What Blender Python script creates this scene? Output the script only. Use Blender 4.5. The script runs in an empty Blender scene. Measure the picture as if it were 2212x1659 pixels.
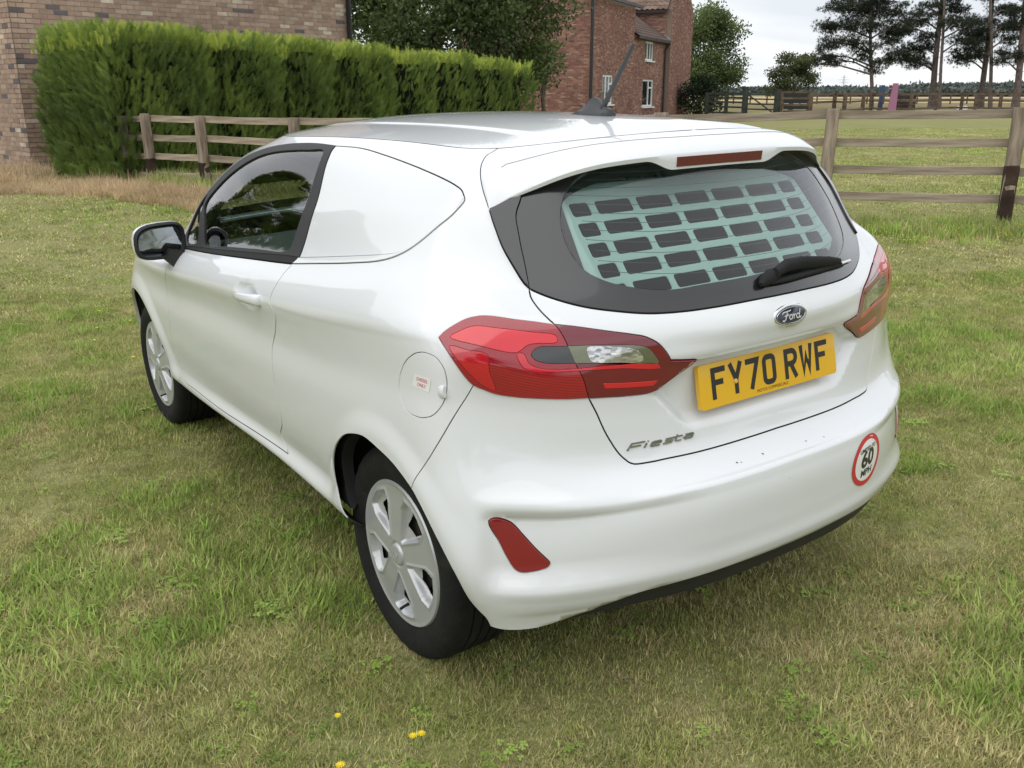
import bpy, bmesh, math, random, json
import numpy as np
from mathutils import Vector, Matrix, Euler, kdtree, noise
from mathutils.geometry import delaunay_2d_cdt
random.seed(7); rng = np.random.default_rng(7)
sc = bpy.context.scene
COL = sc.collection
# ------------------------------------------------------------------ camera, sky, sun, exposure
F_PX, W_PX, H_PX = 1986.6, 2212.0, 1659.0          # focal length and frame in the units the place was measured in
def rot3(yaw, pitch, roll):
    f = np.array([math.sin(yaw)*math.cos(pitch), math.cos(yaw)*math.cos(pitch), -math.sin(pitch)])
    r = np.cross(f, [0, 0, 1]); r /= np.linalg.norm(r); u = np.cross(r, f)
    c, s = math.cos(roll), math.sin(roll)
    return np.array([c*r+s*u, -s*r+c*u, f])
YAW = 0.6009073
R_VAN = rot3(YAW, 0.3019492, -0.0268524)            # camera axes seen from the van, which stands on gently tilted turf
C_VAN = np.array([-1.8321123, -2.0890223, 1.5139600])
R_W = rot3(YAW, math.atan((829.5-200)/F_PX), 0.0)   # camera axes in the level world
M3 = R_W.T @ R_VAN
CAM = M3 @ C_VAN
cam_d = bpy.data.cameras.new('camera'); cam = bpy.data.objects.new('camera', cam_d); COL.objects.link(cam)
cam_d.sensor_width = 36; cam_d.lens = F_PX/W_PX*36; cam_d.clip_start = .05; cam_d.clip_end = 6000
cm = Matrix.Identity(4)
for i in range(3):
    cm[i][0] = R_W[0][i]; cm[i][1] = R_W[1][i]; cm[i][2] = -R_W[2][i]; cm[i][3] = CAM[i]
cam.matrix_world = cm
sc.camera = cam
def at(px, py, d):
    """world point seen at (px, py) of a 2212-wide frame, d metres along the view axis"""
    return Vector(CAM + R_W.T @ (np.array([(px-W_PX/2)/F_PX, -(py-H_PX/2)/F_PX, 1.0])*d))
sc.view_settings.view_transform = 'Standard'; sc.view_settings.look = 'None'
sc.view_settings.exposure = 0.44; sc.view_settings.gamma = 1
SUN_EL, SUN_AZ = math.radians(52), math.radians(250)
w = bpy.data.worlds.new('World'); sc.world = w; w.use_nodes = True
nt = w.node_tree; nt.nodes.clear()
def nd(t, tp, **k):
    n = t.nodes.new(tp)
    for a, v in k.items(): setattr(n, a, v)
    return n
out = nd(nt, 'ShaderNodeOutputWorld')
sky = nd(nt, 'ShaderNodeTexSky', sky_type='NISHITA', sun_disc=False, sun_elevation=SUN_EL, sun_rotation=SUN_AZ)
bg1 = nd(nt, 'ShaderNodeBackground'); bg1.inputs[1].default_value = 0.09
nt.links.new(sky.outputs[0], bg1.inputs[0])
tc = nd(nt, 'ShaderNodeTexCoord'); sep = nd(nt, 'ShaderNodeSeparateXYZ'); nt.links.new(tc.outputs['Generated'], sep.inputs[0])
# cloud deck: direction projected on a high plane, so the clouds flatten towards the horizon
mx = nd(nt, 'ShaderNodeMath', operation='MAXIMUM'); mx.inputs[1].default_value = 0.0; nt.links.new(sep.outputs[2], mx.inputs[0])
ad = nd(nt, 'ShaderNodeMath', operation='ADD'); ad.inputs[1].default_value = 0.10; nt.links.new(mx.outputs[0], ad.inputs[0])
dv = nd(nt, 'ShaderNodeVectorMath', operation='DIVIDE'); nt.links.new(tc.outputs['Generated'], dv.inputs[0])
cb = nd(nt, 'ShaderNodeCombineXYZ')
for i in range(3): nt.links.new(ad.outputs[0], cb.inputs[i])
nt.links.new(cb.outputs[0], dv.inputs[1])
mp = nd(nt, 'ShaderNodeMapping'); mp.inputs['Rotation'].default_value = (0, 0, .7); mp.inputs['Scale'].default_value = (.30, .62, .0); mp.inputs['Location'].default_value = (2.3, .8, 0)
nt.links.new(dv.outputs[0], mp.inputs[0])
nz = nd(nt, 'ShaderNodeTexNoise'); nz.inputs['Scale'].default_value = 1.1; nz.inputs['Detail'].default_value = 7; nz.inputs['Roughness'].default_value = .52; nz.inputs['Distortion'].default_value = .35
nt.links.new(mp.outputs[0], nz.inputs['Vector'])
cr = nd(nt, 'ShaderNodeValToRGB'); nt.links.new(nz.outputs[0], cr.inputs[0])
cr.color_ramp.elements[0].position = .34; cr.color_ramp.elements[0].color = (.63, .665, .71, 1)
cr.color_ramp.elements[1].position = .66; cr.color_ramp.elements[1].color = (.895, .905, .915, 1)
e = cr.color_ramp.elements.new(.5); e.color = (.76, .785, .81, 1)
# an overcast sky is brighter overhead than at the horizon
gr = nd(nt, 'ShaderNodeMath', operation='MULTIPLY_ADD'); gr.inputs[1].default_value = 0.30; gr.inputs[2].default_value = .96; nt.links.new(mx.outputs[0], gr.inputs[0])
bg2 = nd(nt, 'ShaderNodeBackground'); nt.links.new(cr.outputs[0], bg2.inputs[0]); nt.links.new(gr.outputs[0], bg2.inputs[1])
ms = nd(nt, 'ShaderNodeMixShader'); ms.inputs[0].default_value = .93
nt.links.new(bg1.outputs[0], ms.inputs[1]); nt.links.new(bg2.outputs[0], ms.inputs[2]); nt.links.new(ms.outputs[0], out.inputs[0])
sd = bpy.data.lights.new('sun', 'SUN'); sd.energy = 1.1; sd.angle = math.radians(80); sd.color = (1, .975, .94)
so = bpy.data.objects.new('sun', sd); COL.objects.link(so)
sdir = Vector((math.sin(SUN_AZ)*math.cos(SUN_EL), math.cos(SUN_AZ)*math.cos(SUN_EL), math.sin(SUN_EL)))
so.rotation_euler = sdir.to_track_quat('Z', 'Y').to_euler()

# ------------------------------------------------------------------ helpers
def tag(o, label=None, cat=None, group=None, kind=None):
    if label: o['label'] = label
    if cat: o['category'] = cat
    if group: o['group'] = group
    if kind: o['kind'] = kind
    return o
def empty(name, loc=(0, 0, 0), label=None, cat=None, group=None, rz=0):
    o = bpy.data.objects.new(name, None); COL.objects.link(o); o.location = loc; o.rotation_euler = (0, 0, rz); o.empty_display_size = .2
    return tag(o, label, cat, group)
def mesh_obj(name, verts, faces, mat, parent=None, smooth=False, mats=None, mi=None, sharp=None):
    me = bpy.data.meshes.new(name)
    me.from_pydata([tuple(v) for v in verts], [], [tuple(f) for f in faces])
    for m in (mats or [mat]): me.materials.append(m)
    if mi is not None: me.polygons.foreach_set('material_index', np.asarray(mi, dtype=np.int32))
    if smooth: me.polygons.foreach_set('use_smooth', np.ones(len(me.polygons), dtype=bool))
    me.update()
    if sharp is not None: me.set_sharp_from_angle(angle=math.radians(sharp))
    o = bpy.data.objects.new(name, me); COL.objects.link(o)
    if parent is not None: o.parent = parent
    return o
class MB:
    """collects primitive shapes into one mesh"""
    def __init__(s): s.v = []; s.f = []; s.m = []
    def add(s, v, f, m=0):
        b = len(s.v); s.v += [tuple(x) for x in v]; s.f += [tuple(b+i for i in q) for q in f]; s.m += [m]*len(f); return s
    def box(s, c, d, R=None, m=0):
        c = Vector(c); q = [Vector((x*d[0]/2, y*d[1]/2, z*d[2]/2)) for x in (-1, 1) for y in (-1, 1) for z in (-1, 1)]
        if R is not None: q = [R @ p for p in q]
        return s.add([c+p for p in q], [(0, 1, 3, 2), (4, 6, 7, 5), (0, 4, 5, 1), (2, 3, 7, 6), (0, 2, 6, 4), (1, 5, 7, 3)], m)
    def bar(s, a, b, w, h, up=(0, 0, 1), m=0):
        a, b = Vector(a), Vector(b); d = (b-a); L = d.length; d.normalize(); x = d.cross(Vector(up)).normalized(); z = x.cross(d)
        q = []
        for t in (a, b):
            for i, j in ((-1, -1), (1, -1), (1, 1), (-1, 1)): q.append(t+x*(i*w/2)+z*(j*h/2))
        return s.add(q, [(3, 2, 1, 0), (4, 5, 6, 7), (0, 1, 5, 4), (1, 2, 6, 5), (2, 3, 7, 6), (3, 0, 4, 7)], m)
    def tube(s, pts, rad, n=8, m=0, cap=True, squash=None):
        pts = [Vector(p) for p in pts]; rad = rad if hasattr(rad, '__len__') else [rad]*len(pts)
        b = len(s.v); up = None
        for i, p in enumerate(pts):
            d = (pts[min(i+1, len(pts)-1)]-pts[max(i-1, 0)]).normalized()
            if up is None:
                up = Vector((0, 0, 1)) if abs(d.z) < .9 else Vector((1, 0, 0))
            x = d.cross(up).normalized(); up = x.cross(d).normalized()
            for k in range(n):
                a = 2*math.pi*k/n
                q = p + (x*math.cos(a)+up*math.sin(a))*rad[i]
                s.v.append(tuple(q))
        for i in range(len(pts)-1):
            for k in range(n):
                s.f.append((b+i*n+k, b+i*n+(k+1) % n, b+(i+1)*n+(k+1) % n, b+(i+1)*n+k)); s.m.append(m)
        if cap:
            s.f.append(tuple(b+k for k in range(n-1, -1, -1))); s.m.append(m)
            s.f.append(tuple(b+(len(pts)-1)*n+k for k in range(n))); s.m.append(m)
        return s
    def loft(s, rings, m=0, cap=True, closed=True):
        b = len(s.v); n = len(rings[0])
        for r in rings: s.v += [tuple(p) for p in r]
        for i in range(len(rings)-1):
            for k in range(n if closed else n-1):
                s.f.append((b+i*n+k, b+i*n+(k+1) % n, b+(i+1)*n+(k+1) % n, b+(i+1)*n+k)); s.m.append(m)
        if cap:
            s.f.append(tuple(b+k for k in range(n-1, -1, -1))); s.m.append(m)
            s.f.append(tuple(b+(len(rings)-1)*n+k for k in range(n))); s.m.append(m)
        return s
    def build(s, name, mat, parent=None, smooth=False, sharp=None, mats=None):
        return mesh_obj(name, s.v, s.f, mat, parent, smooth, mats, s.m if mats else None, sharp if sharp else (35 if smooth else None))
def copy_tree(o, parent=None, label=None):
    c = o.copy(); COL.objects.link(c)
    if parent is not None: c.parent = parent; c.matrix_parent_inverse = o.matrix_parent_inverse
    for ch in list(o.children): copy_tree(ch, c)
    if label: c['label'] = label
    return c
# ------------------------------------------------------------------ materials
MATS = {}
def pbr(name, col, rough=.5, metal=0, coat=0, coat_r=.03, spec=.5, **k):
    if name in MATS: return MATS[name]
    m = bpy.data.materials.new(name); m.use_nodes = True; b = m.node_tree.nodes['Principled BSDF']
    b.inputs['Base Color'].default_value = (*col, 1); b.inputs['Roughness'].default_value = rough; b.inputs['Metallic'].default_value = metal
    b.inputs['Coat Weight'].default_value = coat; b.inputs['Coat Roughness'].default_value = coat_r; b.inputs['Specular IOR Level'].default_value = spec
    for a, v in k.items(): b.inputs[a.replace('_', ' ')].default_value = v
    MATS[name] = m; return m
def noisy(name, cols, scale, rough=.7, detail=5, bump=0, bscale=None, stretch=(1, 1, 1), coord='Object', pos=None, spec=.3, coat=0, attr=None, rand=0):
    """procedural colour from noise between several colours, with bump"""
    if name in MATS: return MATS[name]
    m = pbr(name, cols[0], rough, spec=spec, coat=coat); t = m.node_tree; b = t.nodes['Principled BSDF']
    tcn = nd(t, 'ShaderNodeTexCoord'); mpn = nd(t, 'ShaderNodeMapping'); mpn.inputs['Scale'].default_value = stretch
    t.links.new(tcn.outputs[coord], mpn.inputs[0])
    n = nd(t, 'ShaderNodeTexNoise'); n.inputs['Scale'].default_value = scale; n.inputs['Detail'].default_value = detail; n.inputs['Roughness'].default_value = .6
    t.links.new(mpn.outputs[0], n.inputs['Vector'])
    r = nd(t, 'ShaderNodeValToRGB'); el = r.color_ramp.elements
    k = len(cols); ps = pos or [.3+.4*i/(k-1) for i in range(k)]
    el[0].position = ps[0]; el[0].color = (*cols[0], 1); el[1].position = ps[-1]; el[1].color = (*cols[-1], 1)
    for i in range(1, k-1):
        q = el.new(ps[i]); q.color = (*cols[i], 1)
    t.links.new(n.outputs[0], r.inputs[0])
    last = r.outputs[0]
    if rand:
        oi = nd(t, 'ShaderNodeObjectInfo'); hs = nd(t, 'ShaderNodeHueSaturation')
        ma = nd(t, 'ShaderNodeMath', operation='MULTIPLY_ADD'); ma.inputs[1].default_value = rand; ma.inputs[2].default_value = 1-rand/2
        t.links.new(oi.outputs['Random'], ma.inputs[0]); t.links.new(ma.outputs[0], hs.inputs['Value']); t.links.new(last, hs.inputs['Color']); last = hs.outputs[0]
    if attr:
        at_ = nd(t, 'ShaderNodeAttribute', attribute_name=attr); mc = nd(t, 'ShaderNodeMix', data_type='RGBA', blend_type='MULTIPLY'); mc.inputs[0].default_value = 1
        t.links.new(last, mc.inputs[6]); t.links.new(at_.outputs['Color'], mc.inputs[7]); last = mc.outputs[2]
    t.links.new(last, b.inputs['Base Color'])
    if bump:
        n2 = nd(t, 'ShaderNodeTexNoise'); n2.inputs['Scale'].default_value = bscale or scale*3; n2.inputs['Detail'].default_value = 6; t.links.new(mpn.outputs[0], n2.inputs['Vector'])
        bp = nd(t, 'ShaderNodeBump'); bp.inputs['Strength'].default_value = bump; bp.inputs['Distance'].default_value = .02
        t.links.new(n2.outputs[0], bp.inputs['Height']); t.links.new(bp.outputs[0], b.inputs['Normal'])
    return m

OUTLINES = {
'door_frame': [(2.01,7.29),(3.95,8.55),(4.05,9.11),(3.85,9.63),(4.79,10.13),(4.96,10.49),(5.57,10.72),(6.12,10.79),(6.63,10.79),(7.13,10.64)],
'bpillar': [(7.13,10.64),(7.46,9.76),(7.52,9.17),(7.55,8.51),(7.55,8.03)],
'belt_low': [(7.49,7.79),(7.18,7.79),(6.88,7.81),(6.23,7.82),(5.47,7.42),(5.38,7.37)],
'belt_top': [(7.55,8.03),(7.35,8.05),(6.82,8.05),(6.15,8.05),(5.69,8.02),(5.43,8.07),(4.94,7.99)],
'glass': [(5.66,8.04),(5.36,8.56),(5.03,8.95),(5.2,9.36),(5.48,9.7),(5.79,9.95),(6.18,10.1),(6.57,10.18),(6.91,10.22),(7.19,10.23),(7.37,9.71),(7.42,9.17),(7.41,8.63),(7.4,8.15),(7.34,8.07),(6.82,8.06),(6.14,8.06)],
'tri': [(4.97,8.03),(4.44,8.35),(4.56,8.62),(4.57,8.83),(5.13,8.55),(5.42,8.1)],
'qtop': [(7.13,10.64),(7.6,10.49),(8.04,10.29),(8.48,10.06),(8.97,9.84),(9.44,9.62),(9.76,9.46),(9.93,9.31)],
'qbot': [(9.93,9.31),(9.89,9.12),(9.71,8.94),(9.39,8.66),(9.14,8.36),(8.99,8.18),(8.86,8.09),(8.69,8.06),(8.38,8.06),(8.05,8.06),(7.55,8.03)],
'qstrip': [(9.93,9.3),(10.01,9.2),(9.79,8.9),(9.42,8.6),(9.16,8.3),(8.99,8.11),(8.82,7.98),(8.63,7.9),(8.31,7.88),(7.85,7.86),(7.49,7.79)],
'door_rear': [(7.49,7.78),(7.44,7.41),(7.41,6.97),(7.38,6.51),(7.37,6.24),(7.41,5.86),(7.33,5.41),(7.22,4.83),(7.21,4.41),(7.2,3.82),(7.2,3.07),(7.18,2.58),(7.06,2.05),(7.12,1.76),(7.18,1.52)],
'door_bot': [(5.15,1.53),(5.27,1.4),(5.49,1.41),(5.73,1.37),(6.1,1.33),(6.55,1.41),(7.18,1.52)],
'door_front': [(5.4,6.48),(5.34,5.96),(5.22,5.44),(5.18,4.95),(5.17,3.95),(5.12,3.12),(5.09,2.57),(5.09,2.15),(5.15,1.53)],
'arch_f': [(3.39,3.12),(3.9,3.86),(4.1,4.08),(4.39,4.11),(4.57,3.79),(4.71,3.07),(4.79,2.48),(4.87,2.03),(5.03,1.42),(5.15,1.36)],
'arch_r': [(8.15,0.9),(8.12,1.34),(8.05,2.01),(8.06,2.5),(8.13,2.9),(8.24,3.26),(8.37,3.53),(8.51,3.68),(8.71,3.77),(8.93,3.69),(9.24,3.53),(9.6,3.22),(9.76,3),(9.99,2.69),(10.38,2.2),(10.67,1.69),(10.83,0.98),(10.99,0.62),(11.16,0.36)],
'bump_seam': [(11.24,5.4),(11.04,5.12),(10.52,4.48),(9.8,3.64),(9.61,3.25)],
'tg_side': [(11.96,7.89),(12.05,7.73),(12.3,7.5),(12.54,7.31),(12.65,7.22),(12.8,7.02),(12.9,6.71),(13.02,6.24),(13.12,5.87),(13.17,5.52),(13.25,5.22),(13.34,4.85),(13.44,4.52),(13.54,4.22),(13.62,4.04)],
'tg_bot': [(13.62,4.04),(13.66,3.99),(13.8,3.96),(14.06,4),(14.52,4.02),(15.21,4.05)],
'tg_bot2': [(13.69,4.01),(14.1,4.05),(14.62,4.08),(15.22,4.12),(15.53,4.12)],
'pil_up': [(10.52,10.86),(10.22,10.67),(10.14,10.33),(10.24,9.97),(10.5,9.6),(10.75,9.33),(10.91,9.12)],
'pil_low': [(10.93,9.13),(11.12,8.79),(11.3,8.45),(11.56,8.17),(11.8,7.98),(11.97,7.89)],
'defl_in': [(11.7,9.53),(11.62,9.12),(11.68,8.8),(11.74,8.46),(11.85,8.11),(11.97,7.89)],
'g_bot': [(11.97,7.89),(12.47,7.78),(13.03,7.67),(13.47,7.62),(13.87,7.59),(14.3,7.62),(14.77,7.66),(15.51,7.76),(16,7.7)],
'frit': [(13.09,9.77),(12.86,9.5),(12.77,9.15),(12.79,8.84),(12.88,8.57),(13.05,8.34),(13.31,8.2),(13.62,8.13),(14.1,8.1),(14.7,8.17),(15.47,8.22)],
'lamp_top': [(10.42,6.23),(10.56,6.44),(10.8,6.68),(11.04,6.88),(11.3,7.02),(11.55,7.08),(11.97,7.14),(12.36,7.2),(12.65,7.22)],
'lamp_top2': [(12.65,7.22),(12.95,7.23),(13.35,7.18),(13.69,7.1),(13.85,7.03),(13.98,6.84),(14.08,6.54),(14.14,6.23),(14.31,6.17),(14.52,6.09)],
'lamp_bot2': [(14.52,6.09),(14.43,5.95),(14.28,5.84),(14.11,5.7),(14,5.59),(13.9,5.54),(13.69,5.53),(13.37,5.53),(13.17,5.52)],
'lamp_bot': [(13.17,5.52),(13,5.5),(12.55,5.44),(12.02,5.36),(11.67,5.34),(11.43,5.39),(11.24,5.42),(11.05,5.56),(10.77,5.83),(10.57,6.02),(10.42,6.23)],
'lamp_rev': [(12.36,6.35),(12.41,6.51),(12.49,6.61),(12.78,6.72),(13.17,6.83),(13.73,6.81),(13.87,6.69),(13.95,6.42),(13.99,6.21),(13.55,6.31),(13,6.3),(12.58,6.21),(12.43,6.24)],
'lamp_low': [(10.69,6.06),(11.11,6.05),(11.53,6.05),(11.58,5.74),(11.68,5.42),(11.44,5.46),(11.22,5.59),(10.94,5.8)],
'lamp_up': [(10.69,6.29),(10.9,6.49),(11.21,6.7),(11.73,6.82),(12.28,6.95),(12.7,7),(12.73,6.84),(12.45,6.7),(12.29,6.59),(12.16,6.37),(12.06,6.29),(11.44,6.24)],
'flap': [(10.63,5.35),(10.62,5.26),(10.59,5.18),(10.55,5.09),(10.49,5.01),(10.42,4.94),(10.33,4.87),(10.24,4.81),(10.13,4.76),(10.02,4.73),(9.91,4.7),(9.81,4.69),(9.71,4.69),(9.62,4.7),(9.54,4.73),(9.47,4.77),(9.42,4.84),(9.38,4.91),(9.35,5),(9.34,5.08),(9.35,5.18),(9.37,5.27),(9.4,5.37),(9.45,5.46),(9.5,5.55),(9.57,5.63),(9.65,5.7),(9.73,5.75),(9.82,5.8),(9.92,5.83),(10.02,5.85),(10.12,5.85),(10.21,5.84),(10.31,5.82),(10.39,5.79),(10.46,5.74),(10.53,5.68),(10.58,5.61),(10.61,5.53),(10.63,5.44)],
'reflector': [(11.52,2.79),(11.62,2.84),(11.78,2.81),(11.92,2.75),(12.13,2.54),(12.36,2.28),(12.54,2.06),(12.6,1.95),(12.57,1.87),(12.36,1.79),(12.11,1.78),(12.02,1.85),(11.91,2.08),(11.73,2.41),(11.57,2.65)],
'bw': [(12.51,0.09),(13.09,0.27),(13.48,0.91),(13.85,1),(14.3,0.95),(14.85,0.9),(15.47,0.96),(15.9,1.05)],
'disc': [(16,2.82),(16,2.81),(16,2.59),(16,2.98)],
'fiesta': [(13.63,4.32),(14.52,4.5)],
'badge': [(16,7.1),(15.71,7.18),(16,7.1),(16,7.41),(16,6.73)],
'crease': [(3.5,4.07),(7.38,6.18),(8.72,6.28),(10.41,6.23)],
'handle': [(6.72,6.03),(7.24,5.95),(6.97,6.52),(7.01,5.72)],
'ledge': [(13.6,4.07),(13.78,3.63),(14.18,3.53),(14.89,3.48),(16,3.28)],
'lamp_line': [(12.12,6.28),(12.23,6.33),(12.33,6.1),(12.49,6.03),(12.81,6.08),(13.37,6.22),(13.98,6.17),(14.01,6.03),(13.55,6.13),(13.01,6.08),(12.76,6),(12.46,5.94),(12.26,5.96),(12.16,6.1)],
'lamp_bar': [(13.35,5.81),(13.99,5.77),(13.92,5.68),(13.36,5.71)],
'sticker': [(9.76,5.45),(10.22,5.42),(10.12,5.18),(9.66,5.23)],
'notch': [(10.34,5.22),(10.62,5.24),(10.48,5.32),(10.54,5.13)],
'rev2': [(13.14,6.74),(13.62,6.78),(13.76,6.62),(13.83,6.26),(13.21,6.34),(13.16,6.52)],
}
# master wrap surface: rows v=0..11, cols u=0..16  (left half, x<=0)
ROWS=[
# r0 bottom
[(0,3.16,0.2),(-0.42,3.12,0.2),(-0.61,2.98,0.2),(-0.73,2.84,0.2),(-0.782,2.5,0.31),(-0.795,2.0,0.315),(-0.795,1.4,0.32),(-0.795,0.8,0.33),(-0.8,0.3,0.312),(-0.795,-0.1,0.302),(-0.78,-0.33,0.29),(-0.785,-0.42,0.29),(-0.728,-0.488,0.28),(-0.592,-0.568,0.298),(-0.382,-0.645,0.314),(-0.19,-0.677,0.318),(0,-0.684,0.32)],
# r1
[(0,3.22,0.29),(-0.42,3.17,0.29),(-0.64,3.0,0.29),(-0.76,2.84,0.29),(-0.817,2.5,0.345),(-0.838,2.0,0.345),(-0.838,1.4,0.348),(-0.838,0.8,0.36),(-0.84,0.3,0.345),(-0.837,-0.1,0.352),(-0.82,-0.33,0.365),(-0.82,-0.43,0.37),(-0.745,-0.51,0.37),(-0.61,-0.585,0.37),(-0.39,-0.66,0.375),(-0.195,-0.692,0.38),(0,-0.7,0.38)],
# r2
[(0,3.25,0.42),(-0.42,3.19,0.42),(-0.66,3.01,0.42),(-0.78,2.84,0.42),(-0.834,2.5,0.43),(-0.838,2.0,0.425),(-0.834,1.4,0.425),(-0.834,0.8,0.435),(-0.842,0.3,0.44),(-0.855,-0.1,0.45),(-0.852,-0.33,0.46),(-0.838,-0.43,0.47),(-0.76,-0.508,0.475),(-0.62,-0.595,0.48),(-0.39,-0.675,0.485),(-0.195,-0.706,0.485),(0,-0.714,0.485)],
# r3
[(0,3.26,0.55),(-0.42,3.19,0.55),(-0.66,3.0,0.55),(-0.785,2.82,0.55),(-0.844,2.5,0.56),(-0.855,2.0,0.56),(-0.848,1.4,0.56),(-0.848,0.8,0.56),(-0.855,0.3,0.57),(-0.865,-0.1,0.58),(-0.868,-0.33,0.6),(-0.835,-0.42,0.61),(-0.74,-0.5,0.61),(-0.6,-0.583,0.605),(-0.38,-0.663,0.612),(-0.19,-0.695,0.617),(0,-0.703,0.62)],
# r4
[(0,3.24,0.64),(-0.42,3.16,0.64),(-0.65,2.97,0.64),(-0.782,2.8,0.65),(-0.845,2.5,0.67),(-0.862,2.0,0.67),(-0.858,1.4,0.68),(-0.858,0.8,0.68),(-0.862,0.3,0.69),(-0.868,-0.1,0.71),(-0.864,-0.32,0.72),(-0.815,-0.4,0.73),(-0.72,-0.458,0.72),(-0.59,-0.527,0.69),(-0.38,-0.597,0.672),(-0.19,-0.627,0.667),(0,-0.635,0.667)],
# r5
[(0,3.2,0.72),(-0.42,3.11,0.72),(-0.63,2.93,0.72),(-0.77,2.78,0.73),(-0.84,2.5,0.76),(-0.863,2.0,0.76),(-0.862,1.4,0.78),(-0.862,0.8,0.79),(-0.866,0.3,0.8),(-0.87,-0.1,0.83),(-0.862,-0.31,0.845),(-0.803,-0.388,0.845),(-0.706,-0.45,0.82),(-0.577,-0.518,0.79),(-0.38,-0.578,0.775),(-0.19,-0.6,0.775),(0,-0.606,0.775)],
# r6  shoulder crease on side / bottom of badge bulge on rear
[(0,3.15,0.8),(-0.4,3.06,0.8),(-0.61,2.88,0.8),(-0.745,2.75,0.81),(-0.824,2.5,0.84),(-0.86,2.0,0.86),(-0.865,1.4,0.885),(-0.866,0.8,0.91),(-0.868,0.3,0.935),(-0.868,-0.1,0.97),(-0.853,-0.3,0.985),(-0.797,-0.388,0.975),(-0.71,-0.447,0.945),(-0.58,-0.513,0.91),(-0.38,-0.58,0.9),(-0.19,-0.612,0.905),(0,-0.622,0.908)],
# r7
[(0,3.03,0.87),(-0.38,2.95,0.87),(-0.58,2.8,0.87),(-0.715,2.7,0.87),(-0.782,2.45,0.91),(-0.825,2.0,0.93),(-0.84,1.4,0.955),(-0.845,0.8,0.985),(-0.846,0.3,1.02),(-0.838,-0.1,1.06),(-0.812,-0.275,1.06),(-0.765,-0.36,1.05),(-0.683,-0.424,1.02),(-0.56,-0.5,0.985),(-0.38,-0.578,0.972),(-0.19,-0.632,0.972),(0,-0.65,0.975)],
# r8 belt / glass bottom
[(0,2.34,1.0),(-0.38,2.29,0.995),(-0.61,2.19,0.985),(-0.7,2.12,0.97),(-0.745,2.02,0.965),(-0.782,1.82,0.965),(-0.798,1.36,0.995),(-0.803,0.8,1.045),(-0.8,0.3,1.095),(-0.775,-0.1,1.15),(-0.733,-0.235,1.15),(-0.673,-0.318,1.13),(-0.6,-0.385,1.1),(-0.5,-0.45,1.08),(-0.34,-0.535,1.058),(-0.17,-0.59,1.048),(0,-0.612,1.045)],
# r9
[(0,1.98,1.18),(-0.34,1.94,1.175),(-0.56,1.88,1.17),(-0.645,1.83,1.165),(-0.69,1.76,1.165),(-0.722,1.61,1.165),(-0.738,1.28,1.185),(-0.735,0.8,1.2),(-0.735,0.3,1.235),(-0.705,-0.08,1.26),(-0.665,-0.195,1.265),(-0.625,-0.26,1.25),(-0.552,-0.318,1.23),(-0.468,-0.37,1.215),(-0.325,-0.435,1.2),(-0.165,-0.475,1.195),(0,-0.49,1.195)],
# r10
[(0,1.66,1.34),(-0.31,1.63,1.335),(-0.51,1.57,1.325),(-0.59,1.52,1.32),(-0.628,1.45,1.32),(-0.655,1.33,1.325),(-0.662,1.1,1.345),(-0.658,0.74,1.358),(-0.648,0.28,1.355),(-0.636,-0.06,1.345),(-0.605,-0.165,1.343),(-0.565,-0.215,1.335),(-0.505,-0.262,1.33),(-0.435,-0.3,1.325),(-0.3,-0.352,1.32),(-0.152,-0.385,1.318),(0,-0.395,1.317)],
# r11 roof edge
[(0,1.33,1.447),(-0.28,1.3,1.44),(-0.46,1.255,1.425),(-0.53,1.21,1.42),(-0.562,1.15,1.42),(-0.582,1.05,1.425),(-0.588,0.9,1.43),(-0.582,0.63,1.43),(-0.572,0.25,1.4191),(-0.562,-0.02,1.406),(-0.535,-0.105,1.4056),(-0.51,-0.145,1.4037),(-0.465,-0.18,1.4053),(-0.4,-0.215,1.409),(-0.27,-0.26,1.416),(-0.14,-0.288,1.4202),(0,-0.297,1.422)],
]
G=np.array(ROWS)           # [12,17,3]
_Cp=np.polyfit([-.6,-.297,-.1,.3,.8,1.22,1.6],[1.365,1.421,1.441,1.459,1.466,1.452,1.41],4)
def Zroof(x,y): return np.polyval(_Cp,y)-.05*(x/.56)**2
G[11,:,2]=Zroof(G[11,:,0],G[11,:,1])
NV,NU=G.shape[:2]
def _nat(P,t0=None,t1=None):
    """C2 cubic spline second derivatives for rows of P along axis 1, uniform params; zero slope x-symmetric ends"""
    n=P.shape[1];A=np.zeros((n,n));B=np.zeros((n,P.shape[0]*3))
    Q=P.transpose(1,0,2).reshape(n,-1)
    # clamp first derivative: mirror symmetry at both ends: dy=dz=0, dx = estimated
    d0=(Q[1]-Q[0]);d1=(Q[-1]-Q[-2])
    m=np.ones(Q.shape[1]).reshape(-1,3);m[:,1:]=0
    d0=(d0.reshape(-1,3)*m).ravel();d1=(d1.reshape(-1,3)*m).ravel()
    A[0,0]=2;A[0,1]=1;B[0]=6*((Q[1]-Q[0])-d0)
    A[-1,-1]=2;A[-1,-2]=1;B[-1]=6*(d1-(Q[-1]-Q[-2]))
    for i in range(1,n-1):
        A[i,i-1]=1;A[i,i]=4;A[i,i+1]=1;B[i]=6*(Q[i+1]-2*Q[i]+Q[i-1])
    M=np.linalg.solve(A,B)
    return Q,M
_Q,_M=_nat(G)
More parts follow.
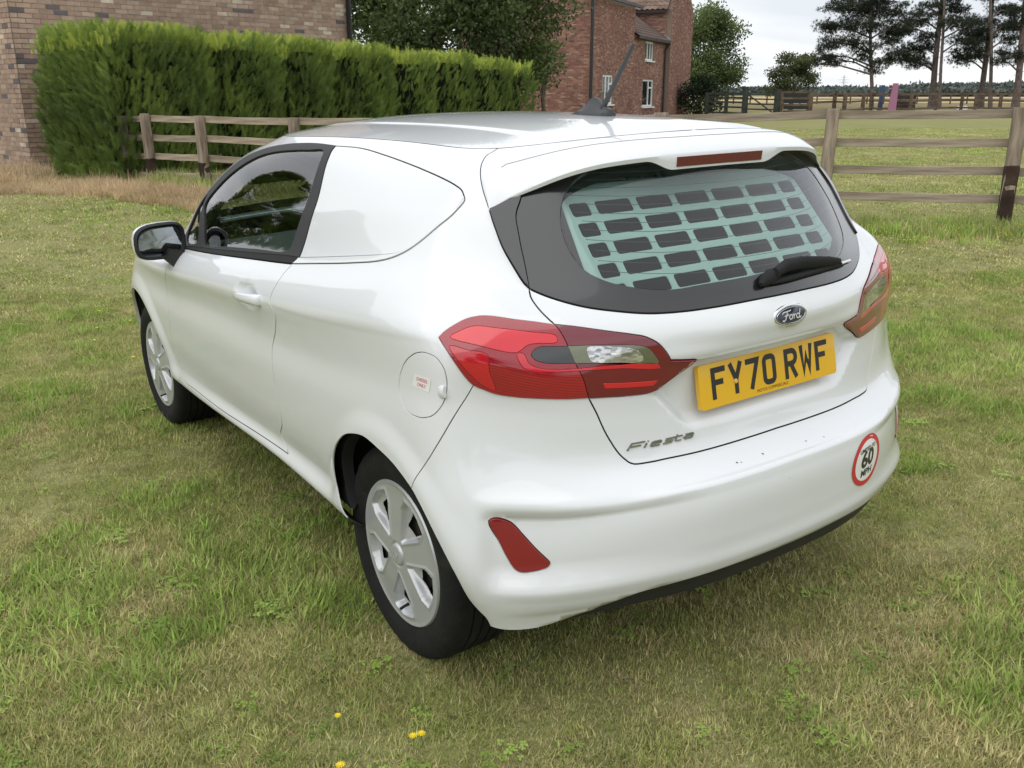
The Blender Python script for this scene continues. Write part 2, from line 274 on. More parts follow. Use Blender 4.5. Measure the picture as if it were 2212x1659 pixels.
# chord params for u are uneven -> reparametrise columns: physical spacing differs so use tangents by spline anyway
def rows_at(u):
    u=np.clip(np.asarray(u,float),0,NU-1);i=np.minimum(u.astype(int),NU-2);t=(u-i)[:,None]
    a=_Q[i]*(1-t)+_Q[i+1]*t
    s=((1-t)**3-(1-t))/6*_M[i]+(t**3-t)/6*_M[i+1]
    return (a+s).reshape(len(u),NV,3)
def S(uv):
    """surface point(s): uv Nx2 ->Nx3"""
    uv=np.asarray(uv,float).reshape(-1,2)
    R=rows_at(uv[:,0])                      # N,NV,3
    v=np.clip(uv[:,1],0,NV-1);j=np.minimum(v.astype(int),NV-2);t=v-j
    ar=np.arange(len(uv))
    p0=R[ar,j];p1=R[ar,j+1]
    pm=R[ar,np.maximum(j-1,0)];pp=R[ar,np.minimum(j+2,NV-1)]
    h=np.linalg.norm(p1-p0,axis=1)[:,None]+1e-9
    hm=np.linalg.norm(p0-pm,axis=1)[:,None];hp=np.linalg.norm(pp-p1,axis=1)[:,None]
    e0=(j==0)[:,None];e1=(j==NV-2)[:,None]
    hm=np.where(e0,h,hm);hp=np.where(e1,h,hp)
    s=(p1-p0)/h;sm=np.where(e0,s,(p0-pm)/np.maximum(hm,1e-9));sp=np.where(e1,s,(pp-p1)/np.maximum(hp,1e-9))
    m0=(sm*h+s*hm)/(h+hm)*h;m1=(s*hp+sp*h)/(h+hp)*h
    t=t[:,None];t2=t*t;t3=t2*t
    return (2*t3-3*t2+1)*p0+(t3-2*t2+t)*m0+(-2*t3+3*t2)*p1+(t3-t2)*m1
def N(uv,f=S):
    uv=np.asarray(uv,float).reshape(-1,2);e=.01
    a=f(uv+[e,0])-f(uv-[e,0]);b=f(uv+[0,e])-f(uv-[0,e])
    n=np.cross(a,b);n/=np.linalg.norm(n,axis=1)[:,None]+1e-12
    return n

# ------------------------------------------------------------------ ground
UPZ, FWZ = R_W[1][2], R_W[2][2]
def atz(px, d, z):
    py = H_PX/2-((z-CAM[2])/d-FWZ)/UPZ*F_PX
    return at(px, py, d)
NZ = M3 @ np.array([0, 0, 1.0])
FWD = Vector((math.sin(YAW), math.cos(YAW), 0)); RGT = Vector((math.cos(YAW), -math.sin(YAW), 0))
def gh(x, y):
    """ground height: gently tilted turf under the van easing into a level paddock a little higher"""
    x = np.asarray(x, float); y = np.asarray(y, float)
    hp = -(NZ[0]*x+NZ[1]*y)/NZ[2]
    r = np.hypot(x, y-.9); t = np.clip((r-3.2)/7.0, 0, 1); t = t*t*(3-2*t)
    dep = (x-CAM[0])*FWD.x+(y-CAM[1])*FWD.y
    far = .27*np.clip((dep-3)/7, 0, 1)
    h = hp*(1-t)+far*t
    u = np.clip((r-2.6)/3, 0, 1)
    return h+u*(.025*np.sin(x*.9+1.3)*np.cos(y*.7)+.018*np.sin(x*.31-y*.43))*np.clip(1.5-r/40, 0, 1)
def ghf(x, y): return float(gh(x, y))
def ground_mat():
    m = pbr('turf_soil', (.1, .1, .05), .95, spec=.1); t = m.node_tree; b = t.nodes['Principled BSDF']
    g = nd(t, 'ShaderNodeNewGeometry'); 
    def N_(sc_, det, lo, hi):
        n = nd(t, 'ShaderNodeTexNoise'); n.inputs['Scale'].default_value = sc_; n.inputs['Detail'].default_value = det; n.inputs['Roughness'].default_value = .62; t.links.new(g.outputs['Position'], n.inputs['Vector'])
        r = nd(t, 'ShaderNodeMapRange'); r.inputs[1].default_value = lo; r.inputs[2].default_value = hi; t.links.new(n.outputs[0], r.inputs[0]); return r.outputs[0]
    def MX(f, a, bb):
        mc = nd(t, 'ShaderNodeMix', data_type='RGBA')
        if isinstance(f, float): mc.inputs[0].default_value = f
        else: t.links.new(f, mc.inputs[0])
        for i, c in ((6, a), (7, bb)):
            if isinstance(c, tuple): mc.inputs[i].default_value = (*c, 1)
            else: t.links.new(c, mc.inputs[i])
        return mc.outputs[2]
    c = MX(N_(.45, 4, .38, .62), (.225, .245, .085), (.30, .28, .13))
    c = MX(N_(3.0, 5, .45, .72), c, (.32, .275, .15))
    c = MX(N_(60, 3, .35, .75), c, (.16, .165, .06))
    # beyond the paddock the fields turn to stubble
    vm = nd(t, 'ShaderNodeVectorMath', operation='DOT_PRODUCT'); vm.inputs[1].default_value = (FWD.x, FWD.y, 0); t.links.new(g.outputs['Position'], vm.inputs[0])
    r1 = nd(t, 'ShaderNodeMapRange'); r1.inputs[1].default_value = 62; r1.inputs[2].default_value = 72; t.links.new(vm.outputs['Value'], r1.inputs[0])
    c = MX(r1.outputs[0], c, (.20, .165, .085))
    r2 = nd(t, 'ShaderNodeMapRange'); r2.inputs[1].default_value = 118; r2.inputs[2].default_value = 124; t.links.new(vm.outputs['Value'], r2.inputs[0])
    c = MX(r2.outputs[0], c, (.42, .33, .18))
    r3 = nd(t, 'ShaderNodeMapRange'); r3.inputs[1].default_value = 330; r3.inputs[2].default_value = 345; t.links.new(vm.outputs['Value'], r3.inputs[0])
    c = MX(r3.outputs[0], c, (.10, .13, .07))
    t.links.new(c, b.inputs['Base Color'])
    n2 = nd(t, 'ShaderNodeTexNoise'); n2.inputs['Scale'].default_value = 45; n2.inputs['Detail'].default_value = 5; t.links.new(g.outputs['Position'], n2.inputs['Vector'])
    bp = nd(t, 'ShaderNodeBump'); bp.inputs['Strength'].default_value = .6; bp.inputs['Distance'].default_value = .03; t.links.new(n2.outputs[0], bp.inputs['Height']); t.links.new(bp.outputs[0], b.inputs['Normal'])
    return m
def make_ground():
    rad = np.concatenate([[0.01], np.geomspace(.5, 5000, 150)]); nt_ = 180; V = []
    for r in rad:
        for k in range(nt_):
            a = 2*math.pi*k/nt_; x = CAM[0]+r*math.sin(a); y = CAM[1]+r*math.cos(a); V.append((x, y, ghf(x, y)))
    F = [(i*nt_+k, (i+1)*nt_+k, (i+1)*nt_+(k+1) % nt_, i*nt_+(k+1) % nt_) for i in range(len(rad)-1) for k in range(nt_)]
    V.append((CAM[0], CAM[1], ghf(CAM[0], CAM[1]))); F += [(len(V)-1, k, (k+1) % nt_) for k in range(nt_)]
    return tag(mesh_obj('lawn_ground', V, F, ground_mat(), smooth=True), kind='structure')
make_ground()
# ------------------------------------------------------------------ grass blades
def blade_mat(name, green, dry, scale=.45, dryness=.45, rough=.6):
    m = pbr(name, green, rough, spec=.25); t = m.node_tree; b = t.nodes['Principled BSDF']
    g = nd(t, 'ShaderNodeNewGeometry'); oi = nd(t, 'ShaderNodeObjectInfo'); at_ = nd(t, 'ShaderNodeAttribute', attribute_name='bl')
    n = nd(t, 'ShaderNodeTexNoise'); n.inputs['Scale'].default_value = scale; n.inputs['Detail'].default_value = 4; t.links.new(g.outputs['Position'], n.inputs['Vector'])
    n3 = nd(t, 'ShaderNodeTexNoise'); n3.inputs['Scale'].default_value = 3.1; n3.inputs['Detail'].default_value = 3; t.links.new(g.outputs['Position'], n3.inputs['Vector'])
    a1 = nd(t, 'ShaderNodeMath', operation='ADD'); t.links.new(n.outputs[0], a1.inputs[0]); t.links.new(n3.outputs[0], a1.inputs[1])
    a2 = nd(t, 'ShaderNodeMath', operation='MULTIPLY_ADD'); a2.inputs[1].default_value = .55; t.links.new(at_.outputs['Fac'], a2.inputs[0]); t.links.new(a1.outputs[0], a2.inputs[2])
    r = nd(t, 'ShaderNodeMapRange'); r.inputs[1].default_value = 1.02+(.5-dryness)*.6; r.inputs[2].default_value = 1.62+(.5-dryness)*.6; t.links.new(a2.outputs[0], r.inputs[0])
    mc = nd(t, 'ShaderNodeMix', data_type='RGBA'); t.links.new(r.outputs[0], mc.inputs[0]); mc.inputs[6].default_value = (*green, 1); mc.inputs[7].default_value = (*dry, 1)
    hs = nd(t, 'ShaderNodeHueSaturation'); ma = nd(t, 'ShaderNodeMath', operation='MULTIPLY_ADD'); ma.inputs[1].default_value = .8; ma.inputs[2].default_value = .62; t.links.new(oi.outputs['Random'], ma.inputs[0]); t.links.new(ma.outputs[0], hs.inputs['Value']); t.links.new(mc.outputs[2], hs.inputs['Color'])
    t.links.new(hs.outputs[0], b.inputs['Base Color'])
    tl = nd(t, 'ShaderNodeBsdfTranslucent'); t.links.new(hs.outputs[0], tl.inputs[0]); mx_ = nd(t, 'ShaderNodeMixShader'); mx_.inputs[0].default_value = .36
    o = t.nodes['Material Output']; t.links.new(b.outputs[0], mx_.inputs[1]); t.links.new(tl.outputs[0], mx_.inputs[2]); t.links.new(mx_.outputs[0], o.inputs[0])
    return m
GCOL = bpy.data.collections.new('grass_sources')
def clump(name, n, rad, hmin, hmax, wid, lean, mat, seg=3, seed=0, droop=.5):
    rg = random.Random(seed); V = []; F = []; B = []
    for _ in range(n):
        a = rg.uniform(0, 6.283); r = rad*math.sqrt(rg.random()); x, y = r*math.cos(a), r*math.sin(a)
        h = rg.uniform(hmin, hmax); w_ = wid*rg.uniform(.6, 1.3); la = rg.uniform(0, 6.283); ln = rg.uniform(.1, 1)*lean
        dx, dy = math.cos(la), math.sin(la); px_, py_ = -dy, dx; tw = rg.uniform(-.6, .6); b0 = len(V); bl = rg.random()
        for s_ in range(seg+1):
            t = s_/seg; hh_ = h*(t-droop*ln*t*t*.6); oo = h*ln*t**1.6; ww = w_*(1-t**1.7)*.5
            cx, cy = x+dx*oo, y+dy*oo; qx, qy = px_*math.cos(tw*t)-py_*math.sin(tw*t), px_*math.sin(tw*t)+py_*math.cos(tw*t)
            if s_ < seg: V += [(cx-qx*ww, cy-qy*ww, hh_-.004), (cx+qx*ww, cy+qy*ww, hh_-.004)]; B += [bl, bl]
            else: V.append((cx, cy, hh_)); B.append(bl)
        for s_ in range(seg-1): F.append((b0+2*s_, b0+2*s_+1, b0+2*s_+3, b0+2*s_+2))
        F.append((b0+2*seg-2, b0+2*seg-1, b0+2*seg))
    me = bpy.data.meshes.new(name); me.from_pydata(V, [], F); me.materials.append(mat)
    at_ = me.attributes.new('bl', 'FLOAT', 'POINT'); at_.data.foreach_set('value', np.array(B, dtype=np.float32))
    o = bpy.data.objects.new(name, me); return o
def scatter(name, sources, P, rot, scl, idx, label=None):
    """one object holding many copies of a few source clumps, placed by a point cloud"""
    c_ = bpy.data.collections.new(name+'_sources')
    for i, s_ in enumerate(sources): s_.name = '%s_src_%02d' % (name, i); c_.objects.link(s_)
    me = bpy.data.meshes.new(name); me.vertices.add(len(P)); me.vertices.foreach_set('co', np.asarray(P, dtype=np.float32).ravel())
    for nm, tp, dat in (('rot', 'FLOAT_VECTOR', rot), ('scl', 'FLOAT_VECTOR', scl)):
        a = me.attributes.new(nm, tp, 'POINT'); a.data.foreach_set('vector', np.asarray(dat, dtype=np.float32).ravel())
    a = me.attributes.new('idx', 'INT', 'POINT'); a.data.foreach_set('value', np.asarray(idx, dtype=np.int32))
    o = bpy.data.objects.new(name, me); COL.objects.link(o)
    g = bpy.data.node_groups.new(name, 'GeometryNodeTree'); g.interface.new_socket('Geometry', in_out='INPUT', socket_type='NodeSocketGeometry'); g.interface.new_socket('Geometry', in_out='OUTPUT', socket_type='NodeSocketGeometry')
    gi = g.nodes.new('NodeGroupInput'); go = g.nodes.new('NodeGroupOutput'); ip = g.nodes.new('GeometryNodeInstanceOnPoints'); ci = g.nodes.new('GeometryNodeCollectionInfo')
    ci.inputs[0].default_value = c_; ci.inputs['Separate Children'].default_value = True; ci.inputs['Reset Children'].default_value = True; ip.inputs['Pick Instance'].default_value = True
    def NA(nm, tp):
        n = g.nodes.new('GeometryNodeInputNamedAttribute'); n.data_type = tp; n.inputs[0].default_value = nm; return n.outputs[0]
    g.links.new(gi.outputs[0], ip.inputs['Points']); g.links.new(ci.outputs[0], ip.inputs['Instance']); g.links.new(NA('idx', 'INT'), ip.inputs['Instance Index'])
    er = g.nodes.new('FunctionNodeEulerToRotation'); g.links.new(NA('rot', 'FLOAT_VECTOR'), er.inputs[0]); g.links.new(er.outputs[0], ip.inputs['Rotation']); g.links.new(NA('scl', 'FLOAT_VECTOR'), ip.inputs['Scale'])
    g.links.new(ip.outputs[0], go.inputs[0])
    md = o.modifiers.new('scatter', 'NODES'); md.node_group = g
    return tag(o, kind='stuff')
G_GREEN, G_DRY = (.305, .355, .095), (.60, .53, .28)
gm1 = blade_mat('grass_blade', G_GREEN, G_DRY, dryness=.42)
gm2 = blade_mat('grass_lush', (.275, .40, .080), (.45, .49, .17), dryness=.3)
gm3 = blade_mat('straw', (.36, .27, .13), (.50, .38, .20), dryness=.5, rough=.8)
def nz2(P, s, off=0):
    return np.array([noise.noise(Vector((p[0]*s+off, p[1]*s-off, off))) for p in P])
def frustum_points(n, dmin, dmax, power=1.0, pxm=160, seed=1):
    """random ground points seen by the camera, denser when near"""
    r = np.random.default_rng(seed); d = (dmin**power+(dmax**power-dmin**power)*r.random(n))**(1/power); px = r.uniform(-pxm, W_PX+pxm, n)
    X = (px-W_PX/2)/F_PX*d*1.03
    xy = np.array([CAM[0]+FWD.x*d+RGT.x*X, CAM[1]+FWD.y*d+RGT.y*X]).T
    return xy, d
def van_mask(xy, grow=0.0):
    """True where points lie well under the van body (never lit or seen) or in a tyre footprint"""
    x, y = xy[:, 0], xy[:, 1]
    w_ = np.zeros(len(x), bool)
    for cx in (-.71, .71):
        for cy in (0, 2.493): w_ |= (np.abs(x-cx) < .10) & (np.abs(y-cy) < .10)
    return w_
def clover(name, n, seed):
    """a few low round three-part leaves"""
    rg = random.Random(seed); V = []; F = []; B = []
    for _ in range(n):
        a = rg.uniform(0, 6.283); r = .05*math.sqrt(rg.random()); x, y, z = r*math.cos(a), r*math.sin(a), rg.uniform(.010, .026); s_ = rg.uniform(.004, .0075); b = rg.random(); rot = rg.uniform(0, 6.283)
        for k in range(3):
            t = rot+k*2.094; cx, cy = x+s_*math.cos(t), y+s_*math.sin(t); i = len(V); tz = rg.uniform(-.002, .003)
            V += [(x, y, z), (cx-s_*.8*math.sin(t), cy+s_*.8*math.cos(t), z+tz), (cx+s_*.9*math.cos(t), cy+s_*.9*math.sin(t), z-.001), (cx+s_*.8*math.sin(t), cy-s_*.8*math.cos(t), z+tz)]; F.append((i, i+1, i+2, i+3)); B += [b]*4
    me = bpy.data.meshes.new(name); me.from_pydata(V, [], F); me.materials.append(gm2); at_ = me.attributes.new('bl', 'FLOAT', 'POINT'); at_.data.foreach_set('value', np.array(B, dtype=np.float32)*.5)
    return bpy.data.objects.new(name, me)
def lay_grass():
    src = [clump('tuft', 40, .055, .010, .027, .0034, .9, gm1, 3, 1), clump('tuft', 34, .06, .014, .035, .0036, .9, gm1, 3, 2), clump('tuft', 40, .06, .008, .020, .0032, 1.0, gm1, 2, 3), clump('tuft', 34, .05, .012, .030, .0036, 1.1, gm1, 3, 4),
           clump('tuft', 16, .05, .022, .055, .0044, .9, gm2, 4, 5), clump('tuft', 15, .045, .030, .068, .0050, .8, gm2, 4, 6), clump('tuft', 14, .06, .02, .05, .0030, 1.2, gm3, 3, 7), clover('tuft', 14, 8)]
    # near lawn
    xy, d = frustum_points(56000, 1.15, 7.5, 1.2, 220, 3)
    r = np.random.default_rng(5); a = nz2(xy, .75, 3.1); b = nz2(xy, 3.0, 9.3)
    keep = ~van_mask(xy) & (r.random(len(xy)) < np.clip(.82+.8*a+.4*b, .45, 1)); xy = xy[keep]; a = a[keep]; b = b[keep]; d = d[keep]; n = len(xy)
    idx = r.integers(0, 4, n); lush = (a+.9*b > .26) & (r.random(n) < .30); idx[lush] = r.integers(4, 6, lush.sum()); st = r.random(n) < .06; idx[st] = 6; idx[r.random(n) < .010] = 7
    s = r.uniform(.75, 1.25, n)*(1+.35*np.clip(a+.5*b, -.6, .8)); s *= np.where(d > 4, 1.15, 1)
    P = np.column_stack([xy, gh(xy[:, 0], xy[:, 1])]); rot = np.column_stack([r.normal(0, .12, n), r.normal(0, .12, n), r.uniform(0, 6.283, n)])
    scatter('lawn_grass', src, P, rot, np.column_stack([s, s, s*r.uniform(.55, .95, n)]), idx)
    # farther turf, coarser tufts
    src2 = [clump('far_tuft', 30, .16, .022, .05, .010, 1.0, gm1, 2, 11), clump('far_tuft', 26, .16, .025, .055, .010, 1.1, gm1, 2, 12), clump('far_tuft', 22, .14, .03, .08, .011, .8, gm2, 2, 13), clump('far_tuft', 18, .15, .04, .10, .008, 1.0, gm3, 2, 14)]
    xy, d = frustum_points(30000, 6.5, 34, 1.35, 120, 8); a = nz2(xy, .33, 4.2); b = nz2(xy, 1.2, 1.3); n = len(xy); r = np.random.default_rng(6)
    idx = r.integers(0, 2, n); lush = (a+.5*b > .22) & (r.random(n) < .5); idx[lush] = 2; idx[r.random(n) < .04] = 3
    s = r.uniform(.6, 1.1, n)*(1+.3*a)
    P = np.column_stack([xy, gh(xy[:, 0], xy[:, 1])]); rot = np.column_stack([0*s, 0*s, r.uniform(0, 6.283, n)])
    scatter('distant_turf', src2, P, rot, np.column_stack([s*1.3, s*1.3, s*.7]), idx)
lay_grass()

# ------------------------------------------------------------------ van body: one master surface, cut into real panels with gaps
def sstep(a, b, x):
    t = np.clip((x-a)/(b-a), 0, 1); return t*t*(3-2*t)
def disp(uv, P):
    """pressed-in features (metres along the surface normal) on the master surface"""
    u, v = uv[:, 0], uv[:, 1]; x, y, z = -P[:, 0], P[:, 1], P[:, 2]
    d = np.zeros(len(u))
    # shoulder crease
    vc = np.interp(u, [4, 5.4, 7.4, 8.7, 10.4], [6.0, 6.05, 6.18, 6.28, 6.23])
    k = sstep(3.6, 5.2, u)*(1-sstep(9.9, 10.7, u))
    g = np.where(v > vc, np.exp(-((v-vc)/.75)**2), np.exp(-((v-vc)/.33)**2))
    d += .012*g*k
    d -= .009*np.exp(-((v-(vc-1.0))/.7)**2)*k
    # wheel arch flares
    for cy, cz, ry, rz in ((2.47, .31, .43, .38), (-.075, .31, .355, .366)):
        e = np.sqrt(((y-cy)/ry)**2+((z-cz)/rz)**2)
        d += .011*(1-sstep(1.04, 1.24, e))*sstep(.5, .7, x)*sstep(.6, 2.0, v)
    # hollow along the door bottom
    d -= .012*np.exp(-((v-1.75)/.45)**2)*sstep(5.1, 6.4, u)*(1-sstep(7.6, 8.3, u))
    # handle dish
    r2 = ((y-.825)/.118)**2+((z-.922)/.040)**2
    d -= .022*np.clip(1-r2, 0, 1)**1.0*(x > .7)*(v > 4)
    # number plate recess under the tailgate bulge
    rear = sstep(12.6, 13.4, u)
    dt = .905-z; dl = np.minimum(.388-(z-.84)*1.75, .392+(z-.84)*.95)-x; db = z-.742
    d -= .027*sstep(0, .009, dt)*sstep(-.01, .03, dl)*sstep(-.012, .03, db)*rear*(v > 4.05)*(v < 6.3)
    # crisp lower edge of the bulge
    d += .006*np.exp(-((z-.925)/.018)**2)*sstep(13.6, 14.4, u)*(v > 5.6)
    d += .008*np.exp(-((v-3.02)/.13)**2)*sstep(13.3, 13.9, u)
    # reflector pocket and the two creases of the bumper
    k2 = sstep(11.25, 11.75, u)*(1-sstep(12.5, 14.6, u))
    d -= .020*k2*sstep(2.98, 2.80, v)*sstep(1.25, 1.95, v)
    d += .0055*np.exp(-((v-3.12)/.16)**2)*sstep(11.0, 11.8, u)*(1-sstep(12.2, 13.9, u))
    d += .006*np.exp(-((v-1.30)/.22)**2)*sstep(11.2, 12.2, u)
    d -= .008*sstep(.85, .35, v)*sstep(11.3, 12.4, u)
    # black lower valance set back
    vb = np.interp(u, [12.3, 12.52, 13.1, 13.48, 13.85, 16], [0, .05, .34, .8, .96, 1.0])
    d -= .005*sstep(.02, -.06, v-vb)*sstep(12.2, 12.6, u)
    # bonnet-side and front hollows are plain
    return d
def S2(uv):
    uv = np.asarray(uv, float).reshape(-1, 2); P = S(uv)
    return P+N(uv)*disp(uv, P)[:, None]
def N2(uv):
    uv = np.asarray(uv, float).reshape(-1, 2); e = np.array([.012, 0]); g = np.array([0, .03])
    a = S2(np.clip(uv+e, [0, 0], [16, 11]))-S2(np.clip(uv-e, [0, 0], [16, 11])); b = S2(np.clip(uv+g, [0, 0], [16, 11]))-S2(np.clip(uv-g, [0, 0], [16, 11]))
    n = np.cross(a, b); n /= np.linalg.norm(n, axis=1)[:, None]+1e-12
    return n
# arc-length warp so that the triangulation works in near-metric units
_u = np.linspace(0, 16, 641); _pu = S(np.stack([_u, 0*_u+5], 1)); _au = np.concatenate([[0], np.cumsum(np.linalg.norm(np.diff(_pu, axis=0), axis=1))])
_v = np.linspace(0, 11, 441); _pv = S(np.stack([0*_v+9, _v], 1)); _av = np.concatenate([[0], np.cumsum(np.linalg.norm(np.diff(_pv, axis=0), axis=1))])
def to_ab(uv): uv = np.asarray(uv, float).reshape(-1, 2); return np.stack([np.interp(uv[:, 0], _u, _au), np.interp(uv[:, 1], _v, _av)], 1)
def to_uv(ab): ab = np.asarray(ab, float).reshape(-1, 2); return np.stack([np.interp(ab[:, 0], _au, _u), np.interp(ab[:, 1], _av, _v)], 1)
def spline(pts, step=.009, closed=False):
    """centripetal Catmull-Rom through pts (2-D or 3-D), resampled about every step, keeping the given points"""
    P = np.asarray(pts, float)
    if len(P) == 2: P = np.vstack([2*P[0]-P[1], P, 2*P[1]-P[0]])
    elif closed: P = np.vstack([P[-1], P, P[0], P[1]])
    else: P = np.vstack([2*P[0]-P[1], P, 2*P[-1]-P[-2]])
    Q = [P[1]]
    for i in range(1, len(P)-2):
        p0, p1, p2, p3 = P[i-1:i+3]
        t = [0]
        for a, b in ((p0, p1), (p1, p2), (p2, p3)): t.append(t[-1]+max(np.linalg.norm(b-a), 1e-6)**.5)
        s = np.linspace(t[1], t[2], 17)[:, None]
        A1 = (t[1]-s)/(t[1]-t[0])*p0+(s-t[0])/(t[1]-t[0])*p1; A2 = (t[2]-s)/(t[2]-t[1])*p1+(s-t[1])/(t[2]-t[1])*p2; A3 = (t[3]-s)/(t[3]-t[2])*p2+(s-t[2])/(t[3]-t[2])*p3
        B1 = (t[2]-s)/(t[2]-t[0])*A1+(s-t[0])/(t[2]-t[0])*A2; B2 = (t[3]-s)/(t[3]-t[1])*A2+(s-t[1])/(t[3]-t[1])*A3
        C = (t[2]-s)/(t[2]-t[1])*B1+(s-t[1])/(t[2]-t[1])*B2
        L = np.concatenate([[0], np.cumsum(np.linalg.norm(np.diff(C, axis=0), axis=1))]); n = max(1, int(round(L[-1]/step)))
        for k in range(1, n): Q.append(np.array([np.interp(L[-1]*k/n, L, C[:, j]) for j in range(C.shape[1])]))
        Q.append(p2)
    return np.array(Q)
lines = []; SHADE_LINES = []
def seam(pts, closed=False, step=.009, smooth=True):
    ab = to_ab(pts)
    if smooth: q = spline(ab, step, closed)
    else:
        if closed: ab = np.vstack([ab, ab[0]])
        q = [ab[0]]
        for i in range(len(ab)-1):
            n = max(1, int(np.linalg.norm(ab[i+1]-ab[i])/step))
            for k in range(1, n+1): q.append(ab[i]+(ab[i+1]-ab[i])*k/n)
        q = np.array(q)
    lines.append(q)
O = OUTLINES
B_ = (7.55, 8.03); J1 = (7.49, 7.79); J2 = (7.23, 10.49); J3 = (9.93, 9.31); F0 = (4.80, 7.90); D1 = tuple(O['door_rear'][-1]); D0 = tuple(O['door_bot'][0]); C0 = (11.96, 7.89)
LG1 = (12.65, 7.22); LG2 = (13.17, 5.52); TIP = (10.42, 6.23); T1 = (13.62, 4.04); BL = (5.0, 7.75)
SHADE_LINES.append(len(lines)); seam([F0, (4.55, 8.25), (4.47, 8.6), (4.5, 9.15), (4.62, 9.7), (4.95, 10.12), (5.42, 10.36), (6.02, 10.5), (6.44, 10.55), (6.84, 10.56), J2])
seam([J2, (7.43, 9.77), (7.54, 9.16), (7.56, 8.5), B_])
seam([B_, (7.35, 8.05), (6.83, 8.05), (6.15, 8.05), (5.34, 8.03), F0])
seam([J1, (7.18, 7.79), (6.88, 7.80), (6.23, 7.80), (5.6, 7.79), BL]); seam([BL, F0], smooth=False); seam([J1, B_], smooth=False)
seam([(5.66, 8.13), (5.36, 8.56), (5.03, 8.96), (5.18, 9.36), (5.45, 9.71), (5.78, 9.95), (6.20, 10.08), (6.60, 10.14), (6.94, 10.18), (7.19, 10.19), (7.34, 9.72), (7.40, 9.17), (7.39, 8.63), (7.36, 8.2), (7.28, 8.13), (6.82, 8.13), (6.14, 8.13)], True)
seam([(4.93, 8.15), (4.66, 8.4), (4.60, 8.7), (4.66, 9.05), (4.85, 8.95), (5.13, 8.57), (5.40, 8.17)], True)
SHADE_LINES.append(len(lines)); seam([J2]+O['qtop'][1:-1]+[J3]); seam([J3]+O['qbot'][1:-1]+[B_]); SHADE_LINES.append(len(lines)); seam([J3]+O['qstrip'][1:-1]+[J1])
SHADE_LINES.append(len(lines)); seam([J1]+O['door_rear'][1:-1]+[D1]); SHADE_LINES.append(len(lines)); seam([D1]+O['door_bot'][::-1][1:-1]+[D0])
SHADE_LINES.append(len(lines)); seam([D0]+O['door_front'][::-1][1:]+[(5.38, 6.9), (5.3, 7.3), (5.15, 7.6), BL])
seam([D1, (7.2, .5), (7.2, 0)], smooth=False)
# front arch: ellipse in the side view
def side_uv(y, z, u0=5., v0=3.):
    q = np.array([u0, v0])
    for _ in range(40):
        p = S(q)[0]; e = 1e-3; J = np.stack([(S(q+[e, 0])[0]-p)/e, (S(q+[0, e])[0]-p)/e], 1)[1:]
        s = np.linalg.solve(J, np.array([y, z])-p[1:]); m = abs(s).max(); s *= min(1, .4/max(m, 1e-9)); q = np.clip(q+s, [0, 0], [16, 11])
        if m < 1e-6: break
    return q
fa = []; q = np.array([4.9, 1.])
for a in np.radians(np.linspace(-6, 186, 22)):
    q = side_uv(2.47-.43*math.cos(a), .31+.38*math.sin(a), *q); fa.append(tuple(q))
FAE = fa[0]
seam([(fa[0][0], 0)]+[tuple(p) for p in fa]+[(fa[-1][0], 0)])
seam([D0, (5.1, 1.2), (FAE[0]-.08, .5)], smooth=False)
ar = [tuple(p) for p in O['arch_r']]; BS = ar[11]
seam([(8.19, 0), (8.18, .4)]+ar+[(11.2, 0)])
SHADE_LINES.append(len(lines)); seam([(11.24, 5.42)]+O['bump_seam'][1:-1]+[BS])
SHADE_LINES.append(len(lines)); seam([C0]+O['tg_side'][1:4]+[LG1]+O['tg_side'][5:9]+[LG2]+O['tg_side'][10:-1]+[T1])
SHADE_LINES.append(len(lines)); seam([T1, (13.68, 3.98), (13.85, 3.99), (14.1, 4.03), (14.55, 4.06), (15.22, 4.09), (16, 4.11)])
SHADE_LINES.append(len(lines)); PIL = len(lines); seam([(10.78, 11.0)]+O['pil_up'][:-1]+[(10.92, 9.12)]+O['pil_low'][1:-1]+[C0])
seam([(11.3, 11), (11.62, 10.2), (11.70, 9.54), (11.62, 9.12), (11.68, 8.80), (11.74, 8.46), (11.85, 8.11), C0])
seam([C0]+O['g_bot'][1:6]+[(14.77, 7.68), (15.5, 7.77), (16, 7.79)])
seam([(16, 10.45), (14.6, 10.42), (13.6, 10.22), (13.15, 9.9)]+O['frit'][1:10]+[(15.47, 8.22), (16, 8.26)])
seam([(10.92, 9.12), (11.6, 9.62), (11.9, 10.0), (12.6, 10.4), (13.6, 10.62), (14.6, 10.7), (16, 10.72)])
seam([TIP]+O['lamp_top'][1:-1]+[LG1]); seam([LG1]+O['lamp_top2'][1:7]+[(14.14, 6.23)]); seam([(14.14, 6.23), (14.52, 6.09)], smooth=False)
seam([(14.52, 6.09)]+O['lamp_bot2'][1:-1]+[LG2]); seam([LG2]+O['lamp_bot'][1:5]+[(11.43, 5.38), (11.24, 5.42)]+O['lamp_bot'][7:-1]+[TIP])
seam(O['lamp_rev'], True, .007); seam([(13.14, 6.76), (13.62, 6.76), (13.76, 6.62), (13.80, 6.34), (13.21, 6.36), (13.16, 6.52)], True, .007); seam(O['lamp_low'], True, .008); seam(O['lamp_up'], True, .008)
seam(O['lamp_line'], True, .007); seam(O['lamp_bar'], True, .008, smooth=False)
SHADE_LINES.append(len(lines)); seam(O['flap'], True); seam(O['reflector'], True, .008)
seam([(12.3, 0), (12.55, .07), (13.1, .34), (13.48, .8), (13.85, .96), (14.6, 1.0), (15.4, 1.0), (16, 1.0)])
seam([(4.7, .95), (6.0, .95), (7.2, .95), (8.4, .93)], smooth=False)
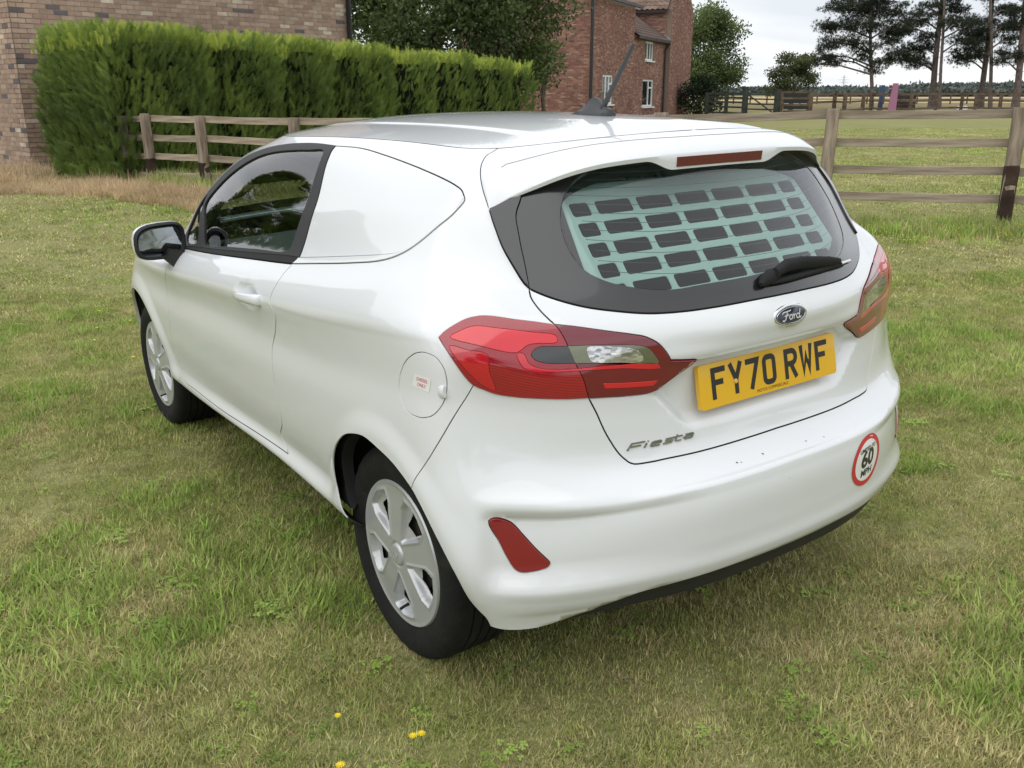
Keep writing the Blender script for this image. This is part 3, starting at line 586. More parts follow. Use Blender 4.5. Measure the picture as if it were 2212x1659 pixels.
# front end
seam([(0, 8.15), (2, 8.12), (3.1, 8.25), (3.75, 9.0), (3.9, 10.0), (3.7, 10.8), (2, 10.85), (0, 10.85)])
seam([F0, (3.9, 8.15), (3.1, 8.25)], smooth=False)
seam([(0, 6.9), (1, 6.9), (2.2, 7.05), (3.0, 7.4), (3.3, 7.9), (3.1, 8.25)])
seam([(1.35, 6.05), (1.9, 6.75), (2.7, 7.0), (3.25, 6.9), (2.9, 6.2), (2.0, 5.7)], True, .02); seam([(0, 5.9), (1.0, 5.8), (1.2, 4.9), (.9, 4.0), (0, 3.8)], False, .02)
# triangulate
def grid_points():
    H = to_ab([[16, 11]])[0]; pts = []
    sa = [0.0]
    while sa[-1] < H[0]:
        u = np.interp(sa[-1], _au, _u); sa.append(sa[-1]+(.045 if u < 3.5 else .02 if u < 9 else .0115))
    sa = np.array(sa[:-1]+[H[0]])
    if sa[-1]-sa[-2] < .005: sa = np.delete(sa, -2)
    nb = int(H[1]/.0125); sb = np.linspace(0, H[1], nb+1)
    for i, a in enumerate(sa):
        for j, b in enumerate(sb):
            off = 0 if (j in (0, nb) or i in (0, len(sa)-1) or j % 2 == 0) else .5
            if off and i+1 < len(sa): aa = a+(sa[i+1]-a)*.5*(1 if i+1 < len(sa)-1 else .6)
            else: aa = a
            pts.append((aa, b, i in (0, len(sa)-1) or j in (0, nb)))
    return pts, H
_pts, _H = grid_points()
cv = []; ce = []
border = [(0, 0), (_H[0], 0), (_H[0], _H[1]), (0, _H[1])]
for q in lines:
    q[:, 0] = np.clip(q[:, 0], 0, _H[0]); q[:, 1] = np.clip(q[:, 1], 0, _H[1])
    b = len(cv); cv += [Vector(p) for p in q]; ce += [(b+i, b+i+1) for i in range(len(q)-1)]
kd = kdtree.KDTree(len(cv))
for i, p in enumerate(cv): kd.insert((p[0], p[1], 0), i)
kd.balance()
for a, b, edge in _pts:
    r = .0062 if not edge else .003
    if kd.find((a, b, 0))[2] > r: cv.append(Vector((a, b)))
_res = delaunay_2d_cdt(cv, ce, [], 0, 1e-5)
V_ab = np.array([tuple(p) for p in _res[0]]); T_ = np.array([list(f) for f in _res[2]]); E_ = _res[1]; OE = _res[4]
cons = set()
for e, oe in zip(E_, OE):
    if len(oe): cons.add((min(e), max(e)))
V_uv = to_uv(V_ab)
# drop slivers outside
edge_t = {}
for ti, f in enumerate(T_):
    for k in range(3):
        a, b = int(f[k]), int(f[(k+1) % 3]); edge_t.setdefault((min(a, b), max(a, b)), []).append(ti)
comp = -np.ones(len(T_), int); nc = 0
nbr = [[] for _ in T_]
for e, ts in edge_t.items():
    if len(ts) == 2 and e not in cons: nbr[ts[0]].append(ts[1]); nbr[ts[1]].append(ts[0])
for s in range(len(T_)):
    if comp[s] < 0:
        st = [s]; comp[s] = nc
        while st:
            t = st.pop()
            for q in nbr[t]:
                if comp[q] < 0: comp[q] = nc; st.append(q)
        nc += 1
cent = V_uv[T_].mean(1); _cab = V_ab[T_].mean(1)
sizes = np.bincount(comp)
def region(*seeds):
    """triangles of the region(s) holding the seed points"""
    r = set()
    for sd_ in seeds:
        ab = to_ab([sd_])[0]; tri = V_ab[T_]
        d0 = ((_cab-ab)**2).sum(1); cand = np.argsort(d0)[:60]
        hit = cand[0]
        for c_ in cand:
            A, Bq, Cq = tri[c_]
            def sg(p, q): return (q[0]-p[0])*(ab[1]-p[1])-(q[1]-p[1])*(ab[0]-p[0])
            s1, s2, s3 = sg(A, Bq), sg(Bq, Cq), sg(Cq, A)
            if (s1 >= 0 and s2 >= 0 and s3 >= 0) or (s1 <= 0 and s2 <= 0 and s3 <= 0): hit = c_; break
        r.add(comp[hit])
    return r
P_all = S2(V_uv); N_all = N2(V_uv)
mid = (np.abs(V_uv[:, 0]) < 1e-6) | (np.abs(V_uv[:, 0]-16) < 1e-6)
N_all[mid, 0] = 0; N_all /= np.linalg.norm(N_all, axis=1)[:, None]; P_all[mid, 0] = 0
used_regions = set()
def panel(name, regs, mat, parent, side='L', off=0.0, gap=.0018, lip=.012, flip=False, extra=None, thick_mat=None):
    """one pressed panel: surface triangles of some regions, edges drawn back by gap and turned in by lip"""
    tl = np.nonzero(np.isin(comp, list(regs)))[0]; used_regions.update(regs)
    tr = T_[tl]
    ids, inv_ = np.unique(tr, return_inverse=True); f = inv_.reshape(-1, 3)
    P = P_all[ids]+N_all[ids]*off; Nn = N_all[ids].copy()
    # orientation
    g = np.cross(P[f[:, 1]]-P[f[:, 0]], P[f[:, 2]]-P[f[:, 0]]); w_ = (g*Nn[f[:, 0]]).sum(1) < 0
    f[w_] = f[w_][:, ::-1]
    bd = {}
    for a, b, c_ in f:
        for e in ((a, b), (b, c_), (c_, a)):
            bd[e] = 1
    be = [e for e in bd if (e[1], e[0]) not in bd]
    M = mid[ids]
    be = [e for e in be if not (M[e[0]] and M[e[1]])]
    inn = np.zeros_like(P)
    for a, b in be:
        t = P[b]-P[a]; q = np.cross(Nn[a], t); l = np.linalg.norm(q)
        if l > 1e-9: q /= l; inn[a] += q; inn[b] += q
    l = np.linalg.norm(inn, axis=1); k = l > 1e-6; inn[k] /= l[k][:, None]
    if M.any(): inn[M, 0] = 0
    P = P+inn*gap
    bv = sorted({i for e in be for i in e}); mp_ = {b: i for i, b in enumerate(bv)}
    n0 = len(P); R1 = P[bv]; R2 = P[bv]-Nn[bv]*.0014-inn[bv]*.0009; R3 = R2-Nn[bv]*lip
    VV = np.vstack([P, R1, R2, R3]); nb_ = len(bv)
    FF = [tuple(t) for t in f]; NR = Nn
    for a, b in be:
        i, j = mp_[a], mp_[b]
        FF.append((n0+j, n0+i, n0+nb_+i, n0+nb_+j)); FF.append((n0+nb_+j, n0+nb_+i, n0+2*nb_+i, n0+2*nb_+j))
    nrm = np.zeros((len(VV), 3)); nrm[:n0] = Nn
    out_ = -inn[bv]; nrm[n0:n0+nb_] = Nn[bv]*.8+out_*.6; nrm[n0+nb_:] = np.tile(out_, (2, 1))+1e-6; nrm /= np.linalg.norm(nrm, axis=1)[:, None]
    UVv = V_uv[ids]; UVr = V_uv[ids][bv]; UVa = np.vstack([UVv, UVr, UVr, UVr])
    if side in ('R', 'C'):
        VM = VV*[-1, 1, 1]; NM = nrm*[-1, 1, 1]; FM = [tuple(reversed(q)) for q in FF]
    if side == 'R': VV, nrm, FF = VM, NM, FM
    if side == 'C':
        b = len(VV); VV = np.vstack([VV, VM]); nrm = np.vstack([nrm, NM]); FF = FF+[tuple(b+i for i in q) for q in FM]
        UVa = np.vstack([UVa, UVa*[-1, 1]+[32, 0]])
    if flip: FF = [tuple(reversed(q)) for q in FF]; nrm = -nrm
    o = mesh_obj(name, VV, FF, mat, parent, smooth=True)
    me = o.data
    lv = np.zeros(len(me.loops), dtype=np.int32); me.loops.foreach_get('vertex_index', lv)
    me.normals_split_custom_set([tuple(q) for q in nrm[lv]])
    ul = me.uv_layers.new(name='uv'); ul.data.foreach_set('uv', UVa[lv].astype(np.float32).ravel())
    return o

# ------------------------------------------------------------------ the van
VAN = empty('parked_van', label='white three-door panel van with blanked quarter windows and yellow rear plate, parked on the lawn', cat='van')
m4 = Matrix.Identity(4)
for i in range(3):
    for j in range(3): m4[i][j] = M3[i][j]
VAN.matrix_world = m4
paint = pbr('white_paint', (.70, .715, .735), .35, coat=1, coat_r=.012, spec=.12)
def dusty(m, amt=.03):
    t = m.node_tree; b = t.nodes['Principled BSDF']; tcn = nd(t, 'ShaderNodeTexCoord')
    n = nd(t, 'ShaderNodeTexNoise'); n.inputs['Scale'].default_value = 5; n.inputs['Detail'].default_value = 8; n.inputs['Roughness'].default_value = .65
    t.links.new(tcn.outputs['Object'], n.inputs['Vector'])
    r = nd(t, 'ShaderNodeMapRange'); r.inputs[1].default_value = .35; r.inputs[2].default_value = .75; r.inputs[3].default_value = .012; r.inputs[4].default_value = .012+amt
    t.links.new(n.outputs[0], r.inputs[0]); t.links.new(r.outputs[0], b.inputs['Coat Roughness'])
    sp = nd(t, 'ShaderNodeSeparateXYZ'); t.links.new(tcn.outputs['Object'], sp.inputs[0])
    lo = nd(t, 'ShaderNodeMapRange'); lo.inputs[1].default_value = .55; lo.inputs[2].default_value = .22; lo.inputs[3].default_value = 0; lo.inputs[4].default_value = .30
    t.links.new(sp.outputs[2], lo.inputs[0]); mu = nd(t, 'ShaderNodeMath', operation='MULTIPLY'); t.links.new(lo.outputs[0], mu.inputs[0]); t.links.new(n.outputs[0], mu.inputs[1])
    mc = nd(t, 'ShaderNodeMix', data_type='RGBA'); t.links.new(mu.outputs[0], mc.inputs[0]); mc.inputs[6].default_value = b.inputs['Base Color'].default_value; mc.inputs[7].default_value = (.36, .33, .27, 1)
    t.links.new(mc.outputs[2], b.inputs['Base Color'])
dusty(paint)
blk = pbr('black_gloss', (.012, .012, .013), .22, coat=.6, coat_r=.05)
trim = pbr('black_trim', (.022, .022, .023), .55, spec=.35)
rub = pbr('rubber', (.018, .018, .018), .75, spec=.25)
dark = pbr('dark_plastic', (.02, .02, .021), .8, spec=.2)
cabin = pbr('cabin_plastic', (.55, .57, .57), .7, spec=.3)
chrome = pbr('chrome', (.75, .76, .78), .12, metal=1)
def glass_mat(name, tint, line_v=False):
    if name in MATS: return MATS[name]
    m = bpy.data.materials.new(name); m.use_nodes = True; t = m.node_tree; t.nodes.clear()
    o = nd(t, 'ShaderNodeOutputMaterial'); tr = nd(t, 'ShaderNodeBsdfTransparent'); tr.inputs[0].default_value = (*tint, 1)
    gl = nd(t, 'ShaderNodeBsdfGlossy'); gl.inputs['Roughness'].default_value = .01; gl.inputs[0].default_value = (1, 1, 1, 1)
    fr = nd(t, 'ShaderNodeFresnel'); fr.inputs[0].default_value = 1.52
    ma = nd(t, 'ShaderNodeMath', operation='MULTIPLY_ADD'); ma.inputs[1].default_value = 1.3; ma.inputs[2].default_value = .0; ma.use_clamp = True
    t.links.new(fr.outputs[0], ma.inputs[0])
    mx_ = nd(t, 'ShaderNodeMixShader'); t.links.new(ma.outputs[0], mx_.inputs[0]); t.links.new(tr.outputs[0], mx_.inputs[1]); t.links.new(gl.outputs[0], mx_.inputs[2])
    t.links.new(mx_.outputs[0], o.inputs[0]); MATS[name] = m
    return m
side_glass = glass_mat('side_glass', (.72, .84, .80)); rear_glass = glass_mat('rear_glass', (.74, .93, .87))
def lens(name, col, rough=.12, ribs=0, axis=1, metal=0):
    m = pbr(name, col, rough, metal=metal, coat=1, coat_r=.02)
    if ribs:
        t = m.node_tree; b = t.nodes['Principled BSDF']; uvn = nd(t, 'ShaderNodeUVMap', uv_map='uv'); mpn = nd(t, 'ShaderNodeMapping'); mpn.inputs['Scale'].default_value = (1 if axis == 0 else 0, 1 if axis == 1 else 0, 1)
        wv = nd(t, 'ShaderNodeTexWave'); wv.wave_type = 'BANDS'; wv.bands_direction = 'X' if axis == 0 else 'Y'; wv.inputs['Scale'].default_value = ribs
        t.links.new(uvn.outputs[0], mpn.inputs[0]); t.links.new(mpn.outputs[0], wv.inputs['Vector'])
        mc = nd(t, 'ShaderNodeMix', data_type='RGBA'); t.links.new(wv.outputs[1], mc.inputs[0]); mc.inputs[6].default_value = (*[c*.75 for c in col], 1); mc.inputs[7].default_value = (*[min(1, c*1.25) for c in col], 1)
        t.links.new(mc.outputs[2], b.inputs['Base Color'])
    return m
L_edge = lens('lamp_red_dark', (.15, .005, .014), .08); L_up = lens('lamp_red_bright', (.64, .010, .022), .10); L_low = lens('lamp_red_ribbed', (.48, .008, .018), ribs=9); L_olive = lens('lamp_olive', (.17, .175, .11), .15, ribs=9, metal=.5)
L_mid = lens('lamp_red_deep', (.30, .005, .014), ribs=6); L_line = lens('lamp_red_strip', (.58, .010, .022)); L_clear = lens('lamp_clear', (.50, .52, .46), .18, ribs=10, metal=.55)
L_smoke = lens('lamp_smoke', (.035, .036, .038), .15, ribs=10, metal=.3); L_refl = lens('lamp_reflector', (.23, .006, .014), .25)
L_facet = pbr('lamp_facets', (.62, .63, .62), .12, metal=.8, coat=1); t_ = L_facet.node_tree; vo = nd(t_, 'ShaderNodeTexVoronoi'); uvn_ = nd(t_, 'ShaderNodeUVMap', uv_map='uv'); vo.inputs['Scale'].default_value = 16; vo.inputs['Randomness'].default_value = .55; t_.links.new(uvn_.outputs[0], vo.inputs['Vector']); mr_ = nd(t_, 'ShaderNodeMapRange'); mr_.inputs[3].default_value = .10; mr_.inputs[4].default_value = .95; t_.links.new(vo.outputs['Color'], mr_.inputs[0]); t_.links.new(mr_.outputs[0], t_.nodes['Principled BSDF'].inputs['Base Color'])
R_ = region
reg = dict(front=R_((2.5, 3)), windscreen=R_((2, 9.5)), bonnet=R_((1.5, 7.6)), head=R_((2.2, 6.5)), grille=R_((.5, 5)), door=R_((6, 5)), belt=R_((6.5, 7.92)), frame=R_((7.49, 9.1)),
    glass=R_((6.5, 9)), tri=R_((4.9, 8.5)), qpanel=R_((8.5, 9)), qtrim=R_((8.65, 7.98)), quarter=R_((9, 6.5)), sill=R_((6.3, 1.15)), under=R_((6.3, .4), (7.7, .4), (5.05, .5)), bumper=R_((12.5, 3.8)), refl=R_((12.1, 2.3)), valance=R_((15, .4)),
    tailgate=R_((14.8, 5.2)), defl=R_((11.3, 8.9)), frit=R_((13, 8.0)), clear=R_((15, 9.2)), flap=R_((10.2, 5.0)), lup=R_((11.5, 6.6)), llow=R_((11.2, 5.8)),
    lrev_o=R_((12.6, 6.4)), lrev_i=R_((13.08, 6.5), (13.88, 6.5)), lrev_c=R_((13.5, 6.6)), lbody=R_((10.75, 6.18), (12.3, 5.7)), ltail=R_((13.35, 5.6), (13.6, 7.0), (13.38, 6.26)), lline=R_((12.5, 5.985), (13.4, 6.16)), lbar=R_(tuple(np.mean(O['lamp_bar'], axis=0))))
_seen = {}
for k_, s_ in reg.items():
    for c_ in s_:
        if c_ in _seen: print('REGION CLASH', k_, _seen[c_], sizes[c_])
        _seen[c_] = k_
print('regions', nc, {k_: int(sum(sizes[list(s_)])) for k_, s_ in reg.items()})
print('unused', [(int(sizes[c_]), cent[comp == c_].mean(0).round(2).tolist()) for c_ in range(nc) if c_ not in _seen and sizes[c_] > 3])
tg_part = panel('tailgate', reg['tailgate'], paint, VAN, 'C', lip=.016, gap=.0032)
bump = panel('rear_bumper', reg['bumper'], paint, VAN, 'C', lip=.004)
panel('bumper_valance', reg['valance'], trim, VAN, 'C', off=-.004)
panel('front_body', reg['front'], paint, VAN, 'C'); panel('bonnet', reg['bonnet'], paint, VAN, 'C'); panel('grille', reg['grille'], trim, VAN, 'C', off=-.01)
panel('windscreen', reg['windscreen'], side_glass, VAN, 'C', lip=.004)
rw = panel('rear_window', reg['frit'], blk, VAN, 'C', off=.002, gap=.0015); rc = panel('clear_pane', reg['clear'], rear_glass, rw, 'C', off=.0005, gap=0, lip=.003)
for side in 'LR':
    dr = panel('door', reg['door'], paint, VAN, side, gap=.0034); s_ = -1 if side == 'L' else 1
    panel('belt_moulding', reg['belt'], rub, dr, side, off=.003); panel('window_frame', reg['frame'], blk if 0 else trim, dr, side, off=.0015, gap=.001)
    panel('side_window', reg['glass'], side_glass, dr, side, off=-.004, gap=-.002, lip=.003); panel('quarter_light', reg['tri'], side_glass, dr, side, off=-.004, gap=-.002, lip=.003)
    if side == 'L': qp = panel('rear_quarter_panel', reg['quarter'], paint, VAN, side, lip=.003); panel('fuel_flap', reg['flap'], paint, qp, side, gap=.0012)
    else: qp = panel('rear_quarter_panel', reg['quarter'] | reg['flap'], paint, VAN, side)
    tag(panel('blanked_quarter_window', reg['qpanel'], paint, qp, side, off=-.001, gap=.0025), 'white blanking panel in place of the rear side window'); panel('window_trim_strip', reg['qtrim'], paint, qp, side, off=.003)
    panel('sill_moulding', reg['sill'], paint, VAN, side, gap=.001)
    panel('sill_underside', reg['under'], trim, VAN, side, gap=0, lip=.002)
    panel('headlamp', reg['head'], L_clear, VAN, side)
    panel('window_side_deflector', reg['defl'], blk, rw, side, off=.007)
    lo = panel('tail_lamp', reg['lbody'], L_mid, VAN, side, off=.004, gap=.0012); li = panel('tail_lamp_inner', reg['ltail'], L_edge, VAN, side, off=.004, gap=.0012)
    for nm, rg, mt, pr in (('brake_lens', 'lup', L_up, lo), ('indicator_lens', 'llow', L_low, lo), ('smoked_lens', 'lrev_o', L_smoke, lo), ('reversing_lens', 'lrev_i', L_olive, li), ('lamp_reflector', 'lrev_c', L_facet, li), ('light_strip', 'lline', L_line, li), ('lower_light_bar', 'lbar', L_line, li)):
        panel(nm, reg[rg], mt, pr, side, off=.0045, gap=.0003, lip=.004)
    panel('bumper_reflector', reg['refl'], L_refl, bump, side, off=.004, gap=.0015, lip=.02)
# inner lining keeps the shell from being hollow
allreg = set(range(nc)); skip = set()
for k_ in ('glass', 'tri', 'clear', 'windscreen'): skip |= reg[k_]
arches = region((4, .9), (9.5, 1.2)); skip |= arches
for side in 'LR': panel('inner_lining', reg['door'] | reg['qpanel'] | reg['belt'] | reg['qtrim'], cabin, VAN, side, off=-.045, gap=.0, lip=.03)
panel('inner_structure', (reg['quarter'] | reg['flap'] | reg['front'] | reg['sill'] | reg['bumper'] | reg['tailgate'] | reg['lbody'] | reg['ltail'] | reg['bonnet'] | reg['refl'] | reg['valance'] | reg['frame'] | reg['frit'] | reg['defl'] | reg['lup'] | reg['llow'] | reg['lrev_i'] | reg['lrev_c'] | reg['lrev_o'] | reg['lline'] | reg['lbar'] | reg['head'] | reg['grille']), dark, VAN, 'C', off=-.03, gap=0, lip=.03)
# roof skin
uu = np.linspace(0, 16, 600); Rr = S(np.stack([uu, 0*uu+11], 1)); Rr = spline(Rr, .012)
bx = [Vector((p[0], p[1])) for p in Rr]; k0 = len(bx); ed = [(i, i+1) for i in range(k0-1)]+[(k0-1, 0)]
kd2 = kdtree.KDTree(k0)
for i, p in enumerate(bx): kd2.insert((p[0], p[1], 0), i)
kd2.balance(); vs = list(bx)
for y in np.arange(-.29, 1.33, .02): vs += [Vector((0, y))]
for y in np.arange(-.29, 1.33, .022):
    for x in np.arange(-.58, -.01, .022):
        if kd2.find((x, y, 0))[2] > .012: vs.append(Vector((x, y)))
rr = delaunay_2d_cdt(vs, ed, [], 1, 1e-5)
rv = np.array([tuple(p) for p in rr[0]]); rf = [tuple(f) for f in rr[2]]
def roof_z(x, y):
    rib = .006*(1-1/(1+np.exp((np.abs(x)-(.365-.03*y))/.006)))*0
    return Zroof(x, y)+.0045*(sstep(.40, .375, np.abs(x)))*sstep(1.25, 1.1, y)*sstep(-.25, -.1, y)
def make_roof():
    P = np.column_stack([rv, roof_z(rv[:, 0], rv[:, 1])]); e = 1e-3
    zx = (roof_z(rv[:, 0]+e, rv[:, 1])-roof_z(rv[:, 0]-e, rv[:, 1]))/(2*e); zy = (roof_z(rv[:, 0], rv[:, 1]+e)-roof_z(rv[:, 0], rv[:, 1]-e))/(2*e)
    Nr = np.column_stack([-zx, -zy, np.ones(len(P))]); Nr /= np.linalg.norm(Nr, axis=1)[:, None]
    F = []
    for f in rf:
        a, b, c_ = P[list(f)]; F.append(f if np.cross(b-a, c_-a)[2] > 0 else tuple(reversed(f)))
    bdy = {(a, b) for f in F for a, b in zip(f, f[1:]+f[:1])}; be = [e for e in bdy if (e[1], e[0]) not in bdy and not (abs(P[e[0]][0]) < 1e-4 and abs(P[e[1]][0]) < 1e-4)]
    inn = np.zeros_like(P)
    for a, b in be:
        q = np.cross(Nr[a], P[b]-P[a]); q /= np.linalg.norm(q)+1e-9; inn[a] += q; inn[b] += q
    l = np.linalg.norm(inn, axis=1)+1e-9; inn = inn/l[:, None]*(l > 1e-6)[:, None]; inn[np.abs(P[:, 0]) < 1e-4, 0] = 0
    P = P+inn*.0022; n = len(P); VV = list(map(tuple, P)); nr = [tuple(q) for q in Nr]; mp_ = {}
    for e in be:
        for i in e:
            if i not in mp_:
                mp_[i] = len(VV); VV.append(tuple(P[i])); VV.append(tuple(P[i]-Nr[i]*.010-inn[i]*.001)); nr += [tuple(Nr[i]), tuple(-inn[i]*.9+Nr[i]*.1)]
    for a, b in be: F.append((mp_[b], mp_[a], mp_[a]+1, mp_[b]+1))
    VV = np.array(VV); nr = np.array(nr); b = len(VV)
    F2 = [tuple(reversed([b+i for i in f])) for f in F]
    VV = np.vstack([VV, VV*[-1, 1, 1]]); nr = np.vstack([nr, nr*[-1, 1, 1]])
    o = mesh_obj('roof_panel', VV, F+F2, paint, VAN, smooth=True); me = o.data
    lv = np.zeros(len(me.loops), dtype=np.int32); me.loops.foreach_get('vertex_index', lv); me.normals_split_custom_set([tuple(q) for q in nr[lv]])
    hv = np.column_stack([np.concatenate([rv, rv*[-1, 1]]), np.tile(Zroof(rv[:, 0], rv[:, 1])-.035, 2)]); nn = len(rv)
    mesh_obj('headlining', hv, [tuple(reversed(f)) for f in rf]+[tuple(nn+i for i in f) for f in rf], cabin, VAN, smooth=True)
make_roof()
# black tube along the roof seam, painting in the shade of the gap
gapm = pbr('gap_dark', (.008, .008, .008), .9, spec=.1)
mb = MB()
for sgn in (-1, 1):
    q = [Vector((sgn*abs(p[0]), p[1], p[2]-.013)) for p in Rr[::3]]
    mb.tube([p+Vector((0, 0, .0105)) for p in q], .0026, 6)
mb.build('roof_seam_shade', gapm, VAN)
gap_shade = MB()  # black ribbons almost flush in the seams, shade of the gaps put in as colour
for q in (lines[i] for i in SHADE_LINES):
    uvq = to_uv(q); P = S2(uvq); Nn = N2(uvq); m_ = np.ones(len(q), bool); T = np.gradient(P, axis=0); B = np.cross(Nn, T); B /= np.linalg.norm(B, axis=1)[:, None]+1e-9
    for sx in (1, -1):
        A = (P-Nn*.0019-B*.0042)*[sx, 1, 1]; C = (P-Nn*.0019+B*.0042)*[sx, 1, 1]; n = len(A); gap_shade.add(list(A)+list(C), [(i, i+1, n+i+1, n+i) for i in range(n-1)])
gap_shade.build('door_seals', gapm, VAN)
# spoiler
def spoiler():
    Fp = [S(np.array([u, 11.]))[0] for u in (16, 15.2, 14.4, 13.6, 12.9, 12.2, 11.6, 11.1, 10.78)]; q2 = to_uv(lines[PIL]); q2 = q2[:int(np.argmin(np.abs(q2-[10.90, 9.14]).sum(1)))+1]; F_B = S2(q2)
    Tp = [(0, -.394, 1.373), (-.10, -.393, 1.3725), (-.227, -.392, 1.371), (-.327, -.384, 1.367), (-.392, -.367, 1.360), (-.450, -.343, 1.347), (-.502, -.310, 1.327), (-.556, -.280, 1.302), (-.592, -.260, 1.283), (-.625, -.248, 1.264)]
    F = np.vstack([spline(Fp, .002), F_B[1:]]); T = spline(Tp, .002)
    def rs(P, marks):                                   # sample by piecewise matched arc
        L = np.concatenate([[0], np.cumsum(np.linalg.norm(np.diff(P, axis=0), axis=1))]); return L
    LF, LT = rs(F, 0), rs(T, 0)
    iF = np.argmin(np.linalg.norm(F-np.array(Fp[8]), axis=1)); iT = np.argmin(np.linalg.norm(T-np.array(Tp[7]), axis=1))
    n1, n2 = 46, 22
    sF = np.concatenate([np.linspace(0, LF[iF], n1), np.linspace(LF[iF], LF[-1], n2+1)[1:]]); sT = np.concatenate([np.linspace(0, LT[iT], n1), np.linspace(LT[iT], LT[-1], n2+1)[1:]])
    A = np.stack([np.interp(sF, LF, F[:, k]) for k in range(3)], 1); B = np.stack([np.interp(sT, LT, T[:, k]) for k in range(3)], 1)
    n = n1+n2; prof = []
    ws = np.linspace(0, 1, 12)
    for i in range(n):
        a, b = A[i].copy(), B[i]; row = []
        a = a+(b-a)/max(np.linalg.norm(b-a), 1e-6)*.002
        d = b-a; t = np.array([1., 0, 0]) if i < n1 else (A[min(i+1, n-1)]-A[i-1]); t = t/(np.linalg.norm(t)+1e-9)
        nrm = np.cross(d, np.array([-1, 0, 0.])); nrm /= np.linalg.norm(nrm)+1e-9
        if nrm[2] < 0: nrm = -nrm
        kk = sstep(n1-14, n1+8, i); nrm = nrm*(1-kk)+np.array([-.75, -.2, .6])*kk
        bul = .013*min(1, np.linalg.norm(d)/.12)
        for w_ in ws: row.append(a+d*w_+nrm*bul*4*w_*(1-w_)*.9)
        x = abs(b[0]); th = .010+.026*(1-sstep(.165, .255, x)); fade = 1-sstep(.50, .62, x); th = th*(.25+.75*fade)+.004
        dn = np.array([0, .004, -1.])*th
        row.append(b+np.array([0, -.0030, -.004])*(.3+.7*fade)); row.append(b+dn*.55+np.array([0, -.002, 0])); row.append(b+dn)
        uvx = np.array([max(0, 0)])
        row.append(b+dn+np.array([.0, .035, .010+.0*x])*(.2+.8*fade)); row.append(b+np.array([0, .10, .004])*(.15+.85*fade)+dn*.3+np.array([.02*(1-fade), 0, -.004]))
        prof.append(row)
    prof = np.array(prof); m = prof.shape[1]
    V = prof.reshape(-1, 3); Fc = [(i*m+j, i*m+j+1, (i+1)*m+j+1, (i+1)*m+j) for i in range(n-1) for j in range(m-1)]
    V[:m, 0] = 0
    VM = V.copy(); VM[:, 0] *= -1; b0 = len(V)
    idx = np.arange(b0)+b0; idx[:m] = np.arange(m)       # weld centre row
    F2 = [tuple(int(idx[i]) for i in reversed(f)) for f in Fc]
    o = mesh_obj('spoiler', np.vstack([V, VM]), Fc+F2, paint, VAN, smooth=True, sharp=42)
    bm = bmesh.new(); bm.from_mesh(o.data); bmesh.ops.delete(bm, geom=[v for v in bm.verts if not v.link_faces], context='VERTS'); bmesh.ops.recalc_face_normals(bm, faces=bm.faces); bm.to_mesh(o.data); bm.free()
    # fine joint line across the spoiler top
    mb = MB(); q = []
    for i in list(range(n1+1, 0, -1)): q.append(Vector(tuple(prof[i][5]+np.array([0, 0, .0002]))))
    q += [Vector((-p.x, p.y, p.z)) for p in reversed(q)]
    mb.tube(q, .0011, 5); mb.build('spoiler_joint', pbr('joint_grey', (.25, .26, .27), .6), o)
    return o
spo = spoiler()
mb = MB(); xs = np.linspace(-.156, .156, 13); r0 = []
rings = []
for x in xs:
    e_ = .0 if abs(x) < .15 else .0
    y = -.3975; rings.append([(x, y-.0012, 1.3625), (x, y-.0012+.003, 1.3385), (x, y+.02, 1.3385), (x, y+.02, 1.3625)])
mb.loft(rings); mb.build('high_level_brake_light', lens('brake_bar', (.12, .004, .014), .2, ribs=0), spo)
# projecting flat marks on to the body
_gu, _gv = np.meshgrid(np.linspace(9, 16, 281), np.linspace(.1, 10.9, 217)); _guv = np.stack([_gu.ravel(), _gv.ravel()], 1); _gp = S2(_guv)
def on_rear(xz, off=.001):
    """points on the rear skin at given (x, z)"""
    xz = np.asarray(xz, float); out_ = []
    sg = np.sign(xz[:, 0]); sg[sg == 0] = -1
    T = np.stack([-np.abs(xz[:, 0]), xz[:, 1]], 1)
    d = ((_gp[None, :, 0]-T[:, 0, None])**2+(_gp[None, :, 2]-T[:, 1, None])**2)+np.where(_guv[None, :, 0] < 10.5, 1, 0); q = _guv[d.argmin(1)].copy()
    for _ in range(12):
        p = S2(q); e = 2e-3; J = np.stack([(S2(q+[e, 0])-p)/e, (S2(q+[0, e])-p)/e], 2)[:, [0, 2], :]
        r = T-p[:, [0, 2]]; s_ = np.linalg.solve(J, r[:, :, None])[:, :, 0]; m_ = np.abs(s_).max(1, keepdims=True); s_ *= np.minimum(1, .2/np.maximum(m_, 1e-9)); q = np.clip(q+s_, [9, 0], [16, 11])
    P = S2(q)+N2(q)*off; P[:, 0] *= -sg
    return P
def text_geo(txt, size=1, shear=0, extrude=0, bold=0, spacing=1):
    cu = bpy.data.curves.new('t', 'FONT'); cu.body = txt; cu.size = size; cu.shear = shear; cu.extrude = extrude; cu.align_x = 'CENTER'; cu.align_y = 'CENTER'; cu.resolution_u = 3; cu.offset = bold; cu.space_character = spacing
    o = bpy.data.objects.new('t', cu); COL.objects.link(o); dg = bpy.context.evaluated_depsgraph_get(); dg.update()
    me = bpy.data.meshes.new_from_object(o.evaluated_get(dg)); v = np.array([tuple(p.co) for p in me.vertices]); f = [tuple(p.vertices) for p in me.polygons]
    bpy.data.objects.remove(o); bpy.data.curves.remove(cu); bpy.data.meshes.remove(me)
    return v, f
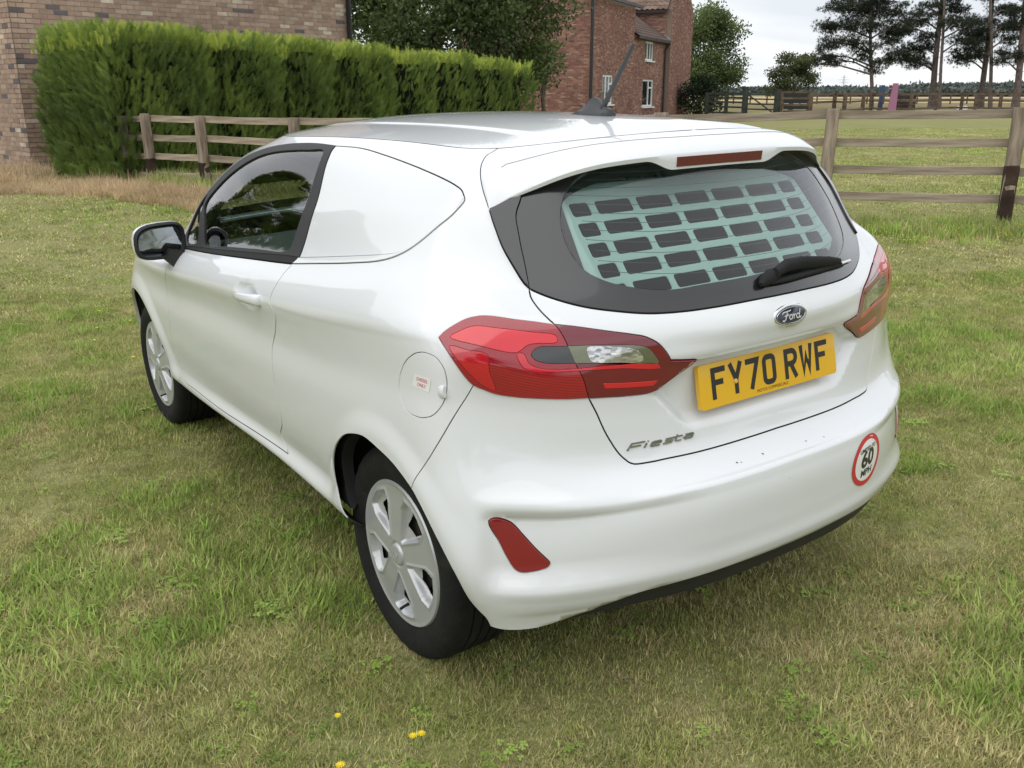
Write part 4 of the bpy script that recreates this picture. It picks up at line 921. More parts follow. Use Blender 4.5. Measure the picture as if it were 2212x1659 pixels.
def strokes(polys, w, off=0.0):
    """flat stroked glyph: list of polylines -> verts, faces in the plane"""
    V, F = [], []
    for q in polys:
        q = [Vector(p).to_2d() for p in q]
        L, R = [], []
        for i, p in enumerate(q):
            d0 = (q[i]-q[i-1]).normalized() if i else (q[1]-q[0]).normalized(); d1 = (q[i+1]-q[i]).normalized() if i < len(q)-1 else d0
            n0 = Vector((-d0.y, d0.x)); n1 = Vector((-d1.y, d1.x)); n_ = (n0+n1).normalized(); k = min(1/max(n_.dot(n0), .35), 2.2)
            L.append(p+n_*(w/2*k)); R.append(p-n_*(w/2*k))
        b = len(V); V += [(*p, off) for p in L]+[(*p, off) for p in R]; n = len(q)
        F += [(b+n+i, b+n+i+1, b+i+1, b+i) for i in range(n-1)]; off += 4e-5
    return V, F
def arc(cx, cy, rx, ry, a0, a1, n=8): return [(cx+rx*math.cos(math.radians(a0+(a1-a0)*i/n)), cy+ry*math.sin(math.radians(a0+(a1-a0)*i/n))) for i in range(n+1)]
# number plate
PW, PH = .52, .111
pc = Vector((0, -.5975-.0, .8275)); pt = Vector((0, .021, .109)).normalized(); pn = Vector((0, -pt.z, pt.y))
def plate_pt(x, y, o): return pc+Vector((x, 0, 0))+pt*y+pn*o
rings = []
r_ = .009; ol = arc(PW/2-r_, PH/2-r_, r_, r_, 0, 90, 5)+arc(-PW/2+r_, PH/2-r_, r_, r_, 90, 180, 5)+arc(-PW/2+r_, -PH/2+r_, r_, r_, 180, 270, 5)+arc(PW/2-r_, -PH/2+r_, r_, r_, 270, 360, 5)
mb = MB().loft([[plate_pt(x, y, -.012) for x, y in ol], [plate_pt(x, y, .0) for x, y in ol], [plate_pt(x*.9985, y*.995, .0008) for x, y in ol]])
plate = mb.build('number_plate', pbr('plate_yellow', (.74, .42, .012), .28, coat=.5), VAN)
ink = pbr('plate_black', (.015, .016, .016), .4)
W_, Hh, sw = .051, .079, .0142
h2, w2 = Hh/2-sw/2, W_/2-sw/2
GL = {'F': [[(-w2, -Hh/2), (-w2, h2), (W_/2, h2)], [(-w2+sw/2, .002), (w2-.002, .002)]],
      'Y': [[(-w2-.001, Hh/2), (0, -.004), (0, -Hh/2)], [(w2+.001, Hh/2), (0, -.004)]],
      '7': [[(-W_/2, h2), (w2, h2), (-.008, -Hh/2)]],
      '0': [arc(w2-.012, h2-.012, .012, .012, 0, 90)+arc(-w2+.012, h2-.012, .012, .012, 90, 180)+arc(-w2+.012, -h2+.012, .012, .012, 180, 270)+arc(w2-.012, -h2+.012, .012, .012, 270, 360)+[(w2, h2-.012)]],
      'R': [[(-w2, -Hh/2), (-w2, h2), (0, h2)]+arc(w2-.013, h2-.0165, .0145, .0165, 85, -85)+[(-w2+sw/2, h2-.033)], [(0, -.002), (w2+.001, -Hh/2)]],
      'W': [[(-w2-.001, Hh/2), (-.0115, -h2+.001), (0, .012), (.0115, -h2+.001), (w2+.001, Hh/2)]]}
x = -.219+W_/2
for ch in 'FY70 RWF':
    if ch == ' ': x += .033-.011; continue
    v, f = strokes(GL[ch], sw)
    mesh_obj('plate_character', [plate_pt(x+p[0], p[1]+.004, .0012+p[2]) for p in v], f, ink, plate); x += W_+.011
v, f = text_geo('MOTUS COMMERCIALS', .0115); mesh_obj('dealer_lettering', [plate_pt(p[0]-.0, p[1]-.0445, .0012) for p in v], f, ink, plate)
for sx, mt in ((-.135, pbr('screw_cap_yellow', (.66, .45, .12), .4)), (.145, ink)):
    MB().loft([[plate_pt(sx+r*math.cos(a), -.003+r*math.sin(a), o) for a in np.linspace(0, 2*math.pi, 15)[:-1]] for r, o in ((.0062, .001), (.0062, .0035), (.0042, .0055))]).build('plate_screw', mt, plate, smooth=True)
# oval badge
bz = .981; by = -.6565; bt = Vector((0, -.30, 1)).normalized(); bt = Vector((0, .30*-1+0.0, 1)); 
q0 = on_rear([(0, .965), (0, .997)], 0); bt = Vector(q0[1]-q0[0]).normalized(); bn = Vector((0, -bt.z, bt.y)); bc = Vector((q0[0]+q0[1])/2)
def bp_(x, y, o): return bc+Vector((x, 0, 0))+bt*y+bn*(o-.9*x*x)
def ell(a, b, o, n=40): return [bp_(a*math.cos(t), b*math.sin(t), o) for t in np.linspace(0, 2*math.pi, n+1)[:-1]]
bd_ = MB().loft([ell(.0635, .0285, -.004), ell(.0635, .0285, .003), ell(.0605, .0258, .0052), ell(.0560, .0220, .0046)]).build('oval_badge', chrome, tg_part, smooth=True, sharp=50)
MB().loft([ell(.0558, .0218, .001), ell(.0556, .0217, .0047), ell(.03, .011, .0056), ell(.001, .001, .0058)]).build('badge_enamel', pbr('badge_blue', (.010, .016, .045), .15, coat=1), bd_, smooth=True)
MB().loft([ell(.0520, .0190, .0052), ell(.0528, .0196, .0058), ell(.0536, .0202, .0052)], cap=False).build('badge_ring', chrome, bd_, smooth=True)
script = [[(-.034, .006), (-.030, .0105), (-.020, .0115), (-.008, .0125), (-.004, .0145)], [(-.0165, .012), (-.019, .002), (-.0235, -.009), (-.029, -.0125), (-.034, -.010)], [(-.0265, .0), (-.016, .0015), (-.012, .003)],
          arc(-.005, -.0045, .0052, .0060, 80, 440, 14), [(-.001, -.001), (.004, .001), (.0065, -.0005), (.0050, -.0105)], [(.0062, -.004), (.009, .0005), (.0125, .0008)], arc(.0205, -.0045, .0060, .0060, 20, 340, 12), [(.029, .0135), (.0262, -.001), (.0245, -.0085), (.028, -.0105), (.033, -.007)]]
v, f = strokes([[(p[0]*1.05, p[1]*.93) for p in q] for q in script], .0032)
mesh_obj('badge_script', [bp_(p[0], p[1], .0062+p[2]) for p in v], f, pbr('badge_silver', (.8, .8, .82), .3, metal=.6), bd_)
# model lettering
lt = [[(0, 0), (.35, 1), (1.25, 1)], [(.18, .5), (.95, .5)], [(1.15, 0), (1.38, .66)], [(1.46, .9), (1.5, 1.02)],
      [(2.25, .0), (1.72, .0), (1.62, .12), (1.75, .58), (1.9, .68), (2.35, .68), (2.4, .5), (2.32, .36), (1.75, .36)],
      [(2.5, 0), (3.1, 0), (3.2, .3), (2.72, .36), (2.78, .68), (3.4, .68)], [(3.62, 1.0), (3.42, .12), (3.55, 0), (3.85, 0)], [(3.35, .68), (4.0, .68)],
      [(4.25, .68), (4.75, .68), (4.85, .55), (4.7, 0)], [(4.78, .36), (4.2, .36), (4.08, .22), (4.15, 0), (4.7, 0)]]
sc_ = .183/4.85
v, f = strokes([[(p[0]*sc_, p[1]*.0150) for p in q] for q in lt], .0036)
xz = [(-.462+p[0], .7075+p[1]+.004*p[0]/.18) for p in v]
Pb = on_rear(xz, .0005); Pt = on_rear(xz, .0035); nb_ = len(v)
F3 = [tuple(nb_+i for i in q) for q in f]
for q in f:
    for a, b in zip(q, q[1:]+q[:1]): F3.append((a, b, nb_+b, nb_+a))
mesh_obj('model_lettering', np.vstack([Pb, Pt]), F3, pbr('lettering_chrome', (.42, .43, .45), .2, metal=1), tg_part)
# speed limit sticker
def sticker(name, pts, faces, cx, cz, mat, parent, off):
    return mesh_obj(name, on_rear([(cx+p[0]*1.18, cz+p[1]) for p in pts], off), faces, mat, parent)
SCX, SCZ, SR = .312, .530, .074
def disc(r, n=40, k=5):
    v = [(0, 0)]; f = []
    for j in range(1, k+1):
        for i in range(n): a = 2*math.pi*i/n; v.append((r*j/k*math.cos(a), r*j/k*math.sin(a)))
    for i in range(n): f.append((0, 1+i, 1+(i+1) % n))
    for j in range(1, k):
        for i in range(n): a = 1+(j-1)*n; b = 1+j*n; f.append((a+i, b+i, b+(i+1) % n, a+(i+1) % n))
    return v, f
v, f = disc(SR); dsk = sticker('speed_limit_sticker', v, f, SCX, SCZ, pbr('sticker_white', (.78, .78, .76), .4), bump, .0008)
rg = []; rfc = []
for k_, r in enumerate((SR*.80, SR*.9, SR)):
    for i in range(48): a = 2*math.pi*i/48; rg.append((r*math.cos(a), r*math.sin(a)))
for k_ in range(2):
    for i in range(48): rfc.append((k_*48+i, (k_+1)*48+i, (k_+1)*48+(i+1) % 48, k_*48+(i+1) % 48))
sticker('red_ring', rg, rfc, SCX, SCZ, pbr('sticker_red', (.56, .025, .035), .4), dsk, .0013)
for txt, sz, dy, bo in (('LIMITED TO', .0155, .034, .0004), ('60', .066, .004, .0022), ('MPH', .029, -.035, .0008)):
    v, f = text_geo(txt, sz, bold=bo); sticker('sticker_text', v[:, :2]+np.array([0, dy]), f, SCX, SCZ, ink, dsk, .0014)
for px_, pz_, r_ in ((-.19, .640, .0030), (-.178, .639, .002), (-.10, .642, .003), (.06, .640, .0025), (.13, .636, .002), (-.05, .58, .0018)):
    q = on_rear([(px_+r_*k*math.cos(a), pz_+r_*.5*k*math.sin(a)) for a, k in ((0, 1), (1.1, .7), (2.2, 1.1), (3.3, .9), (4.5, .6), (5.4, 1))], .0009); mesh_obj('scuff_mark', q, [(0, 1, 2, 3, 4, 5)], pbr('scuff', (.05, .045, .05), .7), bump)
# fuel flap sticker and notch: set on the side skin by uv
def side_patch(name, corners, mat, parent, off, text=None, n=6):
    c = np.array(corners); V = []; F = []
    for i in range(n+1):
        for j in range(n+1):
            s_, t_ = i/n, j/n; V.append((1-s_)*(1-t_)*c[0]+s_*(1-t_)*c[1]+s_*t_*c[2]+(1-s_)*t_*c[3])
    P = S2(np.array(V))+N2(np.array(V))*off
    for i in range(n):
        for j in range(n): F.append((i*(n+1)+j, i*(n+1)+j+1, (i+1)*(n+1)+j+1, (i+1)*(n+1)+j))
    o = mesh_obj(name, P, F, mat, parent)
    if text:
        v, f = text; s_ = v[:, 0]+.5; t_ = .5-v[:, 1]
        q = ((1-s_)*(1-t_))[:, None]*c[0]+(s_*(1-t_))[:, None]*c[1]+(s_*t_)[:, None]*c[2]+((1-s_)*t_)[:, None]*c[3]
        mesh_obj('sticker_text', S2(q)+N2(q)*(off+.0005), f, pbr('pink_ink', (.62, .10, .22), .5), o)
    return o
flap = [o for o in bpy.data.objects if o.name == 'fuel_flap'][0]
v1, f1 = text_geo('DIESEL', 1, bold=.01); v2, f2 = text_geo('ONLY', 1, bold=.01)
def fit(v, w, h, cy): v = v.copy(); v[:, :2] -= (v[:, :2].max(0)+v[:, :2].min(0))/2; s = np.ptp(v[:, :2], axis=0); v[:, 0] *= w/s[0]; v[:, 1] *= h/s[1]; v[:, 1] += cy; return v
v1, v2 = fit(v1, .66, .26, .2), fit(v2, .5, .26, -.2)
side_patch('fuel_sticker', O['sticker'], pbr('sticker_white', (.78, .78, .76), .4), flap, .0008, (np.vstack([v1, v2]), f1+[tuple(len(v1)+i for i in q) for q in f2]))
nu = np.array([10.47, 5.225]); P0 = S2(nu)[0]; n0_ = N2(nu)[0]; ty = Vector((0, -1, .2)).normalized()
mb = MB(); rings = []
for k_, (s_, r) in enumerate([(-.022, .002), (-.016, .010), (-.006, .0145), (.006, .0155), (.016, .0135)]):
    c_ = Vector(P0)+ty*s_; rings.append([c_+Vector((0, .2, 1)).normalized()*(r*math.cos(a))+Vector(n0_)*(r*.55*math.sin(a)-.001) for a in np.linspace(0, 2*math.pi, 13)[:-1]])
mb.loft(rings).build('finger_pull', paint, flap, smooth=True)
# door handles
for sgn in (-1, 1):
    dr = [o for o in VAN.children if o.name.startswith('door')][0 if sgn < 0 else 1]
    q = side_uv(.82, .92, 7, 6.1); xs = abs(S(q)[0][0])
    sec = [(.952, .004, .000, .004), (.935, .011, .010, .008), (.90, .0155, .019, .011), (.85, .017, .023, .012), (.79, .0175, .0235, .0125), (.745, .0185, .021, .013), (.718, .020, .017, .014), (.700, .020, .014, .014), (.690, .016, .010, .010)]
    rings = []
    for y, hz, ox, dx in sec:
        zc = .918-.06*(y-.82); rings.append([Vector((sgn*(xs+ox+dx*math.cos(a)*.9), y, zc+hz*math.sin(a)*(1 if math.sin(a) > 0 else .9))) for a in np.linspace(0, 2*math.pi, 17)[:-1]])
    MB().loft(rings).build('door_handle', paint, dr, smooth=True, sharp=60)
    # mirror
    mcx, mcz = .900, 1.005; rings = []
    def sup(cx, y, cz, a, b, n=28, k=.62, lean=0):
        r = []
        for t in np.linspace(0, 2*math.pi, n+1)[:-1]:
            cx_, sx_ = math.cos(t), math.sin(t); r.append(Vector((sgn*(cx+a*abs(cx_)**k*(1 if cx_ > 0 else -1)), y+lean*(sx_*b), cz+b*abs(sx_)**k*(1 if sx_ > 0 else -1)-.10*(cx_*a)*(1 if sx_ > 0 else .3))))
        return r
    body = MB()
    body.loft([sup(mcx, 1.702, mcz, .098, .070), sup(mcx, 1.698, mcz, .092, .064), sup(mcx, 1.715, mcz-.002, .084, .057)], m=0, cap=False)
    body.loft([sup(mcx, 1.702, mcz, .098, .070), sup(mcx, 1.712, mcz, .099, .071)], m=0, cap=False)
    body.loft([sup(mcx+.001, 1.712, mcz+.001, .100, .072), sup(mcx+.002, 1.73, mcz+.001, .101, .074), sup(mcx+.0, 1.775, mcz, .094, .067), sup(mcx-.004, 1.81, mcz, .074, .050), sup(mcx-.006, 1.828, mcz, .035, .024), sup(mcx-.006, 1.83, mcz, .002, .002)], m=1, cap=False)
    mo = body.build('door_mirror', trim, VAN, smooth=True, mats=[trim, paint], sharp=50)
    MB().loft([sup(mcx, 1.7105, mcz-.002, .083, .056, lean=-.42), sup(mcx, 1.7105, mcz-.002, .002, .002)], cap=False).build('mirror_glass', pbr('mirror', (.34, .37, .38), .02, metal=1), mo)
    mb = MB(); mb.loft([[Vector((sgn*x, y, z)) for x, y, z in q] for q in ([(.80, 1.66, .955), (.80, 1.80, .965), (.835, 1.80, .885), (.845, 1.675, .880)], [(.835, 1.675, .962), (.835, 1.785, .972), (.862, 1.785, .905), (.868, 1.69, .902)], [(.872, 1.69, .972), (.872, 1.78, .975), (.89, 1.78, .935), (.89, 1.70, .935)])])
    mb.build('mirror_foot', trim, mo, smooth=True, sharp=40)
# aerial
fin = MB(); rings = []
for t, y in enumerate(np.linspace(.215, .035, 13)):
    s_ = (0.215-y)/.18; zt = [.002, .005, .010, .017, .026, .037, .049, .055, .053, .040, .031, .027, .022][t]; hw = .028*math.sin(math.pi*min(max((s_*.86+.07), 0), 1))**.6+.006; zb = float(Zroof(0, y))+.002
    rings.append([Vector((hw, y, zb)), Vector((hw*.96, y, zb+min(.012, zt*.5))), Vector((.012*(1-.3*s_) if zt > .02 else hw*.6, y, zb+zt*.62)), Vector((.0065, y, zb+zt*.96)), Vector((0, y, zb+zt)), Vector((-.0065, y, zb+zt*.96)), Vector((-.012*(1-.3*s_) if zt > .02 else -hw*.6, y, zb+zt*.62)), Vector((-hw*.96, y, zb+min(.012, zt*.5))), Vector((-hw, y, zb))])
fin.loft(rings)
fo = fin.build('aerial_base', pbr('aerial_grey', (.045, .047, .05), .5), VAN, smooth=True, sharp=55)
MB().tube([(0, .088, 1.462), (0, .076, 1.472), (0, .066, 1.486), (0, -.052, 1.640), (0, -.059, 1.649)], [.012, .012, .0085, .0058, .004], 12).build('aerial_rod', pbr('aerial_grey', (.045, .047, .05), .5), fo, smooth=True)
# rear wiper
mb = MB()
wp = on_rear([(-.03, 1.070), (.015, 1.080), (.07, 1.080), (.13, 1.074), (.20, 1.067), (.262, 1.060)], .028)
rings = []
ww = [(.012, .012), (.019, .015), (.020, .014), (.019, .012), (.016, .010), (.009, .007)]
for p, (a, b) in zip(wp, ww): rings.append([Vector(p)+Vector((0, -.55, .83))*(a*math.cos(t))+Vector((0, -.83, -.55))*(b*math.sin(t)) for t in np.linspace(0, 2*math.pi, 13)[:-1]])
mb.loft(rings); wo = mb.build('rear_wiper', dark, rw, smooth=True)
wq = on_rear([(-.075, 1.054), (-.058, 1.062), (-.035, 1.069), (-.01, 1.073)], .014); MB().tube([Vector(p) for p in wq], [.006, .016, .018, .014], 12).build('wiper_pivot', dark, wo, smooth=True)
wb = on_rear([(-.04+i*.040, 1.056-.006*(i/10)+.006*math.sin(i/10*3.1)) for i in range(11)], .011)
MB().tube([Vector(p) for p in wb], [.005, .007, .008, .008, .008, .008, .008, .007, .0065, .006, .0045], 8).build('wiper_blade', rub, wo, smooth=True)
MB().tube([Vector(wb[8])+Vector((0, -.012, .006)), Vector(wb[9])+Vector((0, -.01, .006)), Vector(wb[10])+Vector((0, -.006, .004))], [.004, .004, .005], 8).build('wiper_link', chrome, wo, smooth=True)
# heater lines printed in the rear window
hl = MB()
for vv in np.linspace(8.35, 10.3, 13):
    us = [u for u in np.linspace(12.8, 16, 33)]; q = np.stack([us, 0*np.array(us)+vv], 1); P = S2(q)-N2(q)*.0025
    m_ = np.abs(P[:, 0]) < .45+.02*0; P = P[m_]
    hl.tube([Vector(p) for p in P]+[Vector((-p[0], p[1], p[2])) for p in P[::-1][1:]], .0007, 4)
hl.build('heater_lines', pbr('heater_brown', (.10, .11, .10), .6), rw)
# perforated security grille standing behind the rear window
gs = MB(); ga = Vector((0, -.612+.155, 1.045)); gb = Vector((0, -.395+.155, 1.317)); gt = (gb-ga).normalized(); gn = Vector((0, -gt.z, gt.y))
def gp(x, s, o=0): return ga+Vector((x, 0, 0))+gt*s+gn*o
xsE = []; cols_ = [(-.414+.138*i) for i in range(7)]
rows_ = [.022+.0583*i for i in range(0, 5)]
def rrect(cx, cy, hw, hh, r=.008): return arc(cx+hw-r, cy+hh-r, r, r, 0, 90, 3)+arc(cx-hw+r, cy+hh-r, r, r, 90, 180, 3)+arc(cx-hw+r, cy-hh+r, r, r, 180, 270, 3)+arc(cx+hw-r, cy-hh+r, r, r, 270, 360, 3)
hv, he, hs = [], [], []
def addloop(q):
    b = len(hv); hv.extend(Vector(p) for p in q); he.extend((b+i, b+(i+1) % len(q)) for i in range(len(q)))
addloop([(-.455, -.028), (.455, -.028), (.46, .06), (.43, .325), (-.43, .325), (-.46, .06)])
for s_ in rows_:
    for i, cx in enumerate(cols_):
        hw = .0585
        if i in (0, 6): hw = .030; cx = cx+(.028 if i == 0 else -.028)
        addloop(rrect(cx, s_, hw, .0195)); hs.append((cx, s_, hw))
r = delaunay_2d_cdt(hv, he, [], 1, 1e-5); gv = [tuple(p) for p in r[0]]; gf = []
for f in r[2]:
    cx = sum(gv[i][0] for i in f)/len(f); cy = sum(gv[i][1] for i in f)/len(f)
    if not any(abs(cx-hx) < hw and abs(cy-hy) < .0195 for hx, hy, hw in hs): gf.append(tuple(f))
V = [gp(x, y, .001) for x, y in gv]+[gp(x, y, -.001) for x, y in gv]; n = len(gv)
mesh_obj('security_grille', V, gf+[tuple(n+i for i in reversed(f)) for f in gf], pbr('grille_white', (.74, .76, .75), .5), VAN)
# cabin: floor, bulkhead, dash, seats, wheel
MB().box((0, 1.05, .27), (1.45, 2.6, .02)).box((0, .43, .72), (1.34, .02, .95)).box((0, .0, .50), (1.2, .80, .02)).build('load_floor_and_bulkhead', pbr('bulkhead_grey', (.05, .05, .052), .8), VAN)
mb = MB(); sect = [(1.28, .70), (1.25, .86), (1.30, .95), (1.42, .985), (1.62, .99), (1.85, .975), (2.0, .93), (2.0, .5), (1.4, .5)]
mb.loft([[Vector((x, y, z+.01*math.cos(x*5))) for y, z in sect] for x in np.linspace(-.72, .72, 9)]).build('dashboard', pbr('dash_grey', (.035, .036, .038), .6), VAN, smooth=True, sharp=50)
for sx in (-.36, .36):
    st = MB(); st.loft([[Vector((sx+hw*math.cos(a), y+.06*math.sin(a), z)) for a in np.linspace(0, 2*math.pi, 15)[:-1]] for z, y, hw in ((.42, .78, .24), (.55, .72, .24), (.75, .64, .23), (.92, .58, .20), (.98, .57, .15), (1.0, .565, .08))])
    st.loft([[Vector((sx+hw*math.cos(a), y+.05*math.sin(a), z)) for a in np.linspace(0, 2*math.pi, 13)[:-1]] for z, y, hw in ((1.0, .56, .10), (1.06, .55, .13), (1.13, .54, .12), (1.16, .54, .08))])
    st.box((sx, .95, .42), (.48, .5, .14)); st.build('seat', pbr('seat_cloth', (.04, .042, .046), .95), VAN, smooth=True)
mb = MB(); wc = Vector((.36, 1.18, .90)); ax = Vector((0, -.42, .9)); wx = Vector((1, 0, 0)); wy = ax.cross(wx).normalized()
mb.tube([wc+wx*(.185*math.cos(a))+wy*(.185*math.sin(a)) for a in np.linspace(0, 2*math.pi, 33)], .015, 8, cap=False)
mb.bar(wc-wx*.18, wc+wx*.18, .03, .02).bar(wc, wc+wy*.18, .03, .02).build('steering_wheel', dark, VAN, smooth=True)
# wheel-arch liners
for sgn in (-1, 1):
    for cy in (2.493, -.03):
        mb = MB(); n = 20
        arcp = [(cy+.40*math.cos(a), .30+.40*math.sin(a)) for a in np.linspace(.12, math.pi-.05, n)]
        mb.loft([[Vector((sgn*x, y, z)) for y, z in arcp] for x in ((.80 if cy < 1 else .745), .50)], cap=False, closed=False)
        mb.add([(sgn*.50, y, z) for y, z in arcp]+[(sgn*.50, cy, .25)], [(i, i+1, n) for i in range(n-1)])
        mb.build('wheel_arch_liner', dark, VAN)
MB().box((0, 1.25, .235), (1.1, 3.2, .05)).box((0, -.50, .36), (1.15, .12, .10)).build('underbody', dark, VAN)
# wheels
alum = pbr('wheel_cover_silver', (.46, .47, .48), .36, metal=.35, coat=.5, coat_r=.10); steel = noisy('wheel_steel', [(.03, .028, .026), (.10, .085, .07), (.06, .055, .05)], 30, .75)
TO = -.806
tyre_m = noisy('tyre_rubber', [(.007, .007, .007), (.012, .012, .011), (.028, .026, .023)], 14, .85, bump=.15, bscale=80, pos=[.35, .6, .8])
def make_wheel():
    e = empty('wheel')
    prof = [(-.788, .205), (-.793, .218), (-.801, .232), (-.806, .250), (-.8065, .262), (-.803, .280), (-.796, .294), (-.787, .3025), (-.779, .3065), (-.770, .3085)]
    tread = []
    x = -.770; 
    for k_ in range(4):
        tread += [(x+.022, .3095), (x+.0225, .3035), (x+.0285, .3035), (x+.029, .3095)]; x += .0325
    prof += tread+[(x+.02, .3090), (x+.029, .3065), (x+.037, .3025), (x+.046, .294), (x+.053, .28), (x+.055, .25), (x+.045, .215)]
    n = 120; V = []; 
    for i in range(n):
        a = 2*math.pi*i/n
        for j, (px_, r) in enumerate(prof):
            if i % 3 == 0 and 6 <= j <= 9: r -= .0035
            V.append((px_, r*math.cos(a), r*math.sin(a)))
    m_ = len(prof); F = [(i*m_+j, i*m_+j+1, ((i+1) % n)*m_+j+1, ((i+1) % n)*m_+j) for i in range(n) for j in range(m_-1)]
    ty_ = mesh_obj('tyre', V, [tuple(reversed(f)) for f in F], tyre_m, e, smooth=True, sharp=28)
    # cover
    nr, ntt = 60, 340; V = []; F = []
    rs = np.concatenate([np.linspace(.004, .2, nr-6), [.204, .2085, .212, .2155, .217, .2172]])
    def hh(r, th):
        k_ = ((th+math.radians(15)) % (2*math.pi/5)); k_ = min(k_, 2*math.pi/5-k_) if k_ > math.pi/5 else k_
        return k_
    G_ = np.zeros((len(rs), ntt)); holes = np.zeros((len(rs), ntt), bool)
    for i, r in enumerate(rs):
        for j in range(ntt):
            th = 2*math.pi*j/ntt; s5 = 2*math.pi/5; d = (th+math.radians(15)+s5/2) % s5-s5/2      # angle from pocket centre
            arcd = d*r; hw = min(.004+.56*(r-.056), .057)
            out_ = .188-.10*abs(arcd)
            ins = min(hw-abs(arcd), (r-.058)*.8, out_-r)
            m1 = float(sstep(0, .0095, ins)); dep = .023*m1*(.45+.55*float(sstep(.06, .13, r)))
            rim_ = .0032*math.exp(-((ins+.002)/.0045)**2)*float(sstep(.03, .055, r))
            tilt = .006*m1*(arcd/.05)
            base = .006*math.exp(-(r/.06)**2)-.005*float(sstep(.10, .19, r))*(1-m1)
            hub = .003*(float(sstep(.033, .030, r))-2*math.exp(-((r-.034)/.003)**2)*.8)
            edge = -.012*float(sstep(.2095, .2172, r))+.003*math.exp(-((r-.2065)/.003)**2)
            G_[i, j] = base-dep+tilt+rim_+hub+edge
            holes[i, j] = ins > .010 and .102 < r < .160 and arcd < .024
            V.append((-.799-G_[i, j], -r*math.cos(th), r*math.sin(th)))
    for i in range(len(rs)-1):
        for j in range(ntt):
            j2 = (j+1) % ntt
            if holes[i, j] and holes[i+1, j] and holes[i, j2] and holes[i+1, j2]: continue
            F.append((i*ntt+j, i*ntt+j2, (i+1)*ntt+j2, (i+1)*ntt+j))
    V.append((-.8085, 0, 0)); F += [(len(V)-1, j, (j+1) % ntt) for j in range(ntt)][::-1] and [(len(V)-1, (j+1) % ntt, j) for j in range(ntt)]
    cv_ = mesh_obj('wheel_cover', V, F, alum, e, smooth=True, sharp=50)
    bm = bmesh.new(); bm.from_mesh(cv_.data); bmesh.ops.recalc_face_normals(bm, faces=bm.faces)
    bm.normal_update(); s_ = sum(f.normal.x*f.calc_area() for f in bm.faces)
    if s_ > 0: bmesh.ops.reverse_faces(bm, faces=bm.faces)
    bm.to_mesh(cv_.data); bm.free()
    hb = MB(); hb.tube([(-.8105, .012*math.cos(a), .0085*math.sin(a)) for a in np.linspace(0, 2*math.pi, 21)], .0008, 5, cap=False); hb.build('hub_emblem', alum, e)
    st = MB(); prof2 = [(-.745, .02), (-.755, .08), (-.735, .12), (-.755, .165), (-.76, .185), (-.74, .2), (-.70, .2)]; n = 48
    st.loft([[Vector((x, r*math.cos(a), r*math.sin(a))) for a in np.linspace(0, 2*math.pi, n+1)[:-1]] for x, r in prof2], cap=False)
    for k_ in range(4): a = k_*math.pi/2+.4; st.tube([(-.765, .06*math.cos(a), .06*math.sin(a)), (-.745, .06*math.cos(a), .06*math.sin(a))], .011, 8)
    st.tube([(-.70, 0, 0), (-.752, 0, 0)], [.12, .12], 32)
    st.build('steel_wheel', steel, e, smooth=True, sharp=40)
    va = math.radians(-80); MB().tube([(-.79, -.150*math.cos(va), .150*math.sin(va)), (-.803, -.152*math.cos(va), .152*math.sin(va)), (-.818, -.156*math.cos(va), .156*math.sin(va))], [.005, .004, .0045], 8).build('valve', dark, e)
    return e
wh = make_wheel(); wh.parent = VAN; wh.location = (0, 0, .3085)
def wheel_copy(y, right, rot):
    c_ = copy_tree(wh, VAN); c_.location = (0, y, .3085); c_.rotation_euler = (rot, 0, math.pi if right else 0); return c_
wheel_copy(2.493, False, math.radians(0)).rotation_euler = (0, 0, math.radians(1.0)); wheel_copy(2.493, True, 0); wheel_copy(0, True, .4)

# ------------------------------------------------------------------ fence
wood = noisy('weathered_wood', [(.13, .095, .068), (.24, .19, .145), (.36, .30, .23)], 3.2, .85, bump=.35, bscale=22, stretch=(6.0, 6.0, .7), pos=[.32, .5, .72], rand=.35)
wood_r = noisy('rail_wood', [(.19, .15, .105), (.30, .245, .18), (.40, .34, .26)], 3.0, .85, bump=.35, bscale=18, stretch=(7.0, 7.0, .6), pos=[.32, .5, .7], rand=.3)
damp = noisy('damp_wood', [(.022, .012, .008), (.05, .03, .02), (.10, .07, .05)], 5, .8, bump=.3, pos=[.35, .55, .8])
FENCE = empty('post_and_rail_fence', label='weathered four-rail wooden post and rail fence across the paddock behind the van', cat='fence')
PO = [(262, 13.35, 250, [256, 297, 338, 380]), (313, 13.0, 245, [256, 298, 340, 382]), (430, 12.2, 250, [258, 301, 344, 386]), (632, 11.35, 254, [263, 311, 358, 404]), (840, 11.0, 252, [262, 313, 363, 412]), (1050, 10.7, 250, [260, 314, 367, 418]), (1250, 10.4, 247, [259, 314, 369, 423]), (1430, 10.2, 243, [257, 314, 371, 428]), (1798, 9.6, 235, [247, 309, 370, 428]), (2207, 9.0, 232, [245, 311, 375, 438]), (2700, 8.4, 228, [244, 318, 390, 460]), (3250, 7.9, 225, [244, 326, 402, 480])]
def post_mesh(w_, h, seed):
    rg = random.Random(seed); mb = MB(); rings = []
    for t in (0, .12, .3, .5, .7, .88, .985, 1):
        k = .93 if t == 1 else 1; j = [(rg.uniform(-.003, .003), rg.uniform(-.003, .003)) for _ in range(8)]; z = -.35+(h+.35)*t; a = w_/2*k; c_ = a*.86
        pr = [(-a, -c_), (-c_, -a), (c_, -a), (a, -c_), (a, c_), (c_, a), (-c_, a), (-a, c_)]
        rings.append([Vector((p[0]+q[0], p[1]+q[1], z)) for p, q in zip(pr, j)])
    return mb.loft(rings)
pts_ = []
